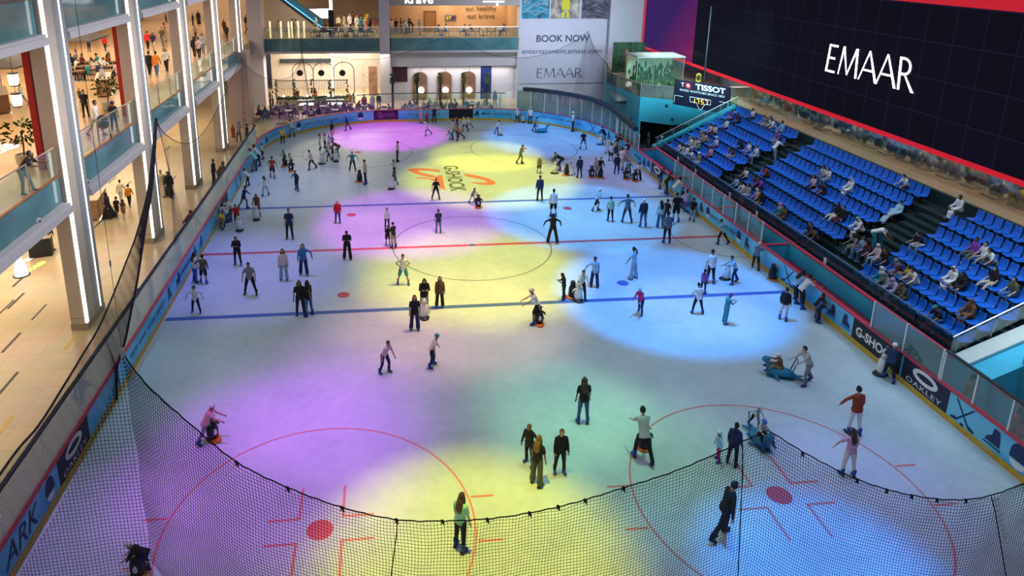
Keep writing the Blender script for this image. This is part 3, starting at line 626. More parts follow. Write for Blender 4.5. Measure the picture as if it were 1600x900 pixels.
for px, py, w, h, lb in ((484, 21, 2.6, 1.1, 'glowing white screen beside the escalator'), (507, 21, 1.9, 1.2, 'glowing white menu screen beside the black post')):
    p = at(px, py, 1, 52); r = tag(empty('wall_screen', (p.x, 52, p.z)), lb, 'screen'); b = MB(); b.bx(-w/2, w/2, -.05, 0, -h/2, h/2); b.obj('panel', mat('screen_white', (.8, .85, .95), emit=.9, ecol=(.75, .86, 1)), r); b = MB(); b.bx(-w/2-.1, w/2+.1, 0, .15, -h/2-.1, h/2+.1); b.obj('frame', M_BLACK, r)
    b = MB(); b.bx(-.06, .06, .05, .12, 7.1-p.z, -h/2); b.obj('stand', M_BLACK, r)
for i, px in enumerate((411, 423, 440, 452, 457, 467, 476)):
    p = at(px, 60, 1, 40.8); r = tag(empty('light_post', (p.x, 40.8, 7.1)), 'glowing slim bollard in the row behind the far railing, number %s from the corner' % ['one', 'two', 'three', 'four', 'five', 'six', 'seven'][i], 'light post', 'glowing bollards behind the far railing'); b = MB(); b.tube([(0, 0, 0), (0, 0, 1.75 if i != 3 else 1.7)], .09, 8); b.obj('tube_light', mat('post_glow', (1, .75, .4), emit=1.4, ecol=(1, .75, .4)), r)
p = at(517, 15, 1, 44); r = tag(empty('black_post', (p.x, 44, 7.1)), 'square black post on the upper far level beside the white screens', 'post'); b = MB(); b.bx(-.3, .3, -.3, .3, 0, 2.7); b.obj('body', M_BLACK, r)
b = MB(); b.bx(-.16, .16, -.2, .2, 2.7, 4.6); b.obj('light_tube', M_LED, r)
# ground level far wall behind the cafe
b = MB(); b.bx(-3.9, 10.4, 41.2, 41.5, 0, 5.6); b.bx(-3.9, 10.4, 40.7, 41.2, 3.85, 5.6); structure(b.obj('wall_far', M_WALLP))
b = MB(); b.bx(-18, -3.9, 49, 49.3, 0, 5.6); structure(b.obj('wall_far_cafe', mat('cafe_wall', (.62, .55, .48), .6, noise=.1)))
b = MB(); b.bx(10.2, 10.6, 40.2, 41, 0, 14); b.bx(10.4, 20.3, 40.3, 40.6, 0, 14); b.bx(20.3, 26.4, 39.4, 39.7, 3.9, 14); structure(b.obj('wall_banner_side', mat('wall_bluewhite', (.50, .52, .60), .7)))
for i, px in enumerate((656, 694, 731)):
    p = at(px, 168, 1, 41.2); r = tag(empty('arched_doorway', (p.x, 41.18, 0)), ['first', 'middle', 'last'][i]+' of the three brown arched doorways behind the cafe, counted from the column', 'doorway', 'arched doorways behind the cafe')
    w = .82; b = MB(); P = [Vector((-w, 0, 0.02)), Vector((-w, 0, 2.5))]+[Vector((-w*math.cos(t), 0, 2.5+w*.85*math.sin(t))) for t in [PI*k/10 for k in range(1, 10)]]+[Vector((w, 0, 2.5)), Vector((w, 0, .02))]
    b.prism(P, (0, -.06, 0)); b.obj('arch_panel', mat('arch_brown', (.16, .08, .05), .4, noise=.3), r)
    b = MB(); b.tube([v*1.0+Vector((0, -.08, 0)) for v in P], .035, 6); b.obj('arch_frame', M_STEEL, r)
    p2 = at(px+2, 141, 1, 40.6); l = tag(empty('globe_lamp', (p2.x, 40.6, p2.z)), ['first', 'middle', 'last'][i]+' of the three round globe lamps before the arches, counted from the column', 'lamp', 'globe lamps before the arches')
    b = MB(); b.sm = True; b.ell((0, 0, 0), (.36, .36, .36), 14, 10); b.obj('globe', mat('globe_glow', (1, 1, 1), emit=4, ecol=(1, .97, .95)), l); b = MB(); b.tube([(0, 0, .36), (0, 0, 3.85-p2.z)], .015, 5); b.obj('cord', M_BLACK, l)
p = at(757, 168, 1, 41.2); r = tag(empty('blue_door', (p.x+.1, 41.18, 0)), 'tall deep blue door panel beside the last green column', 'door'); b = MB(); b.bx(-.6, .6, -.08, 0, 0, 3.8); LF = b.obj('leaf', mat('door_blue', (.01, .02, .14), .4), r); b = MB(); b.box((-.4, -.12, 1.1), (.05, .06, .3)); b.obj('handle', M_STEEL, LF)
p = at(625, 140, 1, 41.1); r = tag(empty('menu_board', (p.x, 41.15, 2.7)), 'dark maroon board on the far wall beside the first green column', 'board'); b = MB(); b.bx(-.85, .85, -.06, 0, -.6, 1.1); b.obj('panel', mat('board_maroon', (.05, .01, .02), .5), r)
for i, px in enumerate((614, 652, 688, 724, 760)):
    p = at(px, 172, 1, 36.5); r = tag(empty('green_column', (p.x, 36.5, 0)), 'dark post topped with a green plant cap behind the cafe, %s from the big column' % ['first', 'second', 'third', 'fourth', 'fifth'][i], 'post', 'plant topped posts in the cafe')
    b = MB(); b.tube([(0, 0, 0), (0, 0, 3.2)], .13, 8); b.obj('pole', mat('pole_green', (.03, .05, .04), .6), r); b = MB(); b.sm = True; rg = random.Random(i)
    for k in range(46): a = rg.random()*6.3; e = rg.random(); b.ell((math.cos(a)*.25*e**.5, math.sin(a)*.25*e**.5, 2.7+1.1*rg.random()), (.11, .11, .09), 5, 4)
    b.obj('foliage', mat('foliage_dark', (.04, .09, .03), .7, noise=.5, nscale=8) if i in (0, 1) else mat('foliage_yellow', (.16, .22, .04), .7, noise=.5, nscale=8), r)
# vine fence with round lamps
p0 = at(432, 148, 1, 37.5); p1 = at(543, 147, 1, 37.5)
r = tag(empty('planter_fence', (p0.x, 37.5, 0)), 'long planter with black bar fence and vines behind the purple armchairs', 'fence'); L = p1.x-p0.x
b = MB(); b.bx(0, L, -.25, .25, 0, 1.0); b.obj('planter_box', mat('planter_cream', (.62, .55, .42), .6), r)
b = MB(); b.tube([(0, 0, 3.0), (L, 0, 3.0)], .05, 6)
for k in range(45): b.tube([(L*k/44, 0, 1.0), (L*k/44, 0, 3.0)], .02, 5)
b.obj('bars', M_BLACK, r); b = MB(); b.sm = True; rg = random.Random(5)
for k in range(260): b.ell((rg.random()*L, rg.uniform(-.3, .3), 1.0+.28*rg.random()), (.12, .1, .09), 5, 4)
for q in range(5):
    for k in range(22): b.ell((L*q/4+rg.uniform(-.1, .1), rg.uniform(-.1, .1), 1.2+1.9*rg.random()), (.09, .08, .1), 5, 4)
b.obj('foliage', mat('foliage_dark', (.04, .09, .03), .7), r)
for i, px in enumerate((468.5, 502, 535)):
    p = at(px, 114, 1, 37.4); l = tag(empty('disc_lamp', (p.x, 37.4, p.z)), ['first', 'second', 'third'][i]+' dark round disc lamp above the vine fence, counted from the mall side', 'lamp', 'disc lamps above the vine fence'); b = MB(); b.tube([(0, -.06, 0), (0, .06, 0)], .33, 18); b.obj('disc', mat('disc_maroon', (.03, .01, .015), .5), l); b = MB(); b.tube([(0, 0, .33), (0, 0, 5.5-p.z)], .015, 5); b.obj('cord', M_BLACK, l)
    a = tag(empty('wall_arch', (p.x, 40.2, 0)), ['first', 'second', 'third'][i]+' thin arch frame behind the vine fence, counted from the mall side', 'arch', 'thin arches behind the vine fence'); w = 1.1; b = MB(); b.tube([(-w, 0, 0), (-w, 0, 3.6)]+[(-w*math.cos(t), 0, 3.6+.9*math.sin(t)) for t in [PI*k/8 for k in range(1, 8)]]+[(w, 0, 3.6), (w, 0, 0)], .04, 6); b.obj('frame', M_BLACK, a)
for i, (px, c, lb) in enumerate(((477, 0, 'first'), (523, 0, 'second'))):
    p = at(px, 165, 1, 35.5); r = tag(empty('display_counter', (p.x, 36.85, 0)), lb+' glowing glass display counter before the vine fence', 'counter', 'glowing display counters'); b = MB(); b.bx(-.85, .85, -.3, .3, 0, 1.0); b.obj('body', mat('display_green', (.25, .24, .1), .5), r); b = MB(); b.bx(-.75, .75, -.32, -.3, .55, .8); b.obj('light_panel', M_WARM2, r); b = MB(); b.bx(-.9, .9, -.35, .35, 1.0, 1.06); b.obj('top', M_WHITE, r)
for i, px in enumerate((446, 482, 515, 556, 580)):
    p = at(px, 138, 1, 38.8); l = tag(empty('table_lamp', (p.x, 37.5, 1.28)), 'small glowing lamp on the planter fence, %s from the mall side' % ['first', 'second', 'third', 'fourth', 'fifth'][i], 'lamp', 'small lamps on the planter') if i < 4 else None
    if l: b = MB(); b.sm = True; b.ell((0, -.2, .13), (.13, .13, .13), 8, 6); b.obj('shade', mat('lamp_glow', (1, .9, .8), emit=3, ecol=(1, .88, .75)), l); b = MB(); b.tube([(0, -.2, -.15), (0, -.2, .05)], .03, 6); b.obj('base', M_BLACK, l)
# banner
p0 = at(815, 30, 1, 40.2); p1 = at(940, 128, 1, 40.2)
for px, py, w_, h_, yy, c_, lb in ((414, 118, .35, 2.6, 41.5, (.02, .015, .02), 'black vertical lettering panel on the pale wall at the mall side of the cafe'), (583, 128, 1.0, 3.6, 44, (.30, .17, .10), 'brown glazed door panel beside the far column'), (478, 95, 6.2, .5, 48.6, (.03, .04, .05), 'long dark shelf band high behind the vine fence'), (568, 130, .25, 4.6, 43.5, (.6, .5, .4), 'tall cream panel edge before the brown door panel')):
    p = at(px, py, 1, yy); q_ = tag(empty('wall_panel', (p.x, yy, p.z)), lb, 'panel'); b = MB(); b.bx(-w_/2, w_/2, -.05, .05, -h_/2, h_/2); b.obj('panel', mat('panel_%d' % px, c_, .5, noise=.4, nscale=1.5), q_)
p = at(519, 100, 1, 47.5); q_ = tag(empty('light_column', (p.x, 47.5, 0)), 'thin glowing white light column behind the vine fence', 'lamp'); b = MB(); b.bx(-.1, .1, -.1, .1, .3, 5.4); b.obj('tube_light', M_LED, q_); b = MB(); b.bx(-.15, .15, -.15, .15, 0, .3); b.obj('base', M_BLACK, q_)
r = tag(empty('wall_banner', (15.35, 40.22, 0)), 'huge pale banner reading BOOK NOW with three photographs on top', 'banner')
M_BAN = mat('banner_white', (.50, .50, .62), .6, noise=.04, nscale=.6)
b = MB(); b.bx(-4.85, 4.85, -.06, .02, 1.9, 13.5); b.obj('cloth', M_BAN, r)
def wtext(par, s, px, py, wpx, hpx, m, Y=40.14, **k):
    c = at(px, py, 1, Y); e = at(px+wpx/2, py, 1, Y); f = at(px, py+hpx/2, 1, Y)
    vs, fs = fit_text(s, 2*(e.x-c.x), 2*(c.z-f.z), **k); b = MB(); b.add([Vector((v.x+c.x-par.location.x, Y-par.location.y, v.y+c.z-par.location.z)) for v in vs], fs); return b.obj('lettering', m, par)
M_BINK = mat('banner_ink', (.045, .06, .11), .6)
wtext(r, 'BOOK NOW', 880, 60, 83, 11, M_BINK, offset=.02); wtext(r, 'entertainment.emaar.com', 878, 80, 123, 7.5, M_BINK)
def emaar(par, px, py, wpx, hpx, m, Y):
    """the flared capitals of the sign: thin and thick strokes"""
    c = at(px, py, 1, Y); e = at(px+wpx/2, py, 1, Y); f = at(px, py+hpx/2, 1, Y)
    vs, fs = emaar_mesh(2*(e.x-c.x), 2*(c.z-f.z)); b = MB(); b.add([Vector((x+c.x-par.location.x, Y-par.location.y, y+c.z-par.location.z)) for x, y in vs], fs); b.obj('lettering', m, par)
def emaar_mesh(W, H):
    V = []; F = []
    def q(x0, y0, x1, y1, w0, w1=None):
        w1 = w0 if w1 is None else w1; o = len(V); V.extend([(x0-w0/2, y0), (x0+w0/2, y0), (x1+w1/2, y1), (x1-w1/2, y1)]); F.append([o, o+1, o+2, o+3])
    T, t = .085, .04
    def E(x): q(x, 0, x, 1, T); [V.extend([(x, y), (x+l, y), (x+l, y+.07), (x, y+.07)]) or F.append([len(V)-4+i for i in range(4)]) for y, l in ((0, .42), (.48, .34), (.93, .40))]
    def M(x): q(x, 0, x+.10, 1, t, T); q(x+.10, 1, x+.40, .05, T, t); q(x+.40, .05, x+.72, 1, t, T); q(x+.74, 1, x+.82, 0, T, T)
    def A(x): q(x, 0, x+.36, 1, t, t+.02); q(x+.36, 1, x+.74, 0, t+.02, T+.02); V.extend([(x+.13, .33), (x+.6, .33), (x+.58, .39), (x+.15, .39)]); F.append([len(V)-4+i for i in range(4)])
    def Rr(x):
        q(x, 0, x, 1, T); pr = None
        for i in range(11):
            a = PI/2-PI*i/10; P = (x+.16+.26*math.cos(a), .73+.27*math.sin(a)); Q = (x+.16+.18*math.cos(a), .73+.20*math.sin(a))
            if pr: o = len(V); V.extend([pr[0], P, Q, pr[1]]); F.append([o, o+1, o+2, o+3])
            pr = (P, Q)
        V.extend([(x, 1), (x+.16, 1), (x+.16, .93), (x, .93)]); F.append([len(V)-4+i for i in range(4)]); V.extend([(x, .53), (x+.16, .53), (x+.16, .46), (x, .46)]); F.append([len(V)-4+i for i in range(4)])
        q(x+.2, .48, x+.52, 0, .06, T+.03)
    E(0); M(.60); A(1.55); A(2.32); Rr(3.2)
    x1 = 3.78; return [((x/x1-.5)*W, (y-.5)*H) for x, y in V], F
emaar(r, 875, 114, 70, 15, M_BINK, 40.14)
for i, (a, c, m) in enumerate(((815, 858, ((.05, .10, .14), (.02, .20, .32))), (860, 905, ((.10, .08, .09), (.30, .26, .24))), (908, 951, ((.03, .07, .09), (.12, .10, .16))))):
    p = at(a, 29, 1, 40.13); q = at(c, 29, 1, 40.13); b = MB(); b.bx(p.x-r.location.x, q.x-r.location.x, -.09, -.07, p.z, 13.4); b.obj('photograph', mat('photo%d' % i, m[1], .5, noise=.9, nscale=1.2), r)
    b = MB(); rg = random.Random(i)
    for k in range(9 if i != 1 else 0):
        z = p.z+.2+rg.random()*2; x = p.x-r.location.x+.2; x2 = q.x-r.location.x-.2; b.tube([(x, -.10, z), ((x+x2)/2, -.1, z+rg.uniform(-1, 1.2)), (x2, -.10, z+rg.uniform(-.8, .8))], .05, 4)
    if i == 1:
        cx = (p.x+q.x)/2-r.location.x; z = p.z
        b.box((cx-.2, -.1, z+.4), (.3, .02, .6)); b.box((cx+.3, -.1, z+.45), (.3, .02, .6)); b.box((cx+.05, -.1, z+1.6), (.9, .02, 1.3))
    b.obj('print', mat('photo_ink%d' % i, ((.25, .4, .5), (.6, .55, .02), (.02, .03, .05))[i], .5), r)
# ---------------- blue stair wall, ledge, balcony and scoreboard at the far right
r = structure(MB().obj('wall_dummy', M_CY)) if 0 else None
b = MB(); zt = 4.25
P = [(20.1, 39.3), (16.35, 27.5), (17.2, 20.6), (19.4, 18.9), (27.5, 18.3)]
def ribbon(b, P, z0, z1, w=.2):
    for (a, c) in zip(P[:-1], P[1:]):
        d = Vector((c[0]-a[0], c[1]-a[1], 0)).normalized(); n = Vector((d.y, -d.x, 0))*-w
        b.prism([Vector((a[0], a[1], z0)), Vector((c[0], c[1], z0)), Vector((c[0], c[1], z0))+n, Vector((a[0], a[1], z0))+n], (0, 0, z1-z0))
ribbon(b, P[:3], 0, zt); ribbon(b, P[2:], 2.1, zt)
structure(b.obj('wall_blue', mat('wall_teal', (.05, .46, .66), .5, noise=.12, nscale=.4)))
b = MB(); b.add([(p[0], p[1], zt) for p in P]+[(27.5, 39.4, zt)], [list(range(6))]); b.add([(p[0], p[1], zt-.15) for p in P]+[(27.5, 39.4, zt-.15)], [list(range(6))[::-1]]); structure(b.obj('floor_balcony', M_TILE))
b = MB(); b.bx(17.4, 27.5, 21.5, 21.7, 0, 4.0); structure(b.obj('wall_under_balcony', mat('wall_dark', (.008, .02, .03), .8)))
r = tag(empty('glass_railing'), 'glass balcony railing above the blue wall beside the banner', 'railing'); 
b = MB(); ribbon(b, P, zt, zt+1.05, .02); b.obj('glass_pane', glass('rail_glass_grey', (.55, .62, .6), .08, body=.35, bodycol=(.2, .26, .24)), r)
b = MB()
for a, c in zip(P[:-1], P[1:]): b.tube([(a[0], a[1], zt+1.1), (c[0], c[1], zt+1.1)], .04)
b.obj('handrail', M_STEEL, r)
b = MB()
for a, c in zip(P[:-1], P[1:]):
    n = int((Vector(c)-Vector(a)).length/2)+1
    for k in range(n): b.box((a[0]+(c[0]-a[0])*k/n, a[1]+(c[1]-a[1])*k/n, zt+.55), (.05, .05, 1.1))
b.obj('post', M_STEEL, r)
r = tag(empty('padded_ledge'), 'dark padded ledge with pale sloping roof under the banner', 'ledge')
Q = [at(820, 135, 2, 3.2), at(905, 143, 2, 3.2), at(965, 160, 2, 3.2), at(1036, 160, 2, 3.2)]
A_, B_ = at(962, 162, 2, 3.1), at(1037, 162, 2, 3.1)
b = MB(); b.prism([A_, B_, B_+Vector((.1, .6, 0)), A_+Vector((.3, .9, 0))], (0, 0, .2)); b.obj('ledge_pad', M_PAD, r)
b = MB(); b.add([A_+Vector((.05, .1, .22)), B_+Vector((0, .1, .22)), at(1034, 149, 2, 3.95), at(1000, 147, 2, 3.95), at(950, 130, 2, 4.0), at(950, 143, 2, 3.4)], [[0, 1, 2, 3], [0, 3, 4, 5]]); b.obj('sloping_roof', mat('roof_pale', (.42, .46, .50), .6), r)
# plants and kiosk box on the balcony
kc = at(997, 86, 1, 26.5)
r = tag(empty('glass_kiosk', (kc.x, 26.5, zt)), 'white roofed glass kiosk on the balcony in front of green plants', 'kiosk')
KH = (kc.z-zt)*.94; KW = at(1070, 100, 1, 26.5).x-kc.x
b = MB(); b.bx(-.05, KW, -.05, 3.0, KH-.13, KH); b.obj('roof', M_WHITE, r)
for x, y in ((.02, 0), (.02, 2.9), (KW*.35, 0), (KW-.1, 0)): b = MB(); b.box((x, y, KH/2-.07), (.07, .07, KH-.14)); b.obj('post', M_STEEL, r)
b = MB(); b.bx(0.1, KW-.1, -.01, .01, .05, KH-.15); b.obj('glass_pane', M_RAILG, r)
b = MB(); b.bx(0, KW, 2.9, 3.0, .0, KH-.14); b.obj('back_panel', mat('kiosk_back', (.55, .72, .55), .5, emit=.2, ecol=(.6, .8, .6)), r)
b = MB(); b.sm = True; rg = random.Random(9)
for k in range(300):
    x = rg.uniform(.2, KW-.2) if k < 170 else rg.uniform(-1.2, KW-.3); y = rg.uniform(1.2, 2.7) if k < 170 else rg.uniform(-4.5, -2.5); z = rg.random()**1.6*(1.5 if k < 170 else .8); b.ell((x, y, z+.1), (.09, .09, .24), 5, 4)
tag(b.obj('balcony_hedge', mat('hedge_green', (.03, .10, .03), .8, noise=.5, nscale=5)), 'dark green plants inside and before the glass kiosk', 'plants', kind='stuff'); bpy.data.objects['balcony_hedge'].location = (kc.x, 26.5, zt)
for i, (px, py) in enumerate(((1108, 118), (1122, 124), (1130, 121))):
    g = at(px, py, 1, 23.5); f = tag(empty('sunflower', (min(g.x, 23.6), 23.5, zt)), ['first', 'second', 'third'][i]+' yellow flower head on the balcony behind the scoreboard', 'flower', 'yellow flowers on the balcony'); b = MB(); b.tube([(0, 0, 0), (0, 0, max(.4, g.z-zt))], .03, 6); b.obj('stem', mat('stem_green', (.05, .15, .04), .7), f)
    b = MB(); b.tube([(0, -.04, g.z-zt), (0, .02, g.z-zt)], .24, 12); b.obj('petals', mat('petal_yellow', (.7, .5, .05), .6), f); b = MB(); b.tube([(0, -.07, g.z-zt), (0, -.03, g.z-zt)], .1, 10); b.obj('centre', mat('stem_brown', (.12, .07, .03), .7), f)
r = tag(empty('photo_wall', (at(957, 95, 1, 33).x, 33, zt)), 'dark panel with green jungle picture and orange stripe on the balcony', 'picture panel'); 
b = MB(); b.bx(0, 3.4, 0, .1, 0, 3.1); b.obj('panel', mat('jungle', (.02, .06, .03), .6, noise=.9, nscale=2.), r); b = MB(); b.bx(1.35, 1.6, -.02, 0, .2, 2.4); b.obj('stripe', mat('stripe_orange', (.4, .1, .03), .5), r)
# wall lamp, door and speakers on the blue wall
p = at(1050, 186, 1, 18.2)
for px, py, lb in ((1051, 187, 'lit wall lamp on the blue wall under the scoreboard'), (1049, 201, 'small black fixture low on the blue wall'), (1042, 166, 'small black camera on the blue wall beside the ledge')):
    p = at(px, py, 1, 18.35); r = tag(empty('wall_fixture', (p.x, 18.5, p.z)), lb, 'wall lamp'); b = MB(); b.tube([(0, -.12, -.12), (0, -.12, .12)], .07, 10); b.box((0, 0, 0), (.12, .25, .12)); b.obj('housing', M_BLACK, r)
p = at(982, 190, 0, 16.9); r = tag(empty('service_door', (16.95, 22.8, 0)), 'grey door in the blue wall behind the curved glass', 'door'); b = MB(); b.box((0, 0, 1.1), (.06, 1.6, 2.2), rz=-.14); b.obj('leaf', mat('door_grey', (.35, .35, .38), .6), r); b = MB(); b.box((-.05, -.1, 1.5), (.04, .5, .14), rz=-.14); b.obj('sign_plate', M_BLACK, r)
# scoreboard
SBY = 16.2; c = at(1097, 150, 1, SBY); r = tag(empty('scoreboard', (c.x, SBY, c.z)), 'dark scoreboard with clock digits showing 17:57 hung before the blue wall', 'scoreboard')
def sbp(px, py, off=0.): p = at(px, py, 1, SBY); return Vector((p.x-c.x, -off, p.z-c.z))
b = MB(); b.prism([sbp(1053, 163), sbp(1140, 180), sbp(1143, 137), sbp(1057, 124)][::-1], (0, .25, 0)); b.obj('panel', mat('score_navy', (.008, .006, .025), .5), r)
def sbt(s, px, py, wpx, hpx, m, **k):
    vs, fs = fit_text(s, wpx, hpx, **k); sl = 14/86; b = MB(); b.add([sbp(px+v.x, py-v.y+v.x*sl, .015) for v in vs], [f[::1] for f in fs]); b.obj('lettering', m, r)
M_SCW = mat('score_white', (.7, .7, .75), .5, emit=.25); M_SCR = mat('score_red', (.6, .01, .03), .5); M_SCY = mat('score_digit', (1, .55, .05), emit=2.6, ecol=(1, .5, .05))
sbt('TISSOT', 1110, 139, 47, 9, M_SCW, offset=.03); sbt('SWISS WATCHES SINCE 1853', 1097, 145.5, 70, 3.2, M_SCW); sbt('T', 1066.5, 132, 5, 6, M_SCW, offset=.02)
b = MB(); b.add([sbp(1071, 129, .01), sbp(1079, 130.4, .01), sbp(1079, 138.6, .01), sbp(1071, 137.2, .01)], [[0, 1, 2, 3]]); b.obj('cross_field', M_SCR, r)
b = MB()
for q in ([(1074.1, 131), (1075.9, 131.3), (1075.9, 136.6), (1074.1, 136.3)], [(1072.4, 132.7), (1077.6, 133.6), (1077.6, 135.2), (1072.4, 134.3)]): b.add([sbp(x, y, .02) for x, y in q], [[0, 1, 2, 3]])
b.obj('cross', M_SCW, r)
def seg(d, px, py, w, h, b):
    S = {'1': 'bc', '7': 'abc', '5': 'afgcd'}[d]; L = {'a': ((0, 0), (1, 0)), 'b': ((1, 0), (1, .5)), 'c': ((1, .5), (1, 1)), 'd': ((0, 1), (1, 1)), 'e': ((0, .5), (0, 1)), 'f': ((0, 0), (0, .5)), 'g': ((0, .5), (1, .5))}
    for q in S: a, e = L[q]; b.tube([sbp(px+w*a[0]+.6*(1-a[1]), py+h*a[1]+w*a[0]*.16, .03), sbp(px+w*e[0]+.6*(1-e[1]), py+h*e[1]+w*e[0]*.16, .03)], .022, 4)
b = MB()
for d, x, y in (('1', 1081.5, 153.8), ('7', 1088, 154.6), ('5', 1095, 155.7), ('7', 1101.5, 156.8)): seg(d, x, y, 3.2, 6.6, b)
b.obj('digits', M_SCY, r)
b = MB()
for L in ([(1078, 151), (1110, 156.5), (1110, 164), (1101, 163), (1096, 171), (1092, 170.5), (1088, 160.5), (1078, 158.8), (1078, 151)], [(1053, 160), (1054, 148.5), (1067, 151)], [(1124, 158.6), (1138, 161), (1135, 178)]): b.tube([sbp(x, y, .02) for x, y in L], .025, 4)
b.obj('outline', M_SCW, r)
b = MB(); p = sbp(1100, 130); b.tube([p+Vector((0, .1, 0)), p+Vector((0, .1, 6))], .06); b.obj('hanger', M_BLACK, r)

# ================================================================ STANDS
K0X, K0Z, DX, DZ = 22.6, 3.82, .84, .43   # seat row k: x, tread height
def rowx(k): return K0X-DX*k
def rowz(k): return K0Z-DZ*k
M_STEP = mat('stand_carpet', (.006, .022, .026), .9, noise=.4, nscale=2.)
b = MB(); YA, YB = -15.3, 15.0
for k in range(7): b.bx(rowx(k)-.48, 23.45, YA, YB, 0 if k == 6 else rowz(k+1)-.0, rowz(k)) if 0 else b.bx(rowx(k)-.50, rowx(k)+.34+.0, YA, YB, 0, rowz(k))
b.bx(rowx(0)+.34, 23.4, YA, YB, 0, rowz(0)+.0); b.bx(16.64, rowx(6)-.5, YA, 15.2, 0, .95); structure(b.obj('floor_stand', M_STEP))
b = MB(); b.bx(23.2, 23.4, YA, YB, 3.8, 4.5); b.add([(16.7, YB, .9), (23.4, YB, 4.4), (23.4, YB+.1, 4.4), (16.7, YB+.1, .9), (16.7, YB, .0), (23.4, YB, 0), (23.4, YB+.1, 0), (16.7, YB+.1, 0)], [(0, 1, 2, 3), (0, 4, 5, 1), (3, 2, 6, 7), (1, 5, 6, 2), (0, 3, 7, 4)]); structure(b.obj('wall_stand', mat('stand_wall', (.008, .03, .035), .8)))
b = MB()
for y0, y1 in ((4.6, 6.0), (-8.0, -6.1)):
    for k in range(7): b.bx(rowx(k)-.92, rowx(k)-.5, y0+.1, y1-.1, rowz(k)-.43, rowz(k)-.21)
structure(b.obj('floor_stand_steps', M_STEP))
b = MB(); b.bx(23.4, 40, -40, 40, 4.3, 4.5); structure(b.obj('floor_gallery', nodes_mat('gallery_tile', tile_build((.48, .36, .22), (.44, .34, .22), 1.5, .12))))
b = MB(); b.add([(16.9, YA-.25, 1.55), (23.4, YA-.25, 4.75), (23.4, YA-.05, 4.75), (16.9, YA-.05, 1.55), (16.9, YA-.25, 0), (23.4, YA-.25, 0), (23.4, YA-.05, 0), (16.9, YA-.05, 0)], [(0, 1, 2, 3), (0, 4, 5, 1), (3, 2, 6, 7), (1, 5, 6, 2), (0, 3, 7, 4)]); structure(b.obj('wall_stand_end', M_STEP))
r = tag(empty('stair_wall'), 'pale blue stair wall with white sloping top at the near end of the seats', 'wall')
b = MB(); x0, z0, x1, z1 = 16.3, 1.5, 23.4, 4.55
b.add([(x0, -17.1, z0), (x1, -17.1, z1), (x1, -15.6, z1), (x0, -15.6, z0), (x0, -17.1, 0), (x1, -17.1, 0), (x1, -15.6, 0), (x0, -15.6, 0)], [(0, 4, 5, 1), (3, 2, 6, 7), (1, 5, 6, 2), (0, 3, 7, 4), (4, 7, 6, 5), (0, 1, 2, 3)]); b.obj('wall_panel', M_CY, r)
b = MB(); b.add([(x0-.05, -16.2, z0+.02), (x1, -16.2, z1+.02), (x1, -15.55, z1+.02), (x0-.05, -15.55, z0+.02), (x0-.05, -16.2, z0+.12), (x1, -16.2, z1+.12), (x1, -15.55, z1+.12), (x0-.05, -15.55, z0+.12)], [(4, 5, 6, 7), (0, 1, 5, 4), (3, 7, 6, 2), (0, 4, 7, 3), (1, 2, 6, 5), (0, 3, 2, 1)]); b.obj('white_ledge', mat('ledge_paint', (.62, .68, .66), .5), r)
b = MB(); b.bx(17.6, 26, -18.6, -17.0, 0, 3.05); b.obj('side_block', mat('wall_cyan_light', (.12, .46, .58), .5, noise=.1, nscale=30), r)
for nm, y, x0, z0, lb in (('stair_railing', -15.45, 16.2, 1.55, 'steel and glass railing at the near end of the blue seats'), ('stair_railing', 15.4, 16.7, 1.2, 'sloping steel handrail at the far end of the blue seats')):
    r = tag(empty(nm), lb, 'railing'); x1, z1 = 23.2, z0+(23.2-x0)*.5
    b = MB(); b.tube([(x0, y, z0+.75), (x1, y, z1+.75)], .035); b.obj('handrail', M_STEEL, r)
    for k in range(6): x = x0+.2+(x1-x0-.3)*k/5; z = z0+(x-x0)*.5; b = MB(); b.tube([(x, y, z-.05), (x, y, z+.75)], .025, 6); b.obj('post', M_STEEL, r)
    b = MB(); b.prism([(x0, y-.01, z0+.05), (x1, y-.01, z1+.05), (x1, y-.01, z1+.65), (x0, y-.01, z0+.65)], (0, .02, 0)); b.obj('glass_pane', M_RAILG, r)
    if y > 0: b = MB(); b.prism([(x0, y+.1, z0-.2), (x1, y+.1, z1-.2), (x1, y+.1, z1+.0), (x0, y+.1, z0+.0)], (0, .5, 0)); b.obj('blue_stringer', M_CY, r)
b = MB(); b.bx(15.15, 40, -40, -15.7, -.12, 0.0); structure(b.obj('floor_side', mat('rubber_dark', (.012, .016, .02), .8, noise=.3)))
b = MB(); b.bx(15.15, 40, 15, 31.2, -.12, 0.0); structure(b.obj('floor_side_far', mat('rubber_dark', (.012, .016, .02), .8)))
# front rail with white notices
r = tag(empty('front_railing'), 'long low glass railing in front of the first row of blue seats', 'railing')
b = MB(); n = 14
for k in range(n): b.bx(16.83, 16.85, -15+29.4*k/n+.04, -15+29.4*(k+1)/n-.04, 1.0, 1.95)
b.obj('glass_pane', glass('rail_glass_blue', (.6, .7, .75), .06, body=.12, bodycol=(.1, .2, .3)), r)
b = MB(); b.tube([(16.84, -15, 1.98), (16.84, 14.4, 1.98)], .035); b.obj('handrail', mat('rail_blue', (.12, .25, .42), .3, metal=.4), r)
b = MB()
for y in (11.0, 3.0, -.3, -6.9, 8): b.bx(16.8, 16.815, y, y+.22, 1.15, 1.6)
b.obj('notice', M_INKW, r)
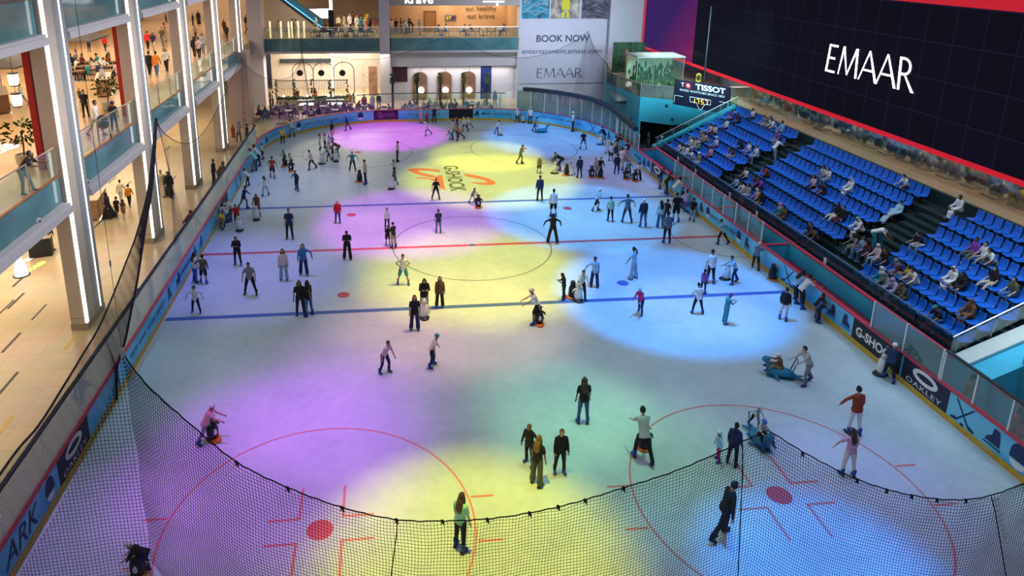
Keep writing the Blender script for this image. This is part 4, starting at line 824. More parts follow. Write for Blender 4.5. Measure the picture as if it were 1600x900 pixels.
# seats
def seat_proto():
    b = MB(); b.sm = True
    prof = [(-.42, .40, .40), (-.40, .43, .43), (-.2, .415, .44), (.0, .40, .44), (.06, .45, .43), (.10, .62, .42), (.13, .80, .38), (.12, .86, .30)]
    top = []; bot = []
    for y, z, w in prof:
        top.append([Vector((-w/2, y+.0, z+.03)), Vector((-w/4, y, z)), Vector((0, y, z-.012)), Vector((w/4, y, z)), Vector((w/2, y, z+.03))])
    vs = [v for r_ in top for v in r_]; n = 5; th = Vector((0, .03, -.03)); vs2 = [v+th for v in vs]
    fs = []; m = len(prof)
    for j in range(m-1):
        for i in range(n-1): a = j*n+i; fs.append((a, a+1, a+n+1, a+n)); a2 = a+m*n; fs.append((a2, a2+n, a2+n+1, a2+1))
    for j in range(m-1):
        a = j*n; fs.append((a, a+n, a+n+m*n, a+m*n)); a = j*n+n-1; fs.append((a, a+m*n, a+n+m*n, a+n))
    for i in range(n-1): fs.append((i, i+m*n, i+1+m*n, i+1)); a = (m-1)*n+i; fs.append((a, a+1, a+1+m*n, a+m*n))
    b.add(vs+vs2, fs)
    b.sm = False; b.m = 1; b.box((0, -.1, .18), (.06, .12, .36)); b.box((0, -.12, .35), (.5, .08, .04))
    return b.mesh('stadium_seat')
M_SEAT = mat('seat_blue', (.006, .13, .62), .4); seat_me = seat_proto(); seat_me.materials.append(M_SEAT); seat_me.materials.append(mat('seat_leg', (.02, .02, .03), .5))
BL = [('the block nearest the camera', -14.9, -8.05), ('the middle block', -5.9, 4.3), ('the far block', 6.05, 14.6)]
rown = ['the top row', 'the second row from the top', 'the third row from the top', 'the fourth row from the top', 'the fifth row from the top', 'the second row from the front', 'the front row']
SEATS = []
for bn, y0, y1 in BL:
    for k in range(7):
        a, c = y0, y1
        if bn.startswith('the block') : a = -14.9+(.8 if k < 2 else 0)-(3.5 if 0 else 0)
        if k == 6 and bn.startswith('the middle'): a = -5.0
        n = int((c-a)/.5)
        for i in range(n):
            y = (a+.25+.5*i) if bn != 'the middle block' else c-.25-.5*i
            if k == 0 and bn.startswith('the block') and y > -8.6: continue
            SEATS.append((k, y, bn))
# the extra seats beyond the frame's edge of the upper rows are left out
SEATS = [s for s in SEATS if -5 < proj((rowx(s[0]), s[1], rowz(s[0])+.5))[0] < 1612]
SEATS.sort(key=lambda s: (Vector((rowx(s[0]), s[1], rowz(s[0])))-CV).length)
rest = SEATS[300:]; SEATS = SEATS[:300]
for k, y, bn in SEATS:
    o = bpy.data.objects.new('stadium_seat', seat_me); COL.objects.link(o); o.location = (rowx(k), y, rowz(k)); o.rotation_euler = (0, 0, -PI/2)
    tag(o, 'empty or taken blue plastic seat in %s of %s' % (rown[k], bn), 'seat', 'blue seats in %s of %s' % (rown[k], bn)); o['label'] = o['label'].replace('empty or taken ', '')
b = MB()
R = Matrix.Rotation(-PI/2, 3, 'Z')
vv = [v.co.copy() for v in seat_me.vertices]; ff = [list(p.vertices) for p in seat_me.polygons]
b.sm = True
for k, y, bn in rest:
    b.m = 0; b.add([R@v+Vector((rowx(k), y, rowz(k))) for v in vv], ff[:-12])
tag(b.obj('stadium_seats', [M_SEAT]), 'blue plastic seats at the far end of the far block', 'seats', kind='stuff')
# ================================================================ SCREEN AND GALLERY
def screen_build(nt, b):
    tc = nt.nodes.new('ShaderNodeTexCoord'); br = nt.nodes.new('ShaderNodeTexBrick'); br.offset = 0; br.inputs['Scale'].default_value = 1.
    br.inputs['Color1'].default_value = (.004, .004, .009, 1); br.inputs['Color2'].default_value = (.005, .004, .012, 1); br.inputs['Mortar'].default_value = (.014, .011, .035, 1); br.inputs['Mortar Size'].default_value = .022; br.inputs['Brick Width'].default_value = 1.9; br.inputs['Row Height'].default_value = 1.9
    mp = nt.nodes.new('ShaderNodeMapping'); mp.inputs['Rotation'].default_value = (0, -PI/2, 0) ; sx = nt.nodes.new('ShaderNodeSeparateXYZ'); cb = nt.nodes.new('ShaderNodeCombineXYZ')
    nt.links.new(tc.outputs['Object'], sx.inputs[0]); nt.links.new(sx.outputs['Y'], cb.inputs['X']); nt.links.new(sx.outputs['Z'], cb.inputs['Y']); nt.links.new(cb.outputs[0], br.inputs['Vector'])
    b.inputs['Base Color'].default_value = (.002, .002, .004, 1); b.inputs['Roughness'].default_value = .6; b.inputs['Specular IOR Level'].default_value = .02
    nt.links.new(br.outputs['Color'], b.inputs['Emission Color']); b.inputs['Emission Strength'].default_value = 1.
SXX = 24.0
r = tag(empty('video_screen', (SXX, 0, 6.0)), 'giant black video screen with five glowing white capitals above the seats', 'screen')
b = MB(); b.bx(0, .4, -40, 26.0, .25, 7.65); b.obj('display', nodes_mat('screen_black', screen_build), r)
def mag_build(nt, b):
    tc = nt.nodes.new('ShaderNodeTexCoord'); sx = nt.nodes.new('ShaderNodeSeparateXYZ'); mr = nt.nodes.new('ShaderNodeMath'); mr.operation = 'MULTIPLY_ADD'; mr.inputs[1].default_value = -.075; mr.inputs[2].default_value = 2.75
    m2 = nt.nodes.new('ShaderNodeMath'); m2.operation = 'MULTIPLY_ADD'; m2.inputs[1].default_value = -.09
    cr = nt.nodes.new('ShaderNodeValToRGB'); cr.color_ramp.elements[0].color = (.035, .012, .11, 1); cr.color_ramp.elements[1].color = (.28, .01, .09, 1); e = cr.color_ramp.elements.new(.5); e.color = (.13, .012, .10, 1)
    nt.links.new(tc.outputs['Object'], sx.inputs[0]); nt.links.new(sx.outputs['Y'], mr.inputs[0]); nt.links.new(sx.outputs['Z'], m2.inputs[0]); nt.links.new(mr.outputs[0], m2.inputs[2]); nt.links.new(m2.outputs[0], cr.inputs['Fac'])
    b.inputs['Base Color'].default_value = (.004, .002, .004, 1); b.inputs['Specular IOR Level'].default_value = .02; nt.links.new(cr.outputs['Color'], b.inputs['Emission Color']); b.inputs['Emission Strength'].default_value = 1.
b = MB(); b.bx(0, .4, 26.0, 38.6, .25, 7.65); b.obj('display_magenta', nodes_mat('screen_magenta', mag_build), r)
M_SRED = mat('screen_red', (.5, .008, .02), .5, emit=.55, ecol=(.75, .01, .03))
b = MB(); b.bx(-.06, .5, -40, 38.9, 0, .26); b.bx(-.05, .5, -40, 38.9, 7.65, 10.5); b.bx(-.06, .5, 38.6, 38.9, .26, 7.65); b.obj('frame', M_SRED, r)
vsx, fsx = emaar_mesh(1., 1.)
TL, TR, BLc, BR = [at(px, py, 0, SXX) for px, py in ((1299, 69), (1433, 93), (1291, 111), (1428, 146))]
b = MB(); P = []
for x, y in vsx:
    u, v = x+.5, y+.5; q = (BLc*(1-u)+BR*u)*(1-v)+(TL*(1-u)+TR*u)*v; P.append(Vector((-.03, q.y, q.z-6.0)))
b.add(P, fsx); b.obj('lettering', mat('screen_white_text', (1, 1, 1), emit=5, ecol=(.93, .98, 1)), r)
# gallery shop front behind the seats; display and wall colours imitate reflections in glass
r = tag(empty('gallery_shop_front', (24.75, 0, 4.5)), 'long glass gallery shop front with colourful displays under the screen', 'shop front')
b = MB(); b.bx(0, .05, -20, 17.6, .0, 2.4); b.obj('glass_front', glass('shop_glass', (.8, .85, .85), .12), r)
b = MB(); b.bx(1.6, 1.8, -40, 40, -.0, 6); structure(b.obj('wall_right', mat('gallery_wall', (.16, .26, .36), .7, noise=.9, nscale=.35))).location = (24.75, 0, 4.5)
dc = [((.5, .25, .08), 'amber'), ((.05, .12, .22), 'blue'), ((.04, .12, .05), 'green'), ((.3, .28, .26), 'grey'), ((.25, .32, .4), 'ice'), ((.5, .4, .08), 'yellow'), ((.25, .12, .06), 'brown')]
rg = random.Random(12); pal = [0, 3, 3, 0, 2, 1, 4, 1, 4, 2, 1, 1, 3, 3, 6, 3, 5, 3, 5, 1, 2]
for i, g in enumerate(pal):
    y = 16.6-1.55*i; col, cn = dc[g]
    d = tag(empty('display_stand', (25.25+rg.random()*.35, y, 4.5)), '%s display stand in the gallery window, %s' % (cn, 'stand %s from the far end' % ['one', 'two', 'three', 'four', 'five', 'six', 'seven', 'eight', 'nine', 'ten', 'eleven', 'twelve', 'thirteen', 'fourteen', 'fifteen', 'sixteen', 'seventeen', 'eighteen', 'nineteen', 'twenty', 'twenty-one'][i]), 'display', 'display stands in the gallery window')
    b = MB(); b.box((0, 0, .05), (.8, .9, .1)); b.obj('plinth', mat('plinth_wood', (.3, .22, .14), .5), d)
    b = MB(); b.sm = True
    for k in range(11): b.ell((rg.uniform(-.3, .3), rg.uniform(-.6, .6), .25+rg.random()*1.2), (.14, .10+.2*rg.random(), .2+.3*rg.random()), 8, 6)
    b.obj('exhibit_reflection', mat('exhibit_reflection_'+cn, col, .6, noise=.6, nscale=4), d)
# ================================================================ PEOPLE
def rotx(a): return Matrix.Rotation(a, 3, 'X')
def roty(a): return Matrix.Rotation(a, 3, 'Y')
def rotz(a): return Matrix.Rotation(a, 3, 'Z')
D = math.radians
# pose: lean, (hip flex L, abduct L, knee L), (R), (shoulder flex L, abduct L, elbow L), (R), head pitch; degrees
POSES = {
 'stand':  (3, (2, 5, 3), (-2, 5, 3), (4, 12, 12), (6, 10, 10), -2),
 'wide':   (8, (6, 14, 10), (0, 14, 10), (10, 22, 20), (6, 22, 18), 8),
 'glide':  (12, (24, 7, 24), (-22, 8, 16), (28, 30, 22), (-18, 32, 18), 8),
 'stride': (22, (38, 5, 42), (-34, 12, 14), (45, 22, 40), (-30, 26, 24), 2),
 'spread': (6, (8, 12, 8), (-4, 12, 8), (14, 62, 12), (6, 60, 14), 6),
 'oneout': (4, (4, 6, 4), (-4, 6, 4), (16, 58, 10), (6, 14, 14), 4),
 'hips':   (2, (4, 14, 4), (-4, 14, 4), (-12, 42, 92), (-12, 42, 92), 8),
 'phone':  (4, (3, 6, 5), (-5, 6, 4), (26, 12, 100), (30, 10, 95), 22),
 'point':  (8, (6, 8, 6), (-4, 9, 6), (70, 18, 20), (12, 18, 30), 4),
 'push':   (26, (24, 7, 22), (-14, 8, 20), (44, 6, 24), (46, 6, 22), 0),
 'hunch':  (26, (22, 6, 26), (4, 8, 20), (14, 14, 20), (-14, 16, 22), -4),
 'bend':   (62, (48, 8, 34), (18, 9, 26), (40, 4, 16), (36, 4, 20), -6),
 'lean':   (38, (20, 8, 10), (8, 9, 12), (48, 16, 62), (46, 16, 64), -12),
 'walk':   (4, (22, 3, 8), (-20, 3, 16), (-18, 8, 14), (20, 8, 20), 4),
 'sit':    (6, (84, 8, 82), (80, 10, 78), (18, 8, 58), (22, 8, 52), 8),
 'sitfwd': (30, (86, 12, 84), (80, 13, 74), (28, 10, 50), (26, 10, 56), 8),
 'sitleg': (-4, (86, 10, 40), (82, 12, 44), (12, 14, 56), (14, 14, 52), 12),
 'recline': (-38, (70, 8, 30), (62, 8, 24), (20, 16, 70), (22, 16, 70), 24),
 'sled':   (14, (104, 14, 50), (100, 14, 46), (60, 12, 50), (60, 12, 50), 6),
}
SEATED = ('sit', 'sitfwd', 'sitleg', 'recline', 'sled')
def skeleton(pose, kid):
    lean, lL, lR, aL, aR, hp = POSES[pose]
    J = {}
    k = .9 if kid else 1.
    T = rotx(-D(lean))
    P = Vector((0, 0, 0)); ch = P+T@Vector((0, 0, .30)); nk = P+T@Vector((0, 0, .50)); hd = nk+T@rotx(D(lean*.6))@rotx(-D(hp))@Vector((0, .025, .165 if not kid else .18))
    J.update(P=P, ch=ch, nk=nk, hd=hd, T=T, HR=rotx(-D(lean*.4+hp)))
    for s, nm, L, A in ((-1, 'L', lL, aL), (1, 'R', lR, aR)):
        h = P+T@Vector((s*.09, 0, -.02)) if lean < 80 else P
        f, ab, kn = L
        d1 = Vector((s*math.sin(D(ab)), math.sin(D(f))*math.cos(D(ab)), -math.cos(D(f))*math.cos(D(ab))))
        d2 = Vector((s*math.sin(D(ab))*.8, math.sin(D(f-kn))*math.cos(D(ab)), -math.cos(D(f-kn))*math.cos(D(ab))))
        kne = h+d1*.43; an = kne+d2.normalized()*.41
        J['h'+nm], J['k'+nm], J['a'+nm] = h, kne, an
        J['sd'+nm] = d2.normalized()
        sh = nk+T@Vector((s*(.168*k), 0, -.062))
        f, ab, el = A
        u1 = rotx(-D(lean*.0))@Vector((s*math.sin(D(ab)), math.sin(D(f))*math.cos(D(ab)), -math.cos(D(f))*math.cos(D(ab))))
        if pose == 'hips': u2 = Vector((-s*.75, .35, -.55)).normalized()
        elif pose in ('phone',): u2 = Vector((-s*.42, .8, .35)).normalized()
        else: u2 = Vector((s*math.sin(D(ab))*.35, math.sin(D(f+el*.75)), -math.cos(D(f+el*.75)))).normalized()
        eb = sh+u1*.28; wr = eb+u2*.25
        J['s'+nm], J['e'+nm], J['w'+nm] = sh, eb, wr; J['wd'+nm] = u2
    lo = min(J['aL'].z, J['aR'].z); off = Vector((0, 0, -lo))
    for q in list(J):
        if isinstance(J[q], Vector) and q not in ('sdL', 'sdR', 'wdL', 'wdR'): J[q] = J[q]+off
    return J
ANK = .145   # ankle height above the ice on skates
def ering(c, R, rx, ry, n=14, sq=0.):
    out = []
    for i in range(n):
        a = 2*PI*i/n; out.append(c+R@Vector((rx*math.cos(a), ry*math.sin(a), 0)))
    return out
def torso(b, J, grow=0., bottom=-.10, wide=1., hem=0.):
    T = J['T']; P = J['P']
    secs = [(bottom, .155+hem, .105+hem*.7), (-.02, .165+hem*.6, .11+hem*.4), (.08, .145, .10), (.2, .145, .10), (.34, .165, .112), (.42, .172, .105), (.472, .14, .082), (.51, .07, .062)]
    b.loft([ering(P+T@Vector((0, .0, z)), T, (rx+grow)*wide, (ry+grow)*wide) for z, rx, ry in secs])
def limb(b, pts, rs, n=10):
    q = [Vector(p) for p in pts]; d0 = (q[0]-q[1]).normalized(); d1 = (q[-1]-q[-2]).normalized()
    P = [q[0]+d0*rs[0]*.8, q[0]+d0*rs[0]*.4]+q+[q[-1]+d1*rs[-1]*.4, q[-1]+d1*rs[-1]*.8]; Rr = [rs[0]*.5, rs[0]*.85]+list(rs)+[rs[-1]*.85, rs[-1]*.5]
    b.tube(P, Rr, n)
def mid(a, c, t): return a+(c-a)*t
def remesh(b, name, vox):
    me = b.mesh('tmp'); o = bpy.data.objects.new('tmp', me); COL.objects.link(o)
    m = o.modifiers.new('r', 'REMESH'); m.mode = 'VOXEL'; m.voxel_size = vox; m.use_smooth_shade = True
    s = o.modifiers.new('s', 'SMOOTH'); s.factor = .5; s.iterations = 3
    dg = bpy.context.evaluated_depsgraph_get(); dg.update()
    out = bpy.data.meshes.new_from_object(o.evaluated_get(dg)); out.name = name
    bpy.data.objects.remove(o); bpy.data.meshes.remove(me)
    out.polygons.foreach_set('use_smooth', [True]*len(out.polygons)); out.materials.clear()
    return out
_PM = {}
def grab(me, b2, nmat=2):
    """append an MB's geometry to a mesh (hands, eyes)"""
    bm = bmesh.new(); bm.from_mesh(me); vs = [bm.verts.new(v) for v in b2.v]; 
    for f, mi, s in zip(b2.f, b2.mi, b2.smooth):
        try: q = bm.faces.new([vs[i] for i in f]); q.material_index = mi; q.smooth = s
        except ValueError: pass
    bm.to_mesh(me); bm.free(); return me
def piece(kind, pose, kid):
    key = (kind, pose, kid)
    if key in _PM: return _PM[key]
    J = skeleton(pose, kid); b = MB(); T = J['T']; hs = 1.18 if kid else 1.; HR = J['HR']; hd = J['hd']
    if kind == 'body':
        torso(b, J, -.012)
        b.tube([J['nk']+T@Vector((0, 0, -.03)), mid(J['nk'], hd, .7)], .052, 10)
        def face(q, d):
            if d.y > .3 and d.z < -.25: q = q*1.0+Vector((0, .012, 0))
            if d.z < -.5: q = Vector((q.x*.86, q.y, q.z))
            return q
        b.ell(hd, (.076*hs, .093*hs, .112*hs), 16, 12, HR, face)
        b.ell(hd+HR@Vector((0, .096, -.012))*hs, (.013, .02, .022), 6, 5, HR)
        for s in (-1, 1): b.ell(hd+HR@Vector((s*.077, -.005, -.012))*hs, (.012, .02, .03), 6, 5, HR)
        for s in 'LR':
            limb(b, [J['h'+s], mid(J['h'+s], J['k'+s], .5), J['k'+s], mid(J['k'+s], J['a'+s], .35), J['a'+s]], [.085, .072, .052, .054, .036])
            limb(b, [J['s'+s], mid(J['s'+s], J['e'+s], .5), J['e'+s], mid(J['e'+s], J['w'+s], .4), J['w'+s]], [.052, .044, .036, .034, .025])
            w = J['w'+s]; d = J['wd'+s]; b.ell(w+d*.05, (.034, .05, .022), 8, 6, d.to_track_quat('Y', 'Z').to_matrix())
        me = remesh(b, 'person_body', .0135)
        h = MB(); h.sm = True
        for s in 'LR':
            w = J['w'+s]; d = J['wd'+s]; M = d.to_track_quat('Y', 'Z').to_matrix(); sg = -1 if s == 'L' else 1
            for i, L in enumerate((.062, .072, .068, .052)):
                x = -.026+.0175*i; p0 = w+M@Vector((x, .075, 0)); h.tube([p0, p0+M@Vector((x*.15, L*.5, -.006)), p0+M@Vector((x*.15, L*.85, -.024))], [.009, .0085, .006], 5)
            p0 = w+M@Vector((-sg*.028, .03, 0)); h.tube([p0, p0+M@Vector((-sg*.028, .025, -.006)), p0+M@Vector((-sg*.034, .052, -.014))], [.011, .0095, .007], 5)
        h.m = 1
        for s in (-1, 1): h.ell(hd+HR@Vector((s*.03, .088, .012))*hs, (.012, .008, .007), 6, 4, HR); h.ell(hd+HR@Vector((s*.03, .090, .034))*hs, (.018, .006, .004), 6, 4, HR)
        h.m = 2; h.ell(hd+HR@Vector((0, .096, -.052))*hs, (.024, .006, .007), 6, 4, HR)
        grab(me, h)
    elif kind in ('tshirt', 'longshirt', 'coat'):
        lo = -.12 if kind != 'coat' else -.2
        torso(b, J, .016 if kind == 'tshirt' else .026, lo, 1., .012)
        for s in 'LR':
            if kind == 'tshirt': limb(b, [J['s'+s], mid(J['s'+s], J['e'+s], .72)], [.060, .060])
            else: limb(b, [J['s'+s], J['e'+s], mid(J['e'+s], J['w'+s], .95)], [.062, .052, .040])
        me = remesh(b, 'person_'+kind, .018)
    elif kind in ('trousers', 'shorts', 'wide'):
        secs = [(-.11, .15, .115), (-.02, .168, .12), (.06, .155, .112)]
        b.loft([ering(J['P']+T@Vector((0, 0, z)), T, rx+.006, ry+.006) for z, rx, ry in secs])
        for s in 'LR':
            h, k, a = J['h'+s], J['k'+s], J['a'+s]
            if kind == 'trousers': limb(b, [h, mid(h, k, .5), k, mid(k, a, .5), mid(k, a, .97)], [.102, .09, .07, .06, .054])
            elif kind == 'wide': limb(b, [h, mid(h, k, .5), k, mid(k, a, .5), mid(k, a, 1.02)], [.105, .098, .09, .092, .1])
            else: limb(b, [h, mid(h, k, .5), mid(h, k, .92)], [.105, .1, .094])
        me = remesh(b, 'person_'+kind, .018)
    elif kind == 'robe':
        torso(b, J, .03, -.12, 1.02, .01)
        for s in 'LR': limb(b, [J['s'+s], J['e'+s], mid(J['e'+s], J['w'+s], .95)], [.075, .068, .07])
        h, k, a = [(J[q+'L']+J[q+'R'])/2 for q in 'hka']
        if pose in SEATED:
            fw = Vector((0, 1, 0))
            b.loft([ering(J['P']+Vector((0, .0, 0)), rotx(-PI/2), .19, .13), ering(mid(h, k, .5), rotx(-PI/2), .2, .13), ering(k+Vector((0, .03, 0)), rotx(-PI/4), .2, .13), ering(mid(k, a, .5), Matrix.Identity(3), .2, .12), ering(a+Vector((0, 0, -.03)), Matrix.Identity(3), .22, .14)])
        else:
            b.loft([ering(J['P']+Vector((0, 0, .02)), T, .19, .14), ering(mid(h, k, .6), Matrix.Identity(3), .2, .17), ering(mid(k, a, .3), Matrix.Identity(3), .22, .2), ering(a+Vector((0, 0, -.05)), Matrix.Identity(3), .25, .24)])
            for s in 'LR': limb(b, [J['h'+s], J['k'+s], J['a'+s]], [.12, .11, .12])
        me = remesh(b, 'person_robe', .02)
    else:
        b.sm = True
        def capfn(q, d, cut=.0, side=.1):
            if d.y > .12 and d.z < .60 and abs(d.x) < .85: return q*.78
            if d.z < -.55: return q*.82
            return q
        if kind in ('short_hair', 'long_hair', 'ponytail'):
            b.ell(hd+HR@Vector((0, -.006, .012)), (.086*hs, .103*hs, .12*hs), 16, 12, HR, capfn)
            bk = lambda x, y, z: hd+HR@Vector((x*hs, y*hs, z*hs))
            if kind == 'long_hair':
                dn = T@Vector((0, 0, -1)); c0 = bk(0, -.06, -.02); I = T
                b.loft([ering(c0, HR, .088, .055), ering(c0+dn*.12+T@Vector((0, -.03, 0)), T, .105, .05), ering(c0+dn*.28+T@Vector((0, -.06, 0)), T, .115, .045), ering(c0+dn*.40+T@Vector((0, -.06, 0)), T, .08, .03)])
                for s in (-1, 1): b.tube([bk(s*.078, .0, .03), bk(s*.085, .01, -.08), bk(s*.08, .01, -.15)+dn*.08], [.03, .03, .02], 7)
            if kind == 'ponytail':
                dn = Vector((0, 0, -1)); c0 = bk(0, -.10, .03); b.tube([c0, c0+T@Vector((0, -.06, -.05)), c0+T@Vector((0, -.08, -.2)), c0+T@Vector((0, -.05, -.34))], [.03, .04, .036, .012], 8)
        elif kind == 'helmet':
            def hf(q, d):
                if d.z < -.12: return Vector((q.x*.92, q.y*.92, -.012-.02*abs(d.z)))
                return q
            b.ell(hd+HR@Vector((0, -.008, .03)), (.108*hs, .128*hs, .112*hs), 18, 12, HR, hf)
            b.m = 1
            for s in (-1, 0, 1):
                for yy in (-.05, .03): b.ell(hd+HR@Vector((s*.05, yy, .135-.02*abs(s)))*1., (.008, .022, .006), 6, 4, HR)
            b.tube([hd+HR@Vector((-.09*hs, 0, .0)), hd+HR@Vector((-.06*hs, .03, -.12*hs)), hd+HR@Vector((.06*hs, .03, -.12*hs)), hd+HR@Vector((.09*hs, 0, .0))], .007, 5)
        elif kind == 'cap':
            b.ell(hd+HR@Vector((0, -.006, .022)), (.088*hs, .106*hs, .11*hs), 16, 12, HR, lambda q, d: q*.8 if d.z < -.05 else q)
            b.loft([ering(hd+HR@Vector((0, .10, .05)), HR, .075, .075, 10), ering(hd+HR@Vector((0, .105, .06)), HR, .07, .07, 10)])
        elif kind == 'headscarf':
            def hj(q, d):
                if d.y > .55 and d.z < .5 and d.z > -.75: return q*.76
                return q
            b.ell(hd+HR@Vector((0, -.008, -.005)), (.103*hs, .118*hs, .138*hs), 16, 12, HR, hj)
            c0 = J['nk']; b.loft([ering(mid(c0, hd, .45), T, .085, .09), ering(c0+T@Vector((0, 0, .02)), T, .12, .11), ering(c0+T@Vector((0, .0, -.10)), T, .2, .14), ering(c0+T@Vector((0, -.01, -.2)), T, .18, .14)])
        elif kind == 'ghutra':
            b.ell(hd+HR@Vector((0, -.01, .012)), (.098*hs, .112*hs, .124*hs), 16, 12, HR, capfn)
            c0 = hd+HR@Vector((0, -.05, 0)); b.loft([ering(c0, HR, .105, .07), ering(mid(hd, J['nk'], .7)+T@Vector((0, -.06, 0)), T, .14, .07), ering(J['nk']+T@Vector((0, -.09, -.12)), T, .2, .06), ering(J['nk']+T@Vector((0, -.1, -.26)), T, .17, .04)])
            b.m = 1; b.loft([ering(hd+HR@Vector((0, -.01, .078+z)), HR, .1*hs*r, .112*hs*r) for z, r in ((0, .9), (.0, 1.02), (.02, 1.0), (.02, .85))])
        me = b.mesh('person_'+kind)
    _PM[key] = me
    return me
def shoe_mesh(skate):
    key = ('skate' if skate else 'shoe',)
    if key in _PM: return _PM[key]
    b = MB(); b.sm = True; z0 = .05 if skate else .0   # local origin: ankle at z = ANK over the ground
    def R(y, w, h): return [Vector((w*math.cos(2*PI*i/12), y, z0+h*.5+h*.5*math.sin(2*PI*i/12))) for i in range(12)]
    b.loft([R(-.075, .03, .07), R(-.05, .045, .10), R(.0, .045, .11), R(.07, .048, .085), R(.13, .045, .06), R(.165, .025, .045)])
    if skate:
        b.tube([(0, -.02, z0+.05), (0, -.025, z0+.13), (0, -.03, z0+.23)], [.052, .056, .062], 12)
        b.m = 1; b.sm = False; b.box((0, .03, .02), (.006, .27, .04)); b.m = 2; b.box((0, -.04, .043), (.03, .06, .03)); b.box((0, .09, .043), (.03, .07, .03)); b.box((0, .02, z0+.005), (.08, .24, .014))
    else:
        b.tube([(0, -.02, .05), (0, -.02, .11)], [.045, .04], 10); b.m = 1; b.sm = False; b.box((0, .04, .01), (.085, .25, .02))
    me = b.mesh('shoe'); _PM[key] = me; return me
CC = {'black': (.012, .012, .016), 'white': (.72, .72, .74), 'grey': (.22, .22, .24), 'darkgrey': (.07, .07, .08), 'lightgrey': (.45, .45, .47), 'navy': (.015, .025, .09), 'blue': (.05, .16, .45), 'lightblue': (.30, .50, .68),
      'teal': (.03, .26, .32), 'slate': (.10, .17, .28), 'mint': (.30, .62, .52), 'green': (.12, .5, .12), 'olive': (.10, .10, .05), 'khaki': (.32, .26, .15), 'beige': (.50, .42, .33), 'brown': (.16, .08, .04), 'rust': (.30, .05, .025), 'red': (.55, .02, .02),
      'maroon': (.12, .01, .03), 'pink': (.65, .33, .38), 'palepink': (.66, .52, .55), 'magenta': (.5, .02, .16), 'purple': (.22, .06, .38), 'lilac': (.42, .33, .6), 'orange': (.65, .22, .03), 'yellow': (.75, .52, .05), 'cream': (.68, .63, .50), 'jeans': (.06, .14, .28), 'palejeans': (.28, .40, .52)}
SKIN = [(.42, .25, .17), (.34, .19, .12), (.5, .32, .23), (.24, .13, .08), (.55, .38, .29)]
CN = {'darkgrey': 'dark grey', 'lightgrey': 'light grey', 'lightblue': 'light blue', 'palepink': 'pale pink', 'jeans': 'blue jeans', 'palejeans': 'pale jeans', 'slate': 'slate blue'}
def cname(c): return CN.get(c, c)
def cmat(c, kind='cloth'): return mat('%s_%s' % (kind, c), CC[c], .85 if kind == 'cloth' else .4)
M_EYE = mat('eye_dark', (.02, .015, .01), .4); M_LIP = mat('lip', (.35, .12, .10), .6)
M_BLADE = mat('blade', (.6, .62, .65), .25, metal=.9); M_BOOT = mat('boot_blue', (.01, .06, .33), .45); M_BOOTD = mat('boot_black', (.01, .01, .015), .45)
HAIRC = {'h': 'short_hair', 'l': 'long_hair', 'p': 'ponytail', 'H': 'helmet', 'c': 'cap', 'j': 'headscarf', 'g': 'ghutra', 'n': None}
HC = {'k': (.01, .008, .006), 'b': (.06, .03, .015), 'd': (.20, .11, .04), 'r': (.22, .06, .02)}
_POOL = {}
def slot(o, i, m):
    while len(o.data.materials) <= i: o.data.materials.append(m)
    o.material_slots[i].link = 'OBJECT'; o.material_slots[i].material = m
_HT = {}
def pose_top(pose, kid, foot=ANK):
    if (pose, kid) not in _HT:
        J = skeleton(pose, kid); _HT[(pose, kid)] = J['hd'].z+.13+foot
    return _HT[(pose, kid)]
PEOPLE = []
def new_obj(name, me, par, loc=(0, 0, 0)):
    o = bpy.data.objects.new(name, me); COL.objects.link(o); o.parent = par; o.location = loc; return o
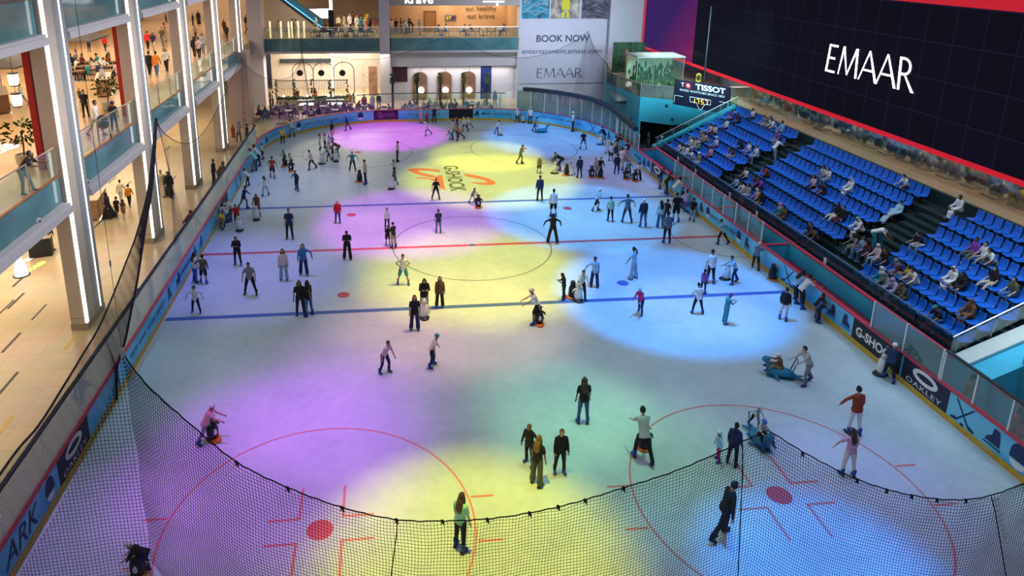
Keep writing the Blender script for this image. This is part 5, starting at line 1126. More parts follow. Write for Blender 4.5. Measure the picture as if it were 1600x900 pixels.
def person(loc, rz, pose, top, bot, head, scale=1., skates=True, kid=None, boot='blue', seat_z=None):
    """top 'black:t|l|c|r' (t-shirt, long sleeves, coat, robe); bottom 'jeans:t|s|w'; head letter plus colour"""
    kid = (scale < .8) if kid is None else kid
    tc, tk = top.split(':'); r = empty('person', loc, rz)
    base = ANK if skates else .09
    J = skeleton(pose, kid); up = Vector((0, 0, base))
    if seat_z is not None: up = Vector((0, 0, seat_z/scale-J['P'].z+.11))
    rnd = random.Random(int(abs(loc[0])*137+abs(loc[1])*59)); r.scale = (scale,)*3
    o = new_obj('body', piece('body', pose, kid), r, up); slot(o, 0, mat('skin%d' % rnd.randrange(5), SKIN[rnd.randrange(5)] if 0 else SKIN[0], .6) if 0 else mat('skin_%d' % (rnd.randrange(5)), SKIN[0], .6)); slot(o, 1, M_EYE); slot(o, 2, M_LIP)
    if tk == 'r': o = new_obj('robe', piece('robe', pose, kid), r, up); slot(o, 0, cmat(tc))
    else:
        o = new_obj({'t': 'tshirt', 'l': 'jumper', 'c': 'coat'}[tk], piece({'t': 'tshirt', 'l': 'longshirt', 'c': 'coat'}[tk], pose, kid), r, up); slot(o, 0, cmat(tc))
        bc, bk = bot.split(':'); o = new_obj({'t': 'trousers', 's': 'shorts', 'w': 'trousers'}[bk], piece({'t': 'trousers', 's': 'shorts', 'w': 'wide'}[bk], pose, kid), r, up); slot(o, 0, cmat(bc))
    hk = HAIRC[head[0]]
    if hk:
        hc = head[1:] or 'k'
        o = new_obj('hair' if 'hair' in hk or hk == 'ponytail' else hk, piece(hk, pose, kid), r, up)
        if hc in HC: slot(o, 0, mat('hair_'+hc, HC[hc], .6))
        else: slot(o, 0, cmat(hc, 'hat'))
        if hk in ('helmet', 'ghutra'): slot(o, 1, M_BLACK)
        if hk == 'helmet' and pose not in ('bend',): pass
    for s in 'LR':
        a = J['a'+s]+up; o = new_obj('ice_skate' if skates else 'shoe', shoe_mesh(skates), r, (a.x, a.y, a.z-base)); 
        o.rotation_euler = (0, 0, (-.12 if s == 'R' else .12)*1.5)
        sd = J['sd'+s]
        if sd.y < -.35 and not (pose in SEATED): o.rotation_euler = (-.35 if J['a'+s].z < .03 else -.6, 0, 0)
        if skates: slot(o, 0, M_BOOT if boot == 'blue' else M_BOOTD); slot(o, 1, M_BLADE); slot(o, 2, M_BLACK)
        else: slot(o, 0, cmat(boot if boot in CC else 'darkgrey')); slot(o, 1, M_WTXT)
    r['category'] = 'person'
    return r
for i, c in enumerate(SKIN): _MC['skin_%d' % i] = mat('skin_tone_%d' % i, c, .6)
FACE = {'N': 0, 'NW': 45, 'W': 90, 'SW': 135, 'S': 180, 'SE': 225, 'E': 270, 'NE': 315}
TOPN = {'t': 'T-shirt', 'l': 'jumper', 'c': 'coat', 'r': 'robe'}; BOTN = {'t': 'trousers', 's': 'shorts', 'w': 'wide trousers'}
HEADN = {'h': '', 'l': 'long hair', 'p': 'ponytail', 'H': 'helmet', 'c': 'cap', 'j': 'headscarf', 'g': 'headcloth', 'n': ''}
ACT = {'stand': 'standing', 'wide': 'standing legs apart', 'glide': 'gliding', 'stride': 'striding low', 'spread': 'arms spread', 'oneout': 'one arm out', 'hips': 'hands on hips', 'phone': 'hands at chest', 'point': 'one arm forward', 'push': 'pushing forward', 'bend': 'bent double', 'lean': 'leaning forward', 'hunch': 'crouching forward', 'walk': 'walking', 'sit': 'sitting', 'sitfwd': 'sitting hunched', 'sitleg': 'sitting legs out', 'recline': 'lying back', 'sled': 'riding a sled'}
LAB = []
def clothes(top, bot, head):
    tc, tk = top.split(':'); s = cname(tc)+' '+TOPN[tk]
    if tk == 'r': pass
    else:
        bc, bk = bot.split(':'); s += ' and '+(cname(bc) if 'jeans' in bc else cname(bc)+' '+BOTN[bk])
    hc = head[1:]
    if head[0] in 'Hcjg': s += ', '+(cname(hc) if hc in CC else 'dark')+' '+HEADN[head[0]]
    elif head[0] in 'lp': s += ', '+HEADN[head[0]]
    return s
def reg(o, kidlab, top, bot, head, pose, place, extra=None):
    LAB.append(dict(o=o, base=('child' if kidlab else 'person')+' in '+clothes(top, bot, head), act=extra or ACT[pose], place=place, short=cname(top.split(':')[0])))
def ice_place(p):
    y = p.y
    a = 'at the far boards' if y > 26 else 'beyond the far blue line' if y > 7.1 else 'between the far blue and red lines' if y > 0 else 'between the red and near blue lines' if y > -7.1 else 'before the near blue line' if y > -14 else 'near the big faceoff circles'
    if p.x < -13.2: a = 'beside the mall-side boards'
    if p.x > 13.2: a = 'beside the bench-side boards'
    return a
def sk(row):
    """footx footy heady pose facing top bottom head [boot]"""
    q = row.split(); fx, fy, hy = map(float, q[:3]); pose, fc, top, bot, head = q[3:8]; boot = q[8] if len(q) > 8 else 'blue'
    g = at(fx, fy, 2, 0)
    g.x = max(-14.5, min(14.5, g.x)); g.y = min(30.2, g.y)
    if g.y > RL-RR and abs(g.x) > RW-RR:
        c = Vector((math.copysign(RW-RR, g.x), RL-RR, 0)); v = g-c
        if v.length > RR-.5: g = c+v.normalized()*(RR-.5)
    h = 0.; 
    for _ in range(3):
        lo, hi = .3, 2.6
        for _ in range(24):
            m = (lo+hi)/2
            if proj((g.x, g.y, m))[1] > hy: lo = m
            else: hi = m
        h = (lo+hi)/2
    s = h/pose_top(pose, False); s = max(.52, min(1.1, s)); kid = s < .8
    o = person((g.x, g.y, 0), D(FACE[fc]), pose, top, bot, head, s, True, kid, boot)
    reg(o, kid, top, bot, head, pose, ice_place(g)); PEOPLE.append(o)
    return o
ICE = """519 218 189 stand NE black:t pink:s hk
543 204 181 glide W navy:l navy:t hk
668 212 191 stride W white:l jeans:t Hwhite
710 217 186 glide W lightgrey:l jeans:t hk
718 220 194 stride W orange:t navy:t hk
726 206 183 glide NW white:t navy:t Hwhite
733 201 184 stride NW white:l black:t Hwhite
714 209 181 stand W navy:t navy:t hk
706 219 204 bend W teal:l teal:t hk
776 209 188 push E white:t jeans:t hk
621 253 220 stand E lightgrey:t black:t hk black
551 268 236 spread S teal:t black:t hk
571 288 249 stand W beige:l navy:t hk
616 273 249 phone SW beige:l black:t lb
618 290 269 push W navy:t jeans:t hk
681 312 278 wide S black:t black:t hk black
738 318 293 push SE grey:l lightgrey:t hk
528 349 312 stand N red:l navy:t cpalepink
442 225 199 stand S yellow:t black:t hk
452 214 187 lean NW lightgrey:l grey:t hk
500 233 209 stand W white:c lightgrey:t ld
508 231 208 stand SW white:l black:t lk
514 232 211 stand SE white:c navy:t lk
514 252 230 push W blue:t navy:t hb
520 249 228 stand W black:l black:t lk
530 246 219 bend W brown:l grey:t hk
487 265 234 glide W palepink:l black:t hk
426 278 245 glide N rust:t black:s hk
446 254 234 push SW grey:c white:t hk
456 262 239 push SW beige:c grey:t hk
464 298 266 spread SW navy:l black:t hk
415 306 275 spread NW white:l lightgrey:t lk
382 327 290 glide E navy:l grey:t hk
403 337 301 push S brown:c brown:t lb
389 291 263 lean W white:t black:t hk
397 268 230 lean W mint:l jeans:t hk
406 261 222 lean W white:t navy:t hk
409 249 224 stand W white:t black:s hk
348 359 328 lean SW yellow:t khaki:t hk
343 350 318 lean W white:t lightblue:t hk
335 357 334 bend W navy:t black:t hk
357 348 321 lean W slate:t navy:t hk
363 345 308 lean SW white:l jeans:t hk
371 352 317 push S red:l black:t hk
453 374 325 stand S navy:t black:t hk black
528.5 349.5 347 stand N red:l navy:t hk
372 415 368 phone S black:l black:t hk
392 461 408 wide S grey:t black:t hk black
444 438 388 stand S palepink:l palejeans:w lk
475 430 380 oneout S blue:l navy:w lk
543 406 359 phone S black:t black:w hk black
306 441 394 stand NE white:l blue:t lk
319 443 398 oneout N olive:l black:s hk
307 489 446 spread S white:t black:t hk
470 494 437 oneout S black:t black:t lb
483 493 438 stand NW black:l jeans:t lk
605 357 325 stand S white:l black:t hk
606 383 352 stand S black:t black:s hk
615 387 347 stand NW black:t khaki:t hk
685 364 327 stand N navy:t jeans:t hk
630 445 396 hips S white:t teal:s hk
648 516 460 stand S black:t navy:w lb
663 488 433 phone S black:c lightgrey:t lk
687 480 431 stand S brown:c black:w lb
838 505 450 push W white:t black:s Hpalepink
601 583 529 hunch SE palepink:t navy:t hk
674 573 522 hunch E cream:t navy:t Hteal
843 314 274 stand N navy:l black:t hk black
864 339 295 stand N white:l black:s hk
863 380 334 spread N black:l black:w lk black
932 330 294 glide E lightblue:t black:s Hwhite
953 346 307 stand N mint:t black:t hk
979 348 304 spread N slate:t navy:t hk
1004 355 310 stand N navy:l jeans:t Hwhite
1031 356 313 stand N lightblue:t jeans:w lk
1040 350 311 stand NE black:t navy:t hk
1055 347 301 stand N black:t black:s hk
1041 380 331 stand N slate:t black:t hk
989 436 386 oneout NW lightblue:t palejeans:w pk
928 449 402 oneout N lightblue:t navy:w Hnavy
907 467 418 push S cream:t black:t hk
880 467 427 phone W black:l black:w lk
1000 490 447 push SW magenta:l navy:t Hlightblue
1127 382 343 glide NW lightblue:t black:t hk
1109 443 390 stand N white:t black:t hk
1098 458 421 stand NE purple:t navy:t pk
1089 490 443 wide N white:t black:t hk
1146 443 399 push W lightblue:t navy:t hk
1133 505 458 phone E teal:t teal:w Hpurple
1195 421 381 lean NE slate:t black:t Hwhite black
1243 472 422 lean E lightblue:t black:t lk
1262 480 429 lean E white:t black:t hk
1278 500 459 lean E black:t grey:t hk
1293 503 470 lean E black:t black:t hk
1300 500 463 lean E blue:t navy:t hk
1223 500 449 stand NE black:l white:s hk
1259 600 540 push W lightgrey:t grey:t hk
1332 678 605 oneout N rust:l white:t hk
1323 743 671 oneout N pink:t cream:t lb
1402 596 541 lean NE navy:l black:t Hwhite
1178 668 629 push S white:t black:t Hwhite
1143 726 661 stand NE navy:c black:t pk white
1121 720 673 oneout W lightblue:c magenta:t Hwhite
1128 840 750 glide E black:l black:t hk black
719 858 771 stand NE mint:t black:t lb
232 898 845 bend W black:t navy:s Hwhite
325 692 631 push E pink:c grey:t Hwhite
910 661 590 stand N black:t jeans:t lb
826 726 661 oneout SW black:l black:t hd
838 757 681 stand NE black:t olive:w ld white
874 740 669 stand S black:l black:t hr
1003 720 641 push N lightgrey:t black:t hk
835 205 183 push E grey:t navy:t hk
910 202 174 stand W white:t black:t Hwhite black
810 190 169 phone S white:t black:t Hwhite black
834 190 167 stand S white:t black:t Hwhite black
911 233 205 wide N black:t blue:s Hgreen
944 226 197 push W black:l grey:t hk
813 256 226 glide E olive:l olive:t hk
842 271 244 stand S khaki:l black:s Hwhite
877 268 237 bend W black:l navy:t hb
895 274 254 push W palepink:t white:t cmagenta
905 278 244 stand N navy:l navy:t hk black
928 275 245 push S palepink:l beige:t hk
936 276 244 push S black:l lightgrey:t hk
963 272 240 stand N navy:l navy:t hk
970 266 230 stand NE white:t beige:t hk
981 278 249 push S teal:t jeans:t hk
996 281 251 push S white:t black:w lk
949 240 214 stand N white:t white:t Hblue
954 252 224 stand N white:t black:s hk
961 240 218 stand E cream:t navy:t hk
973 238 209 lean E black:t black:t hk
983 234 213 lean E white:t beige:t hk
988 252 220 stand NE black:t palepink:t hk
976 262 229 stand N pink:t beige:t Hwhite
967 252 228 stand W brown:t black:t hk
1042 294 262 lean E black:t jeans:t hk
1055 301 272 lean E yellow:t palejeans:t hk
1066 314 276 lean E cream:t palejeans:t hk
1071 330 298 stand NE lilac:l purple:t hk
1078 324 292 stand E black:t navy:t hk
1086 325 295 lean E lightgrey:t navy:t hk
1081 346 309 stand NE black:t palejeans:t hk
1058 303 269 lean E black:t black:t hk
543 196 195 stand N red:t black:t hk
658 193 172 stand SW pink:t pink:s Hwhite
667 192 174 stand S magenta:t black:t hk
678 190 166 stand S navy:t black:t hk black"""
for row in ICE.split('\n'):
    if row.startswith(('528.5', '543 196')): continue
    sk(row)
# ---- penguin skating aids
def penguin_proto(style):
    white = style == 'white'; r = empty('penguin_skating_aid')
    m1 = mat('penguin_white', (.72, .72, .74), .4) if white else mat('penguin_black', (.012, .012, .018), .4); m2 = mat('penguin_belly', (.75, .75, .77), .4)
    b = MB(); b.sm = True; b.lathe([(.05, .06), (.17, .08), (.215, .22), (.215, .42), (.17, .62), (.12, .72), (.10, .76)], 16); b.obj('body', m1, r)
    b = MB(); b.sm = True; b.ell((0, .05, .36), (.15, .175, .28), 12, 10); b.obj('belly', m2, r)
    b = MB(); b.sm = True; b.ell((0, .0, .84), (.125, .135, .125), 14, 10); b.obj('head', m1 if not white else mat('penguin_head', (.62, .62, .66), .4), r)
    b = MB(); b.sm = True; b.tube([(0, .11, .83), (0, .2, .81)], [.035, .012], 8); b.obj('beak', mat('penguin_orange', (.75, .25, .02), .5), r)
    b = MB(); b.sm = True
    for s in (-1, 1): b.ell((s*.05, .115, .87), (.018, .015, .02), 6, 5)
    b.obj('eye', M_BLACK if white else m2, r)
    for s in (-1, 1): b = MB(); b.sm = True; b.tube([(s*.12, 0, .66), (s*.25, -.02, .56), (s*.31, -.05, .42)], [.045, .05, .02], 8); b.obj('flipper', m1, r)
    for s in (-1, 1): b = MB(); b.tube([(s*.1, -.02, .84), (s*.2, -.1, .86)], .02, 6); b.obj('handle', M_BLACK, r)
    b = MB(); b.sm = True; mm = mat('penguin_base_dark', (.02, .02, .025), .4) if white else mat('penguin_base_orange', (.7, .16, .02), .45)
    b.loft([[Vector((.24*math.cos(2*PI*i/16)*s, .05+.33*math.sin(2*PI*i/16)*s, z)) for i in range(16)] for s, z in ((.9, .0), (1, .02), (.95, .07), (.5, .1))]); b.obj('base', mm, r)
    return r
_PG = {}
def penguin(px, py, style, fc, label, s=1.):
    if style not in _PG: _PG[style] = r = penguin_proto(style)
    else: r = copy_tree(_PG[style])
    g = at(px, py, 2, 0); r.location = (g.x, g.y, 0); r.rotation_euler = (0, 0, D(FACE[fc])); r.scale = (s,)*3
    tag(r, label, 'skating aid', 'penguin skating aids'); return r
for px, py, st, fc, lb in ((782, 211, 'white', 'W', 'white penguin aid held by the skater in white near the blue light pool'), (562, 284, 'black', 'W', 'black penguin aid on orange base before the person in the beige jumper'), (612, 295, 'white', 'SW', 'white penguin aid held by the small child in navy beyond the blue line'),
    (747, 324, 'black', 'S', 'black penguin aid on orange base just over the far blue line'), (504, 256, 'white', 'W', 'white penguin aid held by the child in blue of the big group'), (525, 252, 'white', 'S', 'white penguin aid under the person in brown bent double'),
    (445, 260, 'black', 'SW', 'black penguin aid on orange base held by the child in the grey coat'), (455, 267, 'black', 'S', 'black penguin aid on orange base held by the child in the beige coat'), (401, 343, 'white', 'S', 'white penguin aid before the long haired person in the brown coat'),
    (375, 360, 'white', 'S', 'white penguin aid held by the person in the red jumper'), (663, 496, 'white', 'S', 'tall white penguin aid between the three long haired women'), (842, 506, 'black', 'S', 'black penguin aid on red base under the skater in white T-shirt and pink helmet'),
    (903, 469, 'white', 'S', 'white penguin aid before the child in the cream T-shirt'), (894, 465, 'black', 'W', 'black penguin aid on orange base beside the woman in long black'), (1134, 436, 'white', 'W', 'large white penguin aid held by the child in light blue'),
    (1206, 437, 'black', 'SE', 'lone black penguin aid standing at the bench-side boards'), (867, 271, 'white', 'W', 'white penguin aid under the person in black bending beyond the blue line'), (885, 274, 'black', 'W', 'black penguin aid held by the child with the magenta cap'),
    (938, 226, 'white', 'W', 'white penguin aid held by the person in the black jumper by the curved boards'), (924, 277, 'black', 'S', 'black penguin aid of the person in the pale pink jumper'), (938, 278, 'black', 'SE', 'black penguin aid of the person in the black jumper beside the pale pink one'),
    (978, 280, 'black', 'S', 'black penguin aid held by the person in teal near the navy ring-emblem board'), (992, 283, 'black', 'S', 'black penguin aid held by the long haired person in white near the navy ring-emblem board'), (817, 191, 'white', 'S', 'small white penguin aid beside the first rink guide at the far boards'),
    (827, 191, 'white', 'S', 'small white penguin aid beside the second rink guide at the far boards'), (1005, 700, 'black', 'N', 'black penguin aid on red base hidden before the man in grey patterned shirt'), (333, 686, 'black', 'SE', 'black penguin aid on orange base held by the child in pink near the net'), (217, 899, 'black', 'S', 'black penguin aid seen through the net under the bending child'), (1377, 585, 'white', 'W', 'white penguin aid at the black bench-side boards beside the helmeted person')):
    penguin(px, py, st, fc, lb, .95 if py > 215 else .85)
# ---- blue seal sleds
def seal_proto():
    r = empty('seal_sled'); m = mat('seal_blue', (.02, .20, .36), .45)
    b = MB(); b.sm = True
    secs = [(-.62, .06, .10, .06), (-.5, .14, .16, .1), (-.25, .24, .22, .16), (.05, .27, .22, .18), (.3, .24, .24, .2), (.45, .16, .36, .2), (.52, .11, .52, .12)]
    b.loft([[Vector((rx*math.cos(2*PI*i/14), y, cz+rz*math.sin(2*PI*i/14))) for i in range(14)] for y, rx, cz, rz in secs]); b.obj('body', m, r)
    b = MB(); b.sm = True; b.ell((0, .56, .66), (.13, .16, .13), 12, 8); b.obj('head', m, r)
    for s in (-1, 1): b = MB(); b.sm = True; b.tube([(s*.2, .2, .16), (s*.42, .05, .06)], [.08, .03], 8); b.obj('flipper', m, r)
    for s in (-1, 1): b = MB(); b.sm = True; b.tube([(s*.02, -.6, .12), (s*.18, -.85, .08)], [.06, .03], 8); b.obj('tail_fin', m, r)
    b = MB(); b.tube([(-.16, -.35, .2), (-.18, -.55, .85), (.18, -.55, .85), (.16, -.35, .2)], .025, 6); b.obj('push_handle', mat('seal_handle', (.02, .12, .26), .4), r)
    b = MB(); b.box((0, 0, .02), (.4, 1.0, .04)); b.obj('runner', m, r)
    return r
S0 = seal_proto()
for i, (px, py, rz, lb) in enumerate(((1218, 588, 65, 'blue seal sled carrying the child in brown, pushed by the man in grey'), (1186, 692, 180, 'blue seal sled carrying the blue helmeted child at the net peak'), (847, 207, -80, 'blue seal sled pushed near the far boards'), (1078, 332, 0, 'blue seal sled parked among the group at the bench-side boards'))):
    r = S0 if i == 0 else copy_tree(S0); g = at(px, py, 2, 0); r.location = (g.x, g.y, 0); r.rotation_euler = (0, 0, D(rz)); tag(r, lb, 'skating aid', 'blue seal sleds')
for px, py, rz, top, bot, head, lb in ((1218, 588, 65, 'brown:c', 'khaki:t', 'Hwhite', 'child in brown patterned coat and white helmet riding the pushed seal sled'), (1186, 692, 180, 'lightgrey:l', 'black:t', 'Hblue', 'child in grey jumper and blue helmet riding the sled at the net peak')):
    g = at(px, py, 2, 0); o = person((g.x, g.y, 0), D(rz), 'sled', top, bot, head, .72, True, True, seat_z=.36); o['label'] = lb
# ================================================================ SPECTATORS IN THE STANDS
def seat_at(px, py):
    best = None
    for k in range(7):
        p = at(px, py, 0, rowx(k)-.15); e = p.z-(rowz(k)+.72)
        if best is None or abs(e) < abs(best[0]): best = (e, k, p.y)
    return best[1], best[2]
TAKEN = {}
STANDS = """1175 184 white:t black:t hk sit
1197 193 grey:t beige:s hk sitfwd
1205 195 lightgrey:t darkgrey:t hk sit
1211 197 white:l grey:t hk sitfwd
1226 200 lightblue:l lightgrey:t hk sit
1217 219 purple:t grey:s hk sit
1171 236 white:t jeans:s hk sit
1184 238 white:t palejeans:t hk sit
1158 226 black:t navy:t hk sitfwd
1145 240 brown:t beige:t lk sitfwd
1138 197 white:c black:t hk sit
1144 190 purple:t navy:t hk sit
1151 188 maroon:t black:t hk sit
1119 206 white:t maroon:t hk sit
1114 211 palepink:c navy:t hk sitfwd
1101 219 khaki:c beige:t Hbeige sitfwd
1106 221 beige:c brown:t hk sitfwd
1122 220 white:t maroon:t Hwhite sit
1112 234 pink:t maroon:t hk sit
1081 226 white:l grey:t Hbeige sitfwd
1088 229 lightgrey:l white:t hk sit
1092 232 green:t black:t Hwhite sit
1076 235 white:l lightgrey:t hk sit
1082 239 white:t grey:t hk sitfwd
1071 241 lightgrey:l white:t hk sitfwd
1063 244 white:l navy:t hk sitfwd
1094 246 khaki:t white:t Hwhite sit
1172 296 lightgrey:t white:t lk sit
1181 293 maroon:t black:t hk sitfwd
1190 283 purple:l black:t hk sitfwd
1166 278 white:t black:t lk sit
1167 296 cream:l grey:t hk sitfwd
1149 284 lightblue:l black:t hk sit
1202 270 rust:t black:t hk sitfwd
1181 308 pink:c darkgrey:t jpalepink sit
1190 310 black:c beige:t lk sit
1219 328 teal:c khaki:t jpink sit
1226 331 brown:t olive:t hk sit
1265 361 black:t black:t hk sit
1275 365 olive:t black:t hk sitfwd
1270 278 palepink:t black:t lk sit
1284 274 lightgrey:t jeans:t lk sit
1290 276 white:t palejeans:t hk sit
1291 296 black:t maroon:t hk sitfwd
1334 299 white:r white:t gwhite sit
1311 336 black:l cream:t lk sitleg
1320 340 black:l maroon:t hk sitleg
1348 356 white:r white:t gwhite sitfwd
1342 370 grey:t palejeans:t lk sitfwd
1404 337 lightblue:r beige:s hk recline
1419 290 white:t darkgrey:t hk sitfwd
1499 326 white:r white:t hk sit
1438 384 black:t white:t hk sitfwd
1532 393 purple:l olive:t hk sitleg
1545 396 white:t grey:t hk sitleg
1555 408 white:t darkgrey:t hk sitfwd
1490 433 white:r white:t gwhite sit
1510 440 black:r black:t jblack sit
1560 433 black:t beige:t lk sitleg
1586 441 olive:t jeans:t hk sit
1521 482 brown:r brown:t jbrown sit
1470 497 black:t jeans:t cteal sitfwd
1412 426 maroon:c beige:t jgrey sitfwd
1423 430 yellow:t grey:t hk sit
1439 435 cream:l grey:t hk sitfwd
1389 452 grey:r grey:t jgrey sitfwd
1400 470 lilac:r lilac:t jlilac sitfwd
1411 460 olive:r olive:t jbrown sitfwd
1372 402 palepink:l lightblue:t jpalepink sit
1366 412 black:t navy:t hk sit
1349 400 lightblue:t blue:t lk sit
1362 400 maroon:t darkgrey:t lk sitfwd
1378 425 teal:r teal:t jwhite sit"""
spn = {0: 'top row', 1: 'second row down', 2: 'third row down', 3: 'fourth row down', 4: 'fifth row down', 5: 'sixth row down', 6: 'front row'}
for row in STANDS.split('\n'):
    q = row.split(); k, y = seat_at(float(q[0]), float(q[1])); y = round(y/.5)*.5+.25
    while (k, y) in TAKEN: y -= .5
    TAKEN[(k, y)] = 1
    sc = .92 if q[3][1:] != 'x' else .7
    if q[2].split(':')[0] in ('yellow', 'green') : sc = .7
    o = person((rowx(k)+.02, y, rowz(k)), D(90), q[5], q[2], q[3], q[4], sc, False, sc < .8, seat_z=.44)
    blk = 'block nearest the camera' if y < -7 else 'middle block' if y < 5.2 else 'far block'
    reg(o, sc < .8, q[2], q[3], q[4], q[5], 'in the %s, %s' % (spn[k], blk))
# ================================================================ PEOPLE STANDING ELSEWHERE  (px, py of feet, floor height, head y)
def st(px, py, z, hy, pose, fc, top, bot, head, place, shoe='darkgrey', lab=None):
    g = at(px, py, 2, z); lo, hi = .3, 2.6
    if z == 0 and -17 < g.x < -15.2: g.x = min(g.x, -15.8)
    if z == 0 and 14 < g.x < 16 and g.y < -12: g.x = 15.72
    if z == 0 and 16 < g.x < 19 and -12 < g.y < 8: g.x = 15.8
    for _ in range(24):
        m = (lo+hi)/2
        if proj((g.x, g.y, z+m))[1] > hy: lo = m
        else: hi = m
    s = max(.5, min(1.1, lo/pose_top(pose, False, .09))); kid = s < .8
    o = person((g.x, g.y, z), D(FACE[fc]), pose, top, bot, head, s, False, kid, shoe)
    reg(o, kid, top, bot, head, pose, place); 
    if lab: o['label'] = lab
    return o
g = at(48, 312, 2, 7.1)
MALL = """40 302 7.1 233 lean E black:t grey:t hk leaning on the first floor railing behind the first pillar
135 183 7.1 138 stand S black:t black:t hk beside the cafe counter on the first floor
152 212 7.1 156 walk E white:l lightgrey:t hk with the pram on the first floor
180 205 7.1 156 stand N black:t black:t hk at the first floor railing by the plant
140 82 7.1 61 stand N navy:l black:t hk behind the grey parasol
165 80 7.1 55 walk S red:l navy:t lk behind the cafe tables
171 92 7.1 70 stand E cream:t black:t hk behind the cafe tables
126 160 7.1 138 walk S darkgrey:t black:t hk near the cafe counter
36 165 7.1 130 walk W lightgrey:l grey:t hk near the hanging lanterns
246 119 7.1 73 walk N orange:c jeans:t hk between second and third pillar
235 119 7.1 79 walk N black:l black:t hk between second and third pillar
261 112 7.1 70 walk S white:t black:t lb between second and third pillar
241 80 7.1 50 walk S navy:t beige:t lk in the first floor hall
255 72 7.1 39 walk S olive:t grey:t hk in the first floor hall
232 78 7.1 48 walk N red:l black:t hk in the first floor hall
259 65 7.1 32 stand W pink:t cream:t hk in the first floor hall
260 36 7.1 20 stand W navy:l black:t hk deep in the first floor hall
312 92 7.1 57 walk N palepink:t black:t hk between third and fourth pillar
305 90 7.1 56 walk N black:l black:t lk between third and fourth pillar
318 84 7.1 50 walk S lightgrey:l grey:t hk between third and fourth pillar
311 38 7.1 16 stand S black:r black:t jblack deep in the third opening
302 40 7.1 20 stand E black:l black:t hk deep in the third opening
306 60 7.1 40 walk S beige:t brown:t hk in the third opening
351 52 7.1 30 walk S brown:c black:t hk between fourth and fifth pillar
355 60 7.1 38 walk S darkgrey:l navy:t hk between fourth and fifth pillar
386 45 7.1 22 stand S black:l navy:t hk in the far corner of the first floor
388 53 7.1 32 walk E maroon:t black:t hk in the far corner of the first floor
171 342 0 300 walk W black:r black:t jblack beside the wooden kiosk on the ground floor
184 339 0 308 walk N black:t black:s hk holding the abaya wearer's hand
194 341 0 312 walk N brown:t brown:s lk beside the walking boy on the ground floor
190 316 0 281 walk N cream:t lightgrey:t hk ahead of the family on the ground floor
203 322 0 288 walk N orange:l black:t hk ahead of the family on the ground floor
80 393 0 340 stand E black:l black:t hk below the teal balcony edge
255 306 0 265 walk S beige:r beige:t hk behind the third pillar on the ground floor
266 307 0 267 walk S black:r black:t jblack behind the third pillar on the ground floor
335 287 0 247 stand E black:l black:t hk outside the mall-side glass
343 290 0 251 lean E brown:l jeans:t hk outside the mall-side glass
292 370 0 327 lean E maroon:t lightgrey:t hk outside the mall-side glass
308 360 0 322 lean E palepink:t beige:t hk outside the mall-side glass
282 416 0 365 stand E slate:r slate:t jslate outside the mall-side glass
262 448 0 403 lean E white:r white:t hk outside the mall-side glass
272 430 0 392 stand E cream:r cream:t jcream outside the mall-side glass
238 480 0 432 stand E lightgrey:t lilac:t lk outside the mall-side glass
212 495 0 452 lean NE beige:t khaki:t hk outside the mall-side glass
365 296 0 258 lean E lightgrey:l black:t cbrown outside the mall-side glass
378 262 0 228 lean E mint:r mint:t jmint outside the mall-side glass
388 255 0 226 lean E white:l navy:t hk outside the mall-side glass
374 222 0 189 phone SE lightgrey:l darkgrey:t hk near the ground level far corner
387 226 0 192 stand E black:t black:t hk near the ground level far corner
397 222 0 193 walk E blue:l purple:t hk near the ground level far corner
365 215 0 194 stand S rust:r rust:t jrust near the ground level far corner
383 248 0 218 stand E navy:t palepink:t hk near the ground level far corner
145 655 0 578 bend N navy:t beige:t hk outside the netted glass nearest the camera
998 226 0 214 lean W navy:l black:t hk at the rink gate beside the curved glass
1012 236 0 206 stand W black:t black:t hk at the rink gate beside the curved glass
1032 246 0 212 stand N lightblue:t khaki:t Hwhite at the rink gate beside the curved glass
1044 246 0 214 stand E maroon:t grey:t hk at the rink gate beside the curved glass
1425 592 0 547 lean W white:t black:t cpalepink outside the navy ring-emblem board
1203 372 0 322 bend SW darkgrey:t navy:t hk beside the red bench behind the glass
1512 655 0 582 stand N brown:c black:t lk outside the bench-side glass nearest the camera
1585 712 0 625 stand N red:t black:t lk outside the bench-side glass nearest the camera
1031 236 0 212 stand S maroon:t black:t hk in the dark passage under the blue wall"""
for row in MALL.split('\n'):
    q = row.split(' '); st(float(q[0]), float(q[1]), float(q[2]), float(q[3]), q[4], q[5], q[6], q[7], q[8], ' '.join(q[9:]))
# two people in the aisle of the stands
for px, py, y, top, bot, head, fc, lb in ((1360, 385, -6.9, 'white:t', 'teal:w', 'hk', 'SE', 'person in white T-shirt bending in the aisle with a white bag'), (1205, 252, 5.4, 'white:t', 'palejeans:t', 'hk', 'E', 'person in white T-shirt climbing the aisle beside the far block')):
    best = min(range(7), key=lambda k: abs(at(px, py, 1, y).x-rowx(k)+.3)); x = rowx(best)-.15
    o = person((x, y, rowz(best)), D(FACE[fc]), 'bend' if px > 1300 else 'lean', top, bot, head, .95, False, False); o['label'] = lb
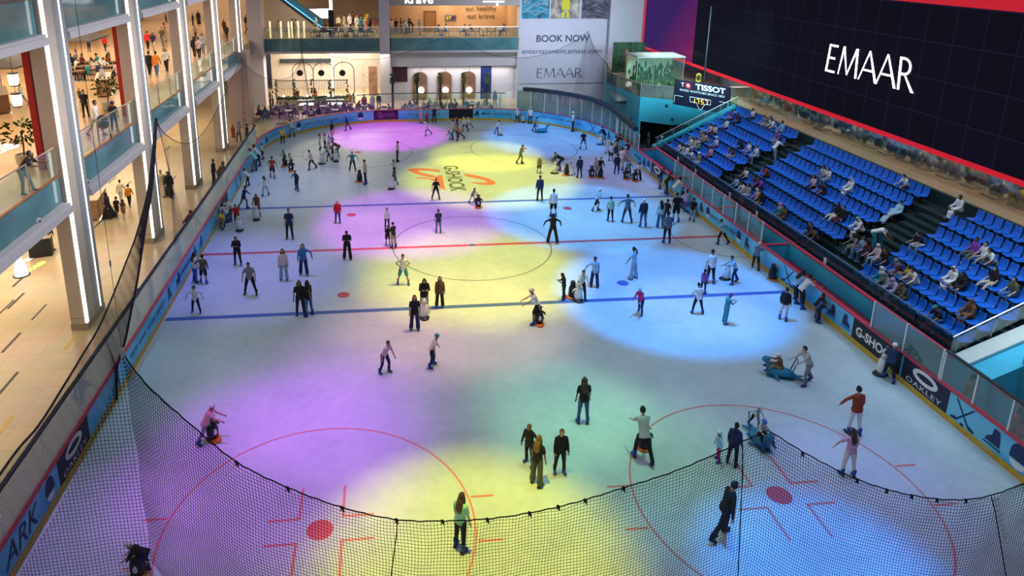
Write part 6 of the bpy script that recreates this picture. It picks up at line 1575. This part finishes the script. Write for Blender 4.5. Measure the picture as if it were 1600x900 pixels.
# ================================================================ FAR UPPER LEVEL AND CAFE
rg = random.Random(21)
tc = ['white', 'black', 'grey', 'navy', 'palepink', 'beige', 'lightblue', 'maroon', 'teal', 'darkgrey', 'lightgrey', 'rust']; bc = ['black', 'jeans', 'navy', 'grey', 'beige']
def far(px, Y, z, pose, fc, top, bot, head, place, s=1., seat=None):
    x = at(px, 120, 1, Y).x; o = person((x, Y, z), D(FACE[fc]), pose, top, bot, head, s, False, s < .8, seat_z=seat); reg(o, s < .8, top, bot, head, pose, place); return o
for i, (px, Y, pose, top, bot, head) in enumerate(((440, 43, 'walk', 'beige:t', 'grey:t', 'hk'), (467, 44, 'walk', 'cream:l', 'beige:t', 'hk'), (462, 44, 'stand', 'navy:l', 'navy:t', 'hk'), (480, 48, 'walk', 'white:t', 'navy:t', 'hk'), (498, 46, 'walk', 'lightgrey:r', 'grey:t', 'gwhite'),
        (532, 48, 'stand', 'cream:l', 'black:t', 'hk'), (541, 50, 'walk', 'beige:r', 'beige:t', 'hk'), (549, 50, 'walk', 'white:r', 'white:t', 'gwhite'), (560, 48, 'walk', 'white:r', 'white:t', 'gwhite'), (567, 46, 'stand', 'teal:r', 'teal:t', 'jteal'), (573, 46, 'walk', 'pink:r', 'pink:t', 'jyellow'),
        (580, 46, 'walk', 'black:r', 'black:t', 'jblack'), (586, 45, 'walk', 'magenta:t', 'beige:t', 'hk'), (554, 54, 'walk', 'brown:t', 'black:t', 'hk'), (566, 54, 'walk', 'rust:t', 'navy:t', 'hk'), (576, 54, 'walk', 'yellow:t', 'grey:t', 'lb'), (613, 44, 'stand', 'white:t', 'beige:t', 'lk'), (620, 44, 'phone', 'black:t', 'jeans:t', 'hk'),
        (628, 44.5, 'stand', 'maroon:t', 'navy:t', 'hk'), (637, 43, 'lean', 'lightblue:l', 'navy:t', 'hk'), (640, 44.5, 'stand', 'black:t', 'black:t', 'hk'), (646, 44.5, 'lean', 'black:t', 'brown:t', 'hk'), (656, 42.5, 'stand', 'teal:t', 'grey:t', 'hk'))):
    far(px, Y, 7.1, pose, rg.choice('NSEW') if pose != 'lean' else 'W', top, bot, head, 'on the far upper level' if px < 600 else 'in the upper restaurant')
for i, (px, n) in enumerate(((497, 'first'), (517, 'second'), (540, 'third'), (556, 'fourth'), (571, 'fifth'), (690, 'sofa'), (730, 'seventh'), (755, 'eighth'), (780, 'last'))):
    x = at(px, 50, 1, 42).x; pl = 'of the %s upper table from the mall end' % (n if n != 'sofa' else 'sixth')
    table((x, 42), 'small round table, %s from the mall end on the far upper level' % (n if n != 'sofa' else 'sixth'), 'tables on the far upper level', 7.1)
    for s, f in ((-1, 'E'), (1, 'W')):
        chair((x+s*.62, 42), PI/2 if s > 0 else -PI/2, (.02, .02, .025), 'black chair, %s side %s' % ('mall' if s < 0 else 'banner', pl), 'black chairs on the far upper level', False, 7.1)
        bpy.data.objects
        if not (px in (755,) or (px == 780 and s < 0)):
            t = rg.choice(tc)+':t'; o = person((x+s*.6, 42, 7.1), D(FACE[f]), rg.choice(('sit', 'sitfwd')), t, rg.choice(bc)+':t', rg.choice(('hk', 'hk', 'lk', 'hb')), .98, False, False, seat_z=.47)
            o['label'] = 'person in %s T-shirt, %s side %s' % (cname(t[:-2]), 'mall' if s < 0 else 'banner', pl)
# ground level cafe: armchairs and tables behind the curved boards
cafe = [(px_, 33.4) for px_ in (415, 451, 487, 523, 559, 600, 640, 680, 720, 758)]+[(px_, 35.3) for px_ in (440, 505, 537, 569, 640, 672, 704, 738)]
ordn = ['first', 'second', 'third', 'fourth', 'fifth', 'sixth', 'seventh', 'eighth', 'ninth', 'last']
for i, (px, Y) in enumerate(cafe):
    x = at(px, 165, 1, Y).x; purple = px < 630; row_ = 'front' if Y < 34.5 else 'back'; on = ordn[i if i < 10 else i-10]; pl = 'of %s table from mall end, %s cafe row' % (on, row_)
    table((x, Y), 'round white table, %s from the mall end in the %s cafe row' % (on, row_), 'ground cafe tables', 0)
    for wch, dx, dy in (('mall side', -.78, 0), ('banner side', .78, 0), (('far side', 0, .8) if i % 2 else ('boards side', 0, -.8))):
        cx = x+dx; cy = Y+dy; ang = math.atan2(-dy, -dx)-PI/2
        chair((cx, cy), ang, (.13, .03, .16) if purple else (.5, .5, .51), '%s armchair, %s %s' % ('purple' if purple else 'pale', wch, pl), 'armchairs of the ground cafe', True, 0)
        if rg.random() < .8:
            t = rg.choice(tc)+':'+rg.choice('tl'); u = Vector((dx, dy, 0)).normalized()*.02; o = person((cx-u.x, cy-u.y, 0), ang, rg.choice(('sit', 'sitfwd')), t, rg.choice(bc)+':t', rg.choice(('hk', 'hk', 'lk', 'hb', 'jwhite', 'jblack')), .98, False, False, seat_z=.47)
            o['label'] = 'seated %s %s, %s %s' % (cname(t[:-2]), {'t': 'T-shirt wearer', 'l': 'jumper wearer'}[t[-1]], wch, pl)
for px, Y, top, bot, head, pose, pl in ((568, 36, 'red:r', 'red:t', 'jlightblue', 'stand', 'by the cream entrance of the ground cafe'), (581, 36, 'white:r', 'white:t', 'gwhite', 'stand', 'by the cream entrance of the ground cafe'), (591, 36.5, 'black:l', 'black:t', 'hk', 'stand', 'by the far column'), (552, 37, 'khaki:t', 'beige:t', 'lb', 'walk', 'beside the vine fence'), (546, 37, 'orange:t', 'beige:t', 'hk', 'walk', 'beside the vine fence'),
        (463, 40, 'maroon:t', 'black:t', 'hk', 'stand', 'behind the vine fence'), (491, 40, 'rust:t', 'black:t', 'lk', 'stand', 'behind the vine fence'), (516, 40, 'darkgrey:t', 'black:t', 'hk', 'stand', 'behind the vine fence'), (478, 35, 'lightblue:l', 'navy:t', 'hk', 'stand', 'before the glowing display counter'), (420, 38, 'brown:t', 'black:t', 'lk', 'stand', 'at the cafe corner by the pink column'), (424, 38.5, 'palepink:t', 'black:t', 'hk', 'stand', 'at the cafe corner by the pink column'), (774, 37, 'blue:l', 'blue:t', 'hk', 'stand', 'beside the blue door'), (782, 36, 'white:r', 'white:t', 'gwhite', 'stand', 'beside the blue door')):
    far(px, Y, 0, pose, rg.choice('NSEW'), top, bot, head, pl)
# seated people at the first floor cafe
c0 = at(150, 112, 2, 7.1)
for i in range(10):
    x = c0.x-1.5+1.9*(i % 3)-.5*(i//3); y = c0.y-4+2.3*(i//3); pl = 'row %s, table %s, first floor cafe' % (['one', 'two', 'three', 'four'][i//3], ['one', 'two', 'three'][i % 3])
    if x > -18.9: continue
    table((x, y), 'wooden cafe table in '+pl, 'first floor cafe tables', 7.1, .4, .74, (.25, .12, .05))
    for s in (-1, 1):
        chair((x+s*.65, y), PI/2 if s > 0 else -PI/2, (.08, .03, .015), 'brown chair on the %s side, %s' % ('mall' if s < 0 else 'rink', pl), 'first floor cafe chairs', False, 7.1)
        t = rg.choice(tc)+':t'; o = person((x+s*.62, y, 7.1), D(90 if s > 0 else -90), 'sit', t, rg.choice(bc)+':t', rg.choice(('hk', 'lk', 'hb')), .98, False, False, seat_z=.47)
        o['label'] = 'diner in %s T-shirt, %s side, %s' % (cname(t[:-2]), 'mall' if s < 0 else 'rink', pl)
# ---- make every label single out one person
def finish_labels():
    pos = {id(d): d['o'].matrix_world.translation.copy() if 0 else Vector(d['o'].location) for d in LAB}
    def words(s): return len(s.replace(',', ' ').split())
    todo = [d for d in LAB if not d['o'].get('label')]
    for d in todo: d['l'] = d['base']+' '+d['act']+' '+d['place']
    from collections import Counter
    cnt = Counter(d['l'] for d in todo)
    for d in todo:
        if cnt[d['l']] > 1:
            q = sorted((e for e in LAB if e is not d), key=lambda e: (pos[id(e)]-pos[id(d)]).length)
            nb = next((e for e in q if e['short'] != d['short']), q[0]); e = pos[id(nb)]-pos[id(d)]
            side = ('in front of' if e.y > 0 else 'behind') if abs(e.y) > abs(e.x) else ('left of' if e.x > 0 else 'right of')
            d['l'] = d['base']+' '+d['act']+' '+side+' the one in '+nb['short']
    cnt = Counter(d['l'] for d in todo); seen = Counter()
    for d in todo:
        if cnt[d['l']] > 1:
            seen[d['l']] += 1; L = sorted((e for e in todo if e['l'] == d['l']), key=lambda e: pos[id(e)].y); i = L.index(d); d['l2'] = d['l']+', '+('nearer one' if i == 0 else 'farther one' if i == len(L)-1 else 'middle one')
    for d in todo:
        l = d.get('l2', d['l']).replace('  ', ' ')
        while words(l) > 16:
            n = l
            for a, c in ((' trousers,', ','), (' and ', ', '), ('striding low', 'striding'), (' the ', ' ')):
                if a in l: l = l.replace(a, c, 1); break
            if l == n: l = ' '.join(l.split()[:16])
        d['o']['label'] = l
finish_labels()
# ================================================================ NETS
M_CORD = mat('net_cord', (.006, .006, .012), .8); M_NETP = mat('net_cord_far', (.03, .02, .035), .8)
def lerp_pts(P, t):
    n = len(P)-1; x = t*n; i = min(int(x), n-1); f = x-i; a, c = Vector(P[i]), Vector(P[i+1]); return a+(c-a)*f
def resample(P, n):
    P = [Vector(p) for p in P]
    # catmull-rom then equal arc length
    Q = []
    for i in range(len(P)-1):
        p0, p1, p2, p3 = P[max(i-1, 0)], P[i], P[i+1], P[min(i+2, len(P)-1)]
        for k in range(12):
            t = k/12; Q.append(.5*((2*p1)+(p2-p0)*t+(2*p0-5*p1+4*p2-p3)*t*t+(3*p1-p0-3*p2+p3)*t**3))
    Q.append(P[-1]); L = [0]
    for a, c in zip(Q[:-1], Q[1:]): L.append(L[-1]+(c-a).length)
    out = []; j = 0
    for i in range(n+1):
        s = L[-1]*i/n
        while j < len(L)-2 and L[j+1] < s: j += 1
        f = (s-L[j])/max(L[j+1]-L[j], 1e-9); out.append(Q[j]+(Q[j+1]-Q[j])*f)
    return out
def cords(b, rows, r):
    """rows: list of polylines; 3-sided cords"""
    for P in rows:
        if len(P) > 1: b.tube(P, r, 3, False)
# near net: hangs across the near end of the rink (y = -28) from ropes; its top edge sags between the tie points
NY = -28.0
hem0_px = [(-30, 1010), (25, 905), (92, 790), (140, 690), (172, 615), (186, 570), (191, 552)]
hem_px = [(191, 552), (232, 604), (300, 665), (370, 722), (450, 762), (535, 793), (620, 812), (700, 814), (770, 810), (840, 799), (900, 785), (975, 762), (1050, 738), (1110, 713), (1160, 690), (1200, 672)]
hem2_px = [(1200, 672), (1260, 709), (1330, 745), (1390, 766), (1450, 778), (1500, 781), (1545, 775), (1600, 755), (1660, 725)]
h1 = [at(x, y, 1, NY) for x, y in hem_px]; h2 = [at(x, y, 1, NY) for x, y in hem2_px]
ROOT = tag(empty('safety_net'), 'near black safety net sagging across the bottom of the picture', 'net')
CELL = .052
h0 = [at(x, y, 1, NY) for x, y in hem0_px]
topL = resample(h0, int(sum((a-c).length for a, c in zip(h0[:-1], h0[1:]))/CELL))
top = resample(h1, int(sum((a-c).length for a, c in zip(h1[:-1], h1[1:]))/CELL))+resample(h2, int(sum((a-c).length for a, c in zip(h2[:-1], h2[1:]))/CELL))[1:]
ZB = 4.6
def sway(x, d): return .05*math.sin(x*2.1+1)*min(1, d)+.02*math.sin(x*9+d*2)*math.exp(-d)
b = MB(); cols = []
npx = 74
for i, t in enumerate(top):
    d_tot = 3.6
    col = []
    for k in range(npx):
        d = d_tot*k/(npx-1); zz = t.z-d; dx = .05*math.sin(d*1.3+t.x)*0
        pinch = 0
        col.append(Vector((t.x+.012*math.sin(d*5+t.x*3), NY+sway(t.x, d), zz)))
    cols.append(col)
cords(b, [c[::3]+[c[-1]] for c in cols], .0038)
cords(b, [[cols[i][k] for i in range(0, len(cols), 1)] for k in range(npx)][1:], .0038) if 0 else None
# cross cords follow the hem at equal drop, one cell apart
# the part beyond the tie falls steeply: cords at equal spacing across, starting on the falling edge
xl = min(p.x for p in topL); xr = topL[-1].x
def zedge(x):
    for a, c in zip(topL[:-1], topL[1:]):
        if min(a.x, c.x) <= x <= max(a.x, c.x): return a.z+(c.z-a.z)*((x-a.x)/((c.x-a.x) or 1e-9))
    return topL[0].z
x = xr-CELL
while x > xl: z = zedge(x); b.tube([Vector((x, NY+sway(x, 1), z-(z-5.2)*k/8)) for k in range(9)], .0038, 3, False); x -= CELL
z = topL[-1].z
while z > 5.3:
    xs = [p.x for p in topL if p.z >= z] ; x0_ = min(xs) if xs else xr; b.tube([Vector((x0_+(xr-x0_)*k/12, NY+sway(x0_+(xr-x0_)*k/12, 1), z)) for k in range(13)], .0038, 3, False); z -= CELL*1.18
nr = int(3.6/(CELL*1.18))
for k in range(1, nr):
    f = k/nr*(npx-1); i0 = int(f); fr = f-i0; P = [c[i0]+(c[min(i0+1, npx-1)]-c[i0])*fr for c in cols[::3]]; b.tube(P, .0038, 3, False)
b.obj('mesh', M_CORD, ROOT)
b = MB(); b.tube([t+Vector((0, .004*math.sin(i*1.7), .006*math.sin(i*.9))) for i, t in enumerate(top)], .010, 6); b.obj('hem_rope', M_CORD, ROOT)
for x, y in ((450, 762), (535, 793), (620, 812), (692, 814), (762, 811), (828, 801), (873, 791), (915, 781), (975, 762), (1255, 708), (1340, 749), (1386, 765), (1425, 774), (1465, 780), (1510, 781), (370, 722)):
    b = MB(); p = at(x, y, 1, NY); b.tube([p+Vector((-.03, -.01, .02)), p+Vector((0, 0, 0)), p+Vector((.02, 0, -.09))], [.018, .022, .008], 5); b.tube([p, p+Vector((-.03, 0, -.07))], [.015, .006], 5); b.obj('tie_knot', M_CORD, ROOT)
b = MB()
for a, c in (((620, 812), (611, 900)), ((1160, 690), (1153, 900)), ((1549, 776), (1572, 900))):
    p = at(*a, 1, NY); q = at(*c, 1, NY); b.tube([p, p+(q-p)*.2+Vector((.02, 0, 0)), q, q+(q-p)*.6], .009, 6)
b.obj('seam_rope', M_CORD, ROOT)
b = MB(); p = at(1556, 776, 1, NY-.02); q = at(1572, 850, 1, NY-.02)
for s in (-.03, .03): b.tube([p+Vector((s, 0, 0)), q+Vector((s*.4, 0, 0))], .012, 6)
b.obj('tie_cable', M_POST, ROOT)
p = at(191, 552, 1, NY)
r = tag(empty('support_cable', p), 'thin steel cable rising from the knot of the near net across the first pillar', 'cable'); b = MB(); b.tube([(0, 0, 0), (0, 0, 1.35), (0, 0, 9)], .0035, 5); b.obj('cable', M_BLACK, r); b = MB(); b.tube([(0, 0, 1.3), (0, 0, 1.38)], .012, 6); b.tube([(0, 0, -.06), (0, 0, .08)], .03, 6); b.obj('turnbuckle', M_STEEL, r)
# mall side net, hung along the boards; far edge gathered up to a high tie point
def net_between(name, label, up, lo, nu, nv, r, m, off=None, hem=.03, fold=0.):
    R0 = tag(empty(name), label, 'net'); U = resample(up, nu); L = resample(lo, nu); b = MB(); g = []
    for i in range(nu+1):
        g.append([U[i]+(L[i]-U[i])*(k/nv) for k in range(nv+1)])
        if fold:
            for k, p in enumerate(g[-1]): p.x += fold*math.sin(i*.9+k*.12)
    for i in range(nu+1): b.tube(g[i][::2] if nv % 2 == 0 else g[i], r, 3, False)
    for k in range(1, nv+1): b.tube([g[i][k] for i in range(nu+1)], r, 3, False)
    b.obj('mesh', m, R0); b = MB(); b.tube(U, hem, 6); b.obj('hem_rope', M_CORD, R0); return R0, g
X0 = -14.93
def lp(px, py): p = at(px, py, 0, X0); return (p.x, p.y, p.z)
up = [lp(243, 184), lp(232, 290), lp(215, 360), lp(200, 402), lp(160, 500), lp(128, 556), lp(100, 602), lp(60, 665), lp(0, 741), (X0, -27, 2.62)]
lo = [lp(245, 186), lp(238, 290), lp(228, 350), lp(216, 430), lp(206, 480), lp(196, 530), lp(183, 575), (X0, -13.2, .08), (X0, -18, .05), (X0, -27, .05)]
net_between('safety_net', 'dark net hanging down the mall-side glass from the high tie by the second pillar', up, lo, 300, 40, .0042, mat('net_cord_purple', (.022, .008, .02), .8), hem=.035, fold=.008)
# second hem: the bunched edge
b = MB(); b.tube(resample(lo[:8], 60), .05, 6); tag(b.obj('net_bunch', mat('net_cord_purple', (.022, .008, .02), .8)), 'bunched dark edge of the mall-side net hanging beside the glass', 'net')
def cat3(a, c, sag, n=8):
    a, c = Vector(a), Vector(c); return [a+(c-a)*(i/n)-Vector((0, 0, sag*4*(i/n)*(1-i/n))) for i in range(n+1)]
tie = [lp(243, 184), lp(377, 92)]
mid_up = [lp(243, 184), lp(252, 203), lp(268, 217), lp(285, 224), lp(300, 222), lp(315, 210), lp(332, 185), lp(352, 145), lp(366, 115), lp(377, 92)]
net_between('safety_net', 'thin veil net over the mall-side glass between the two high ties', mid_up, [(X0, -2.6, 2.5)]+[(X0, mid_up[i][1], 2.55) for i in range(1, 10)], 150, 40, .0035, M_NETP, hem=.018)
c1 = Vector(lp(377, 92))
FY = 31.2
def fp(px, py, Y=31.2): p = at(px, py, 1, Y); return (p.x, p.y, p.z)
k2 = fp(470, 60); k3 = fp(700, 57); k4 = fp(919, 49, 30.0)
cu = [tuple(c1), (-15.0, 20.6, 6.6), (-14.2, 23.6, 5.6), (-13.0, 26.6, 5.3), (-12.2, 28.4, 6.6), k2]
net_between('safety_net', 'thin veil net round the far mall-side corner of the rink', cu, [(-15.25, c1.y, 2.6), (-15.1, 21, 2.6), (-14.4, 24, 2.6), (-13.1, 26.9, 2.6), (-11.6, 28.6, 2.6), (k2[0]+.4, 30.6, 2.7)], 110, 40, .004, M_NETP, hem=.018)
u = [k2, fp(480, 70), fp(505, 84), fp(540, 91), fp(570, 93), fp(600, 91), fp(640, 80), fp(670, 66), k3]
net_between('safety_net', 'thin veil net before the far cafe, first span from the corner', u, [(p[0], FY, 2.8) for p in u], 150, 50, .004, M_NETP, hem=.02)
u = [k3, fp(720, 60), fp(745, 76), fp(780, 88), fp(820, 90), fp(860, 82), fp(895, 66), k4]
net_between('safety_net', 'thin veil net before the far cafe and banner, second span', u, [(p[0], 30.6 if p[0] > 6 else FY, 2.9) for p in u], 150, 50, .0045, M_NETP, hem=.02)
u = [k4, fp(930, 78, 27), fp(948, 100, 24.5), fp(962, 128, 22)]; l_ = [(13.0, 27.0, 3.0), (13.8, 25.5, 3.1), (14.7, 23, 3.1), (15.2, 20.5, 3.1)]
net_between('safety_net', 'thin veil net falling from the high tie to the padded curved glass', u, l_, 60, 50, .006, M_NETP, hem=.02)
# ================================================================ LIGHTS
def spot(px, py, h, rad, col, e, blend=.5, ax=(0, 0), z=None):
    g = at(px, py, 2, 0); d = bpy.data.lights.new('stage_or_fill_spot', 'SPOT'); d.color = col; d.energy = e; d.spot_blend = blend; d.spot_size = 2*math.atan(rad/h); d.shadow_soft_size = .12
    o = bpy.data.objects.new('stage_or_fill_spot', d); COL.objects.link(o); o.location = (g.x+ax[0], g.y+ax[1], h); v = Vector((g.x, g.y, 0))-o.location
    o.rotation_euler = v.to_track_quat('-Z', 'Y').to_euler(); return o
SPOTS = [ # px, py, radius, colour, power, blend
 (605, 212, 5.0, (.85, .0, 1), 14500, .5), (760, 243, 4.3, (1, .96, .0), 11500, .6), (765, 280, 6.0, (1, .96, .0), 14500, .5), (858, 216, 5.6, (.0, .26, 1), 13000, .5), (790, 222, 3., (.4, .9, .7), 2500, .9),
 (640, 345, 5.4, (.62, .02, 1), 11000, .5), (600, 365, 4.0, (1, .35, .6), 3500, .8), (905, 335, 5.3, (.0, .36, 1), 15000, .35), (900, 338, 3.8, (.4, .8, .9), 3500, .9), (965, 270, 5.0, (.2, .2, 1), 5500, .8),
 (745, 425, 5.6, (1, .93, .0), 14500, .7), (720, 490, 5.4, (1, .55, .28), 7500, .8), (1050, 462, 5.0, (.0, .30, 1), 19000, .35), (1085, 480, 3.2, (.5, .6, .9), 5500, .9),
 (385, 425, 5.5, (.2, .15, 1), 7000, .9), (600, 540, 4.0, (.9, .15, .9), 2800, 1.), (545, 640, 4.0, (.55, .12, 1), 4500, .9), (430, 720, 4.8, (.55, .0, 1), 8500, .8), (470, 620, 4.2, (.5, .12, .9), 2500, 1.),
 (740, 880, 4.3, (1, .95, .0), 15000, .7), (880, 645, 3.4, (.3, 1, .45), 4800, 1.), (990, 720, 4.2, (.3, 1, .5), 4200, 1.), (1290, 905, 3.2, (.0, .26, 1), 22000, .8), (1340, 770, 3.8, (.22, .2, 1), 4200, 1.), (120, 850, 3.4, (.5, .15, 1), 3500, 1.), (560, 890, 2.6, (1, .5, .5), 2200, 1.), (1120, 860, 2.6, (.1, .4, 1), 3000, 1.),
 (440, 290, 6.0, (.35, .45, 1), 4200, 1.), (260, 600, 4.0, (.3, .5, .8), 2000, 1.), (1250, 620, 6.0, (.2, .5, .8), 4200, 1.), (1450, 700, 5.0, (.15, .45, .8), 1500, 1.), (900, 560, 5., (.25, .6, .8), 2600, 1.), (1100, 300, 4., (.3, .4, 1), 3000, 1.)]  # wide soft cool pools added as fill for the plain ice
for px, py, rad, col, e, bl in SPOTS: spot(px, py, 19.0, rad*1.25, col, e*1.0, bl, (random.uniform(-2, 2), random.uniform(-2, 2)))
def area(loc, size, e, col, rot=(0, 0, 0), sy=None, spread=180):
    d = bpy.data.lights.new('ceiling_or_fill_light', 'AREA'); d.energy = e; d.color = col; d.size = size; d.shape = 'RECTANGLE'; d.size_y = sy or size; d.spread = D(spread)
    o = bpy.data.objects.new('ceiling_or_fill_light', d); COL.objects.link(o); o.location = loc; o.rotation_euler = rot; return o
area((0, 0, 21), 24, 1900, (.62, .86, 1), sy=50)  # unseen overhead panel added for the even cool ambient light
for y in (-20, -4, 12, 28): area((-28, y, 12.4), 12, 1500, (1, .74, .46), sy=12); area((-27, y, 5.45), 12, 1300, (1, .80, .55), sy=12)
area((-28, 55, 12.3), 14, 1500, (1, .8, .6), sy=20); area((-10, 47, 11.9), 10, 900, (1, .82, .62), sy=8); area((-10, 39, 5.4), 12, 1100, (1, .88, .74), sy=4); area((4, 40.3, 3.7), 11, 260, (1, .9, .8), sy=1); area((-11, 45, 5.4), 11, 1500, (1, .86, .7), sy=6)
area((4, 43.4, 11.9), 10, 520, (1, .72, .42), sy=4)
for px in (697, 780, 735): 
    p = at(px, 20, 1, 45.6); d = bpy.data.lights.new('wall_washer', 'SPOT'); d.energy = 260; d.color = (1, .68, .34); d.spot_size = 1.5; d.spot_blend = .8; o = bpy.data.objects.new('wall_washer', d); COL.objects.link(o); o.location = (p.x, 45.4, 11.6); o.rotation_euler = (-.12, 0, 0)
area((25.9, 0, 6.9), 1.8, 1100, (1, .86, .65), sy=44); area((-6, 4, 17), 3, 1250, (1, .93, .9), rot=(0, 1.0, 0), sy=50, spread=50); area((21, 12, 11), 5, 900, (.45, .95, 1), rot=(1.1, 0, 0), sy=4, spread=90); area((17, -18, 13), 3, 170, (.7, .9, 1), rot=(0, -.25, 0), sy=10, spread=70); area((20, 0, 17), 3, 600, (.6, .8, 1), rot=(0, 0, 0), sy=40, spread=60); area((22, 27, 7.5), 4, 160, (.75, 1, .85), sy=6)  # added unseen fills for gallery, pillar facade, blue wall, seats and near boards
p = at(1052, 178, 1, 18.1); d = bpy.data.lights.new('wall_lamp', 'SPOT'); d.energy = 90; d.color = (.6, 1, 1); d.spot_size = 1.9; d.spot_blend = .9; o = bpy.data.objects.new('wall_lamp', d); COL.objects.link(o); o.location = (p.x, 17.9, p.z+.2); o.rotation_euler = (-.25, 0, 0)
area((12, 22, 20), 18, 750, (.82, .86, 1), rot=(.95, 0, 0), sy=4, spread=55)  # added narrow fill aimed at the banner wall
w = bpy.data.worlds.new('world'); SC.world = w; w.use_nodes = True; bg = w.node_tree.nodes['Background']; bg.inputs[0].default_value = (.55, .62, .78, 1); bg.inputs[1].default_value = .25
# ================================================================ COLOUR MANAGEMENT
vs_ = SC.view_settings; SC.display_settings.display_device = 'sRGB'; vs_.view_transform = 'Standard'; vs_.look = 'None'; vs_.exposure = 0.; vs_.gamma = 1.; vs_.use_curve_mapping = False
SC.cycles.use_denoising = True; SC.cycles.max_bounces = 6; SC.cycles.transparent_max_bounces = 24; SC.cycles.diffuse_bounces = 2; SC.cycles.glossy_bounces = 2; SC.cycles.caustics_reflective = False; SC.cycles.caustics_refractive = False
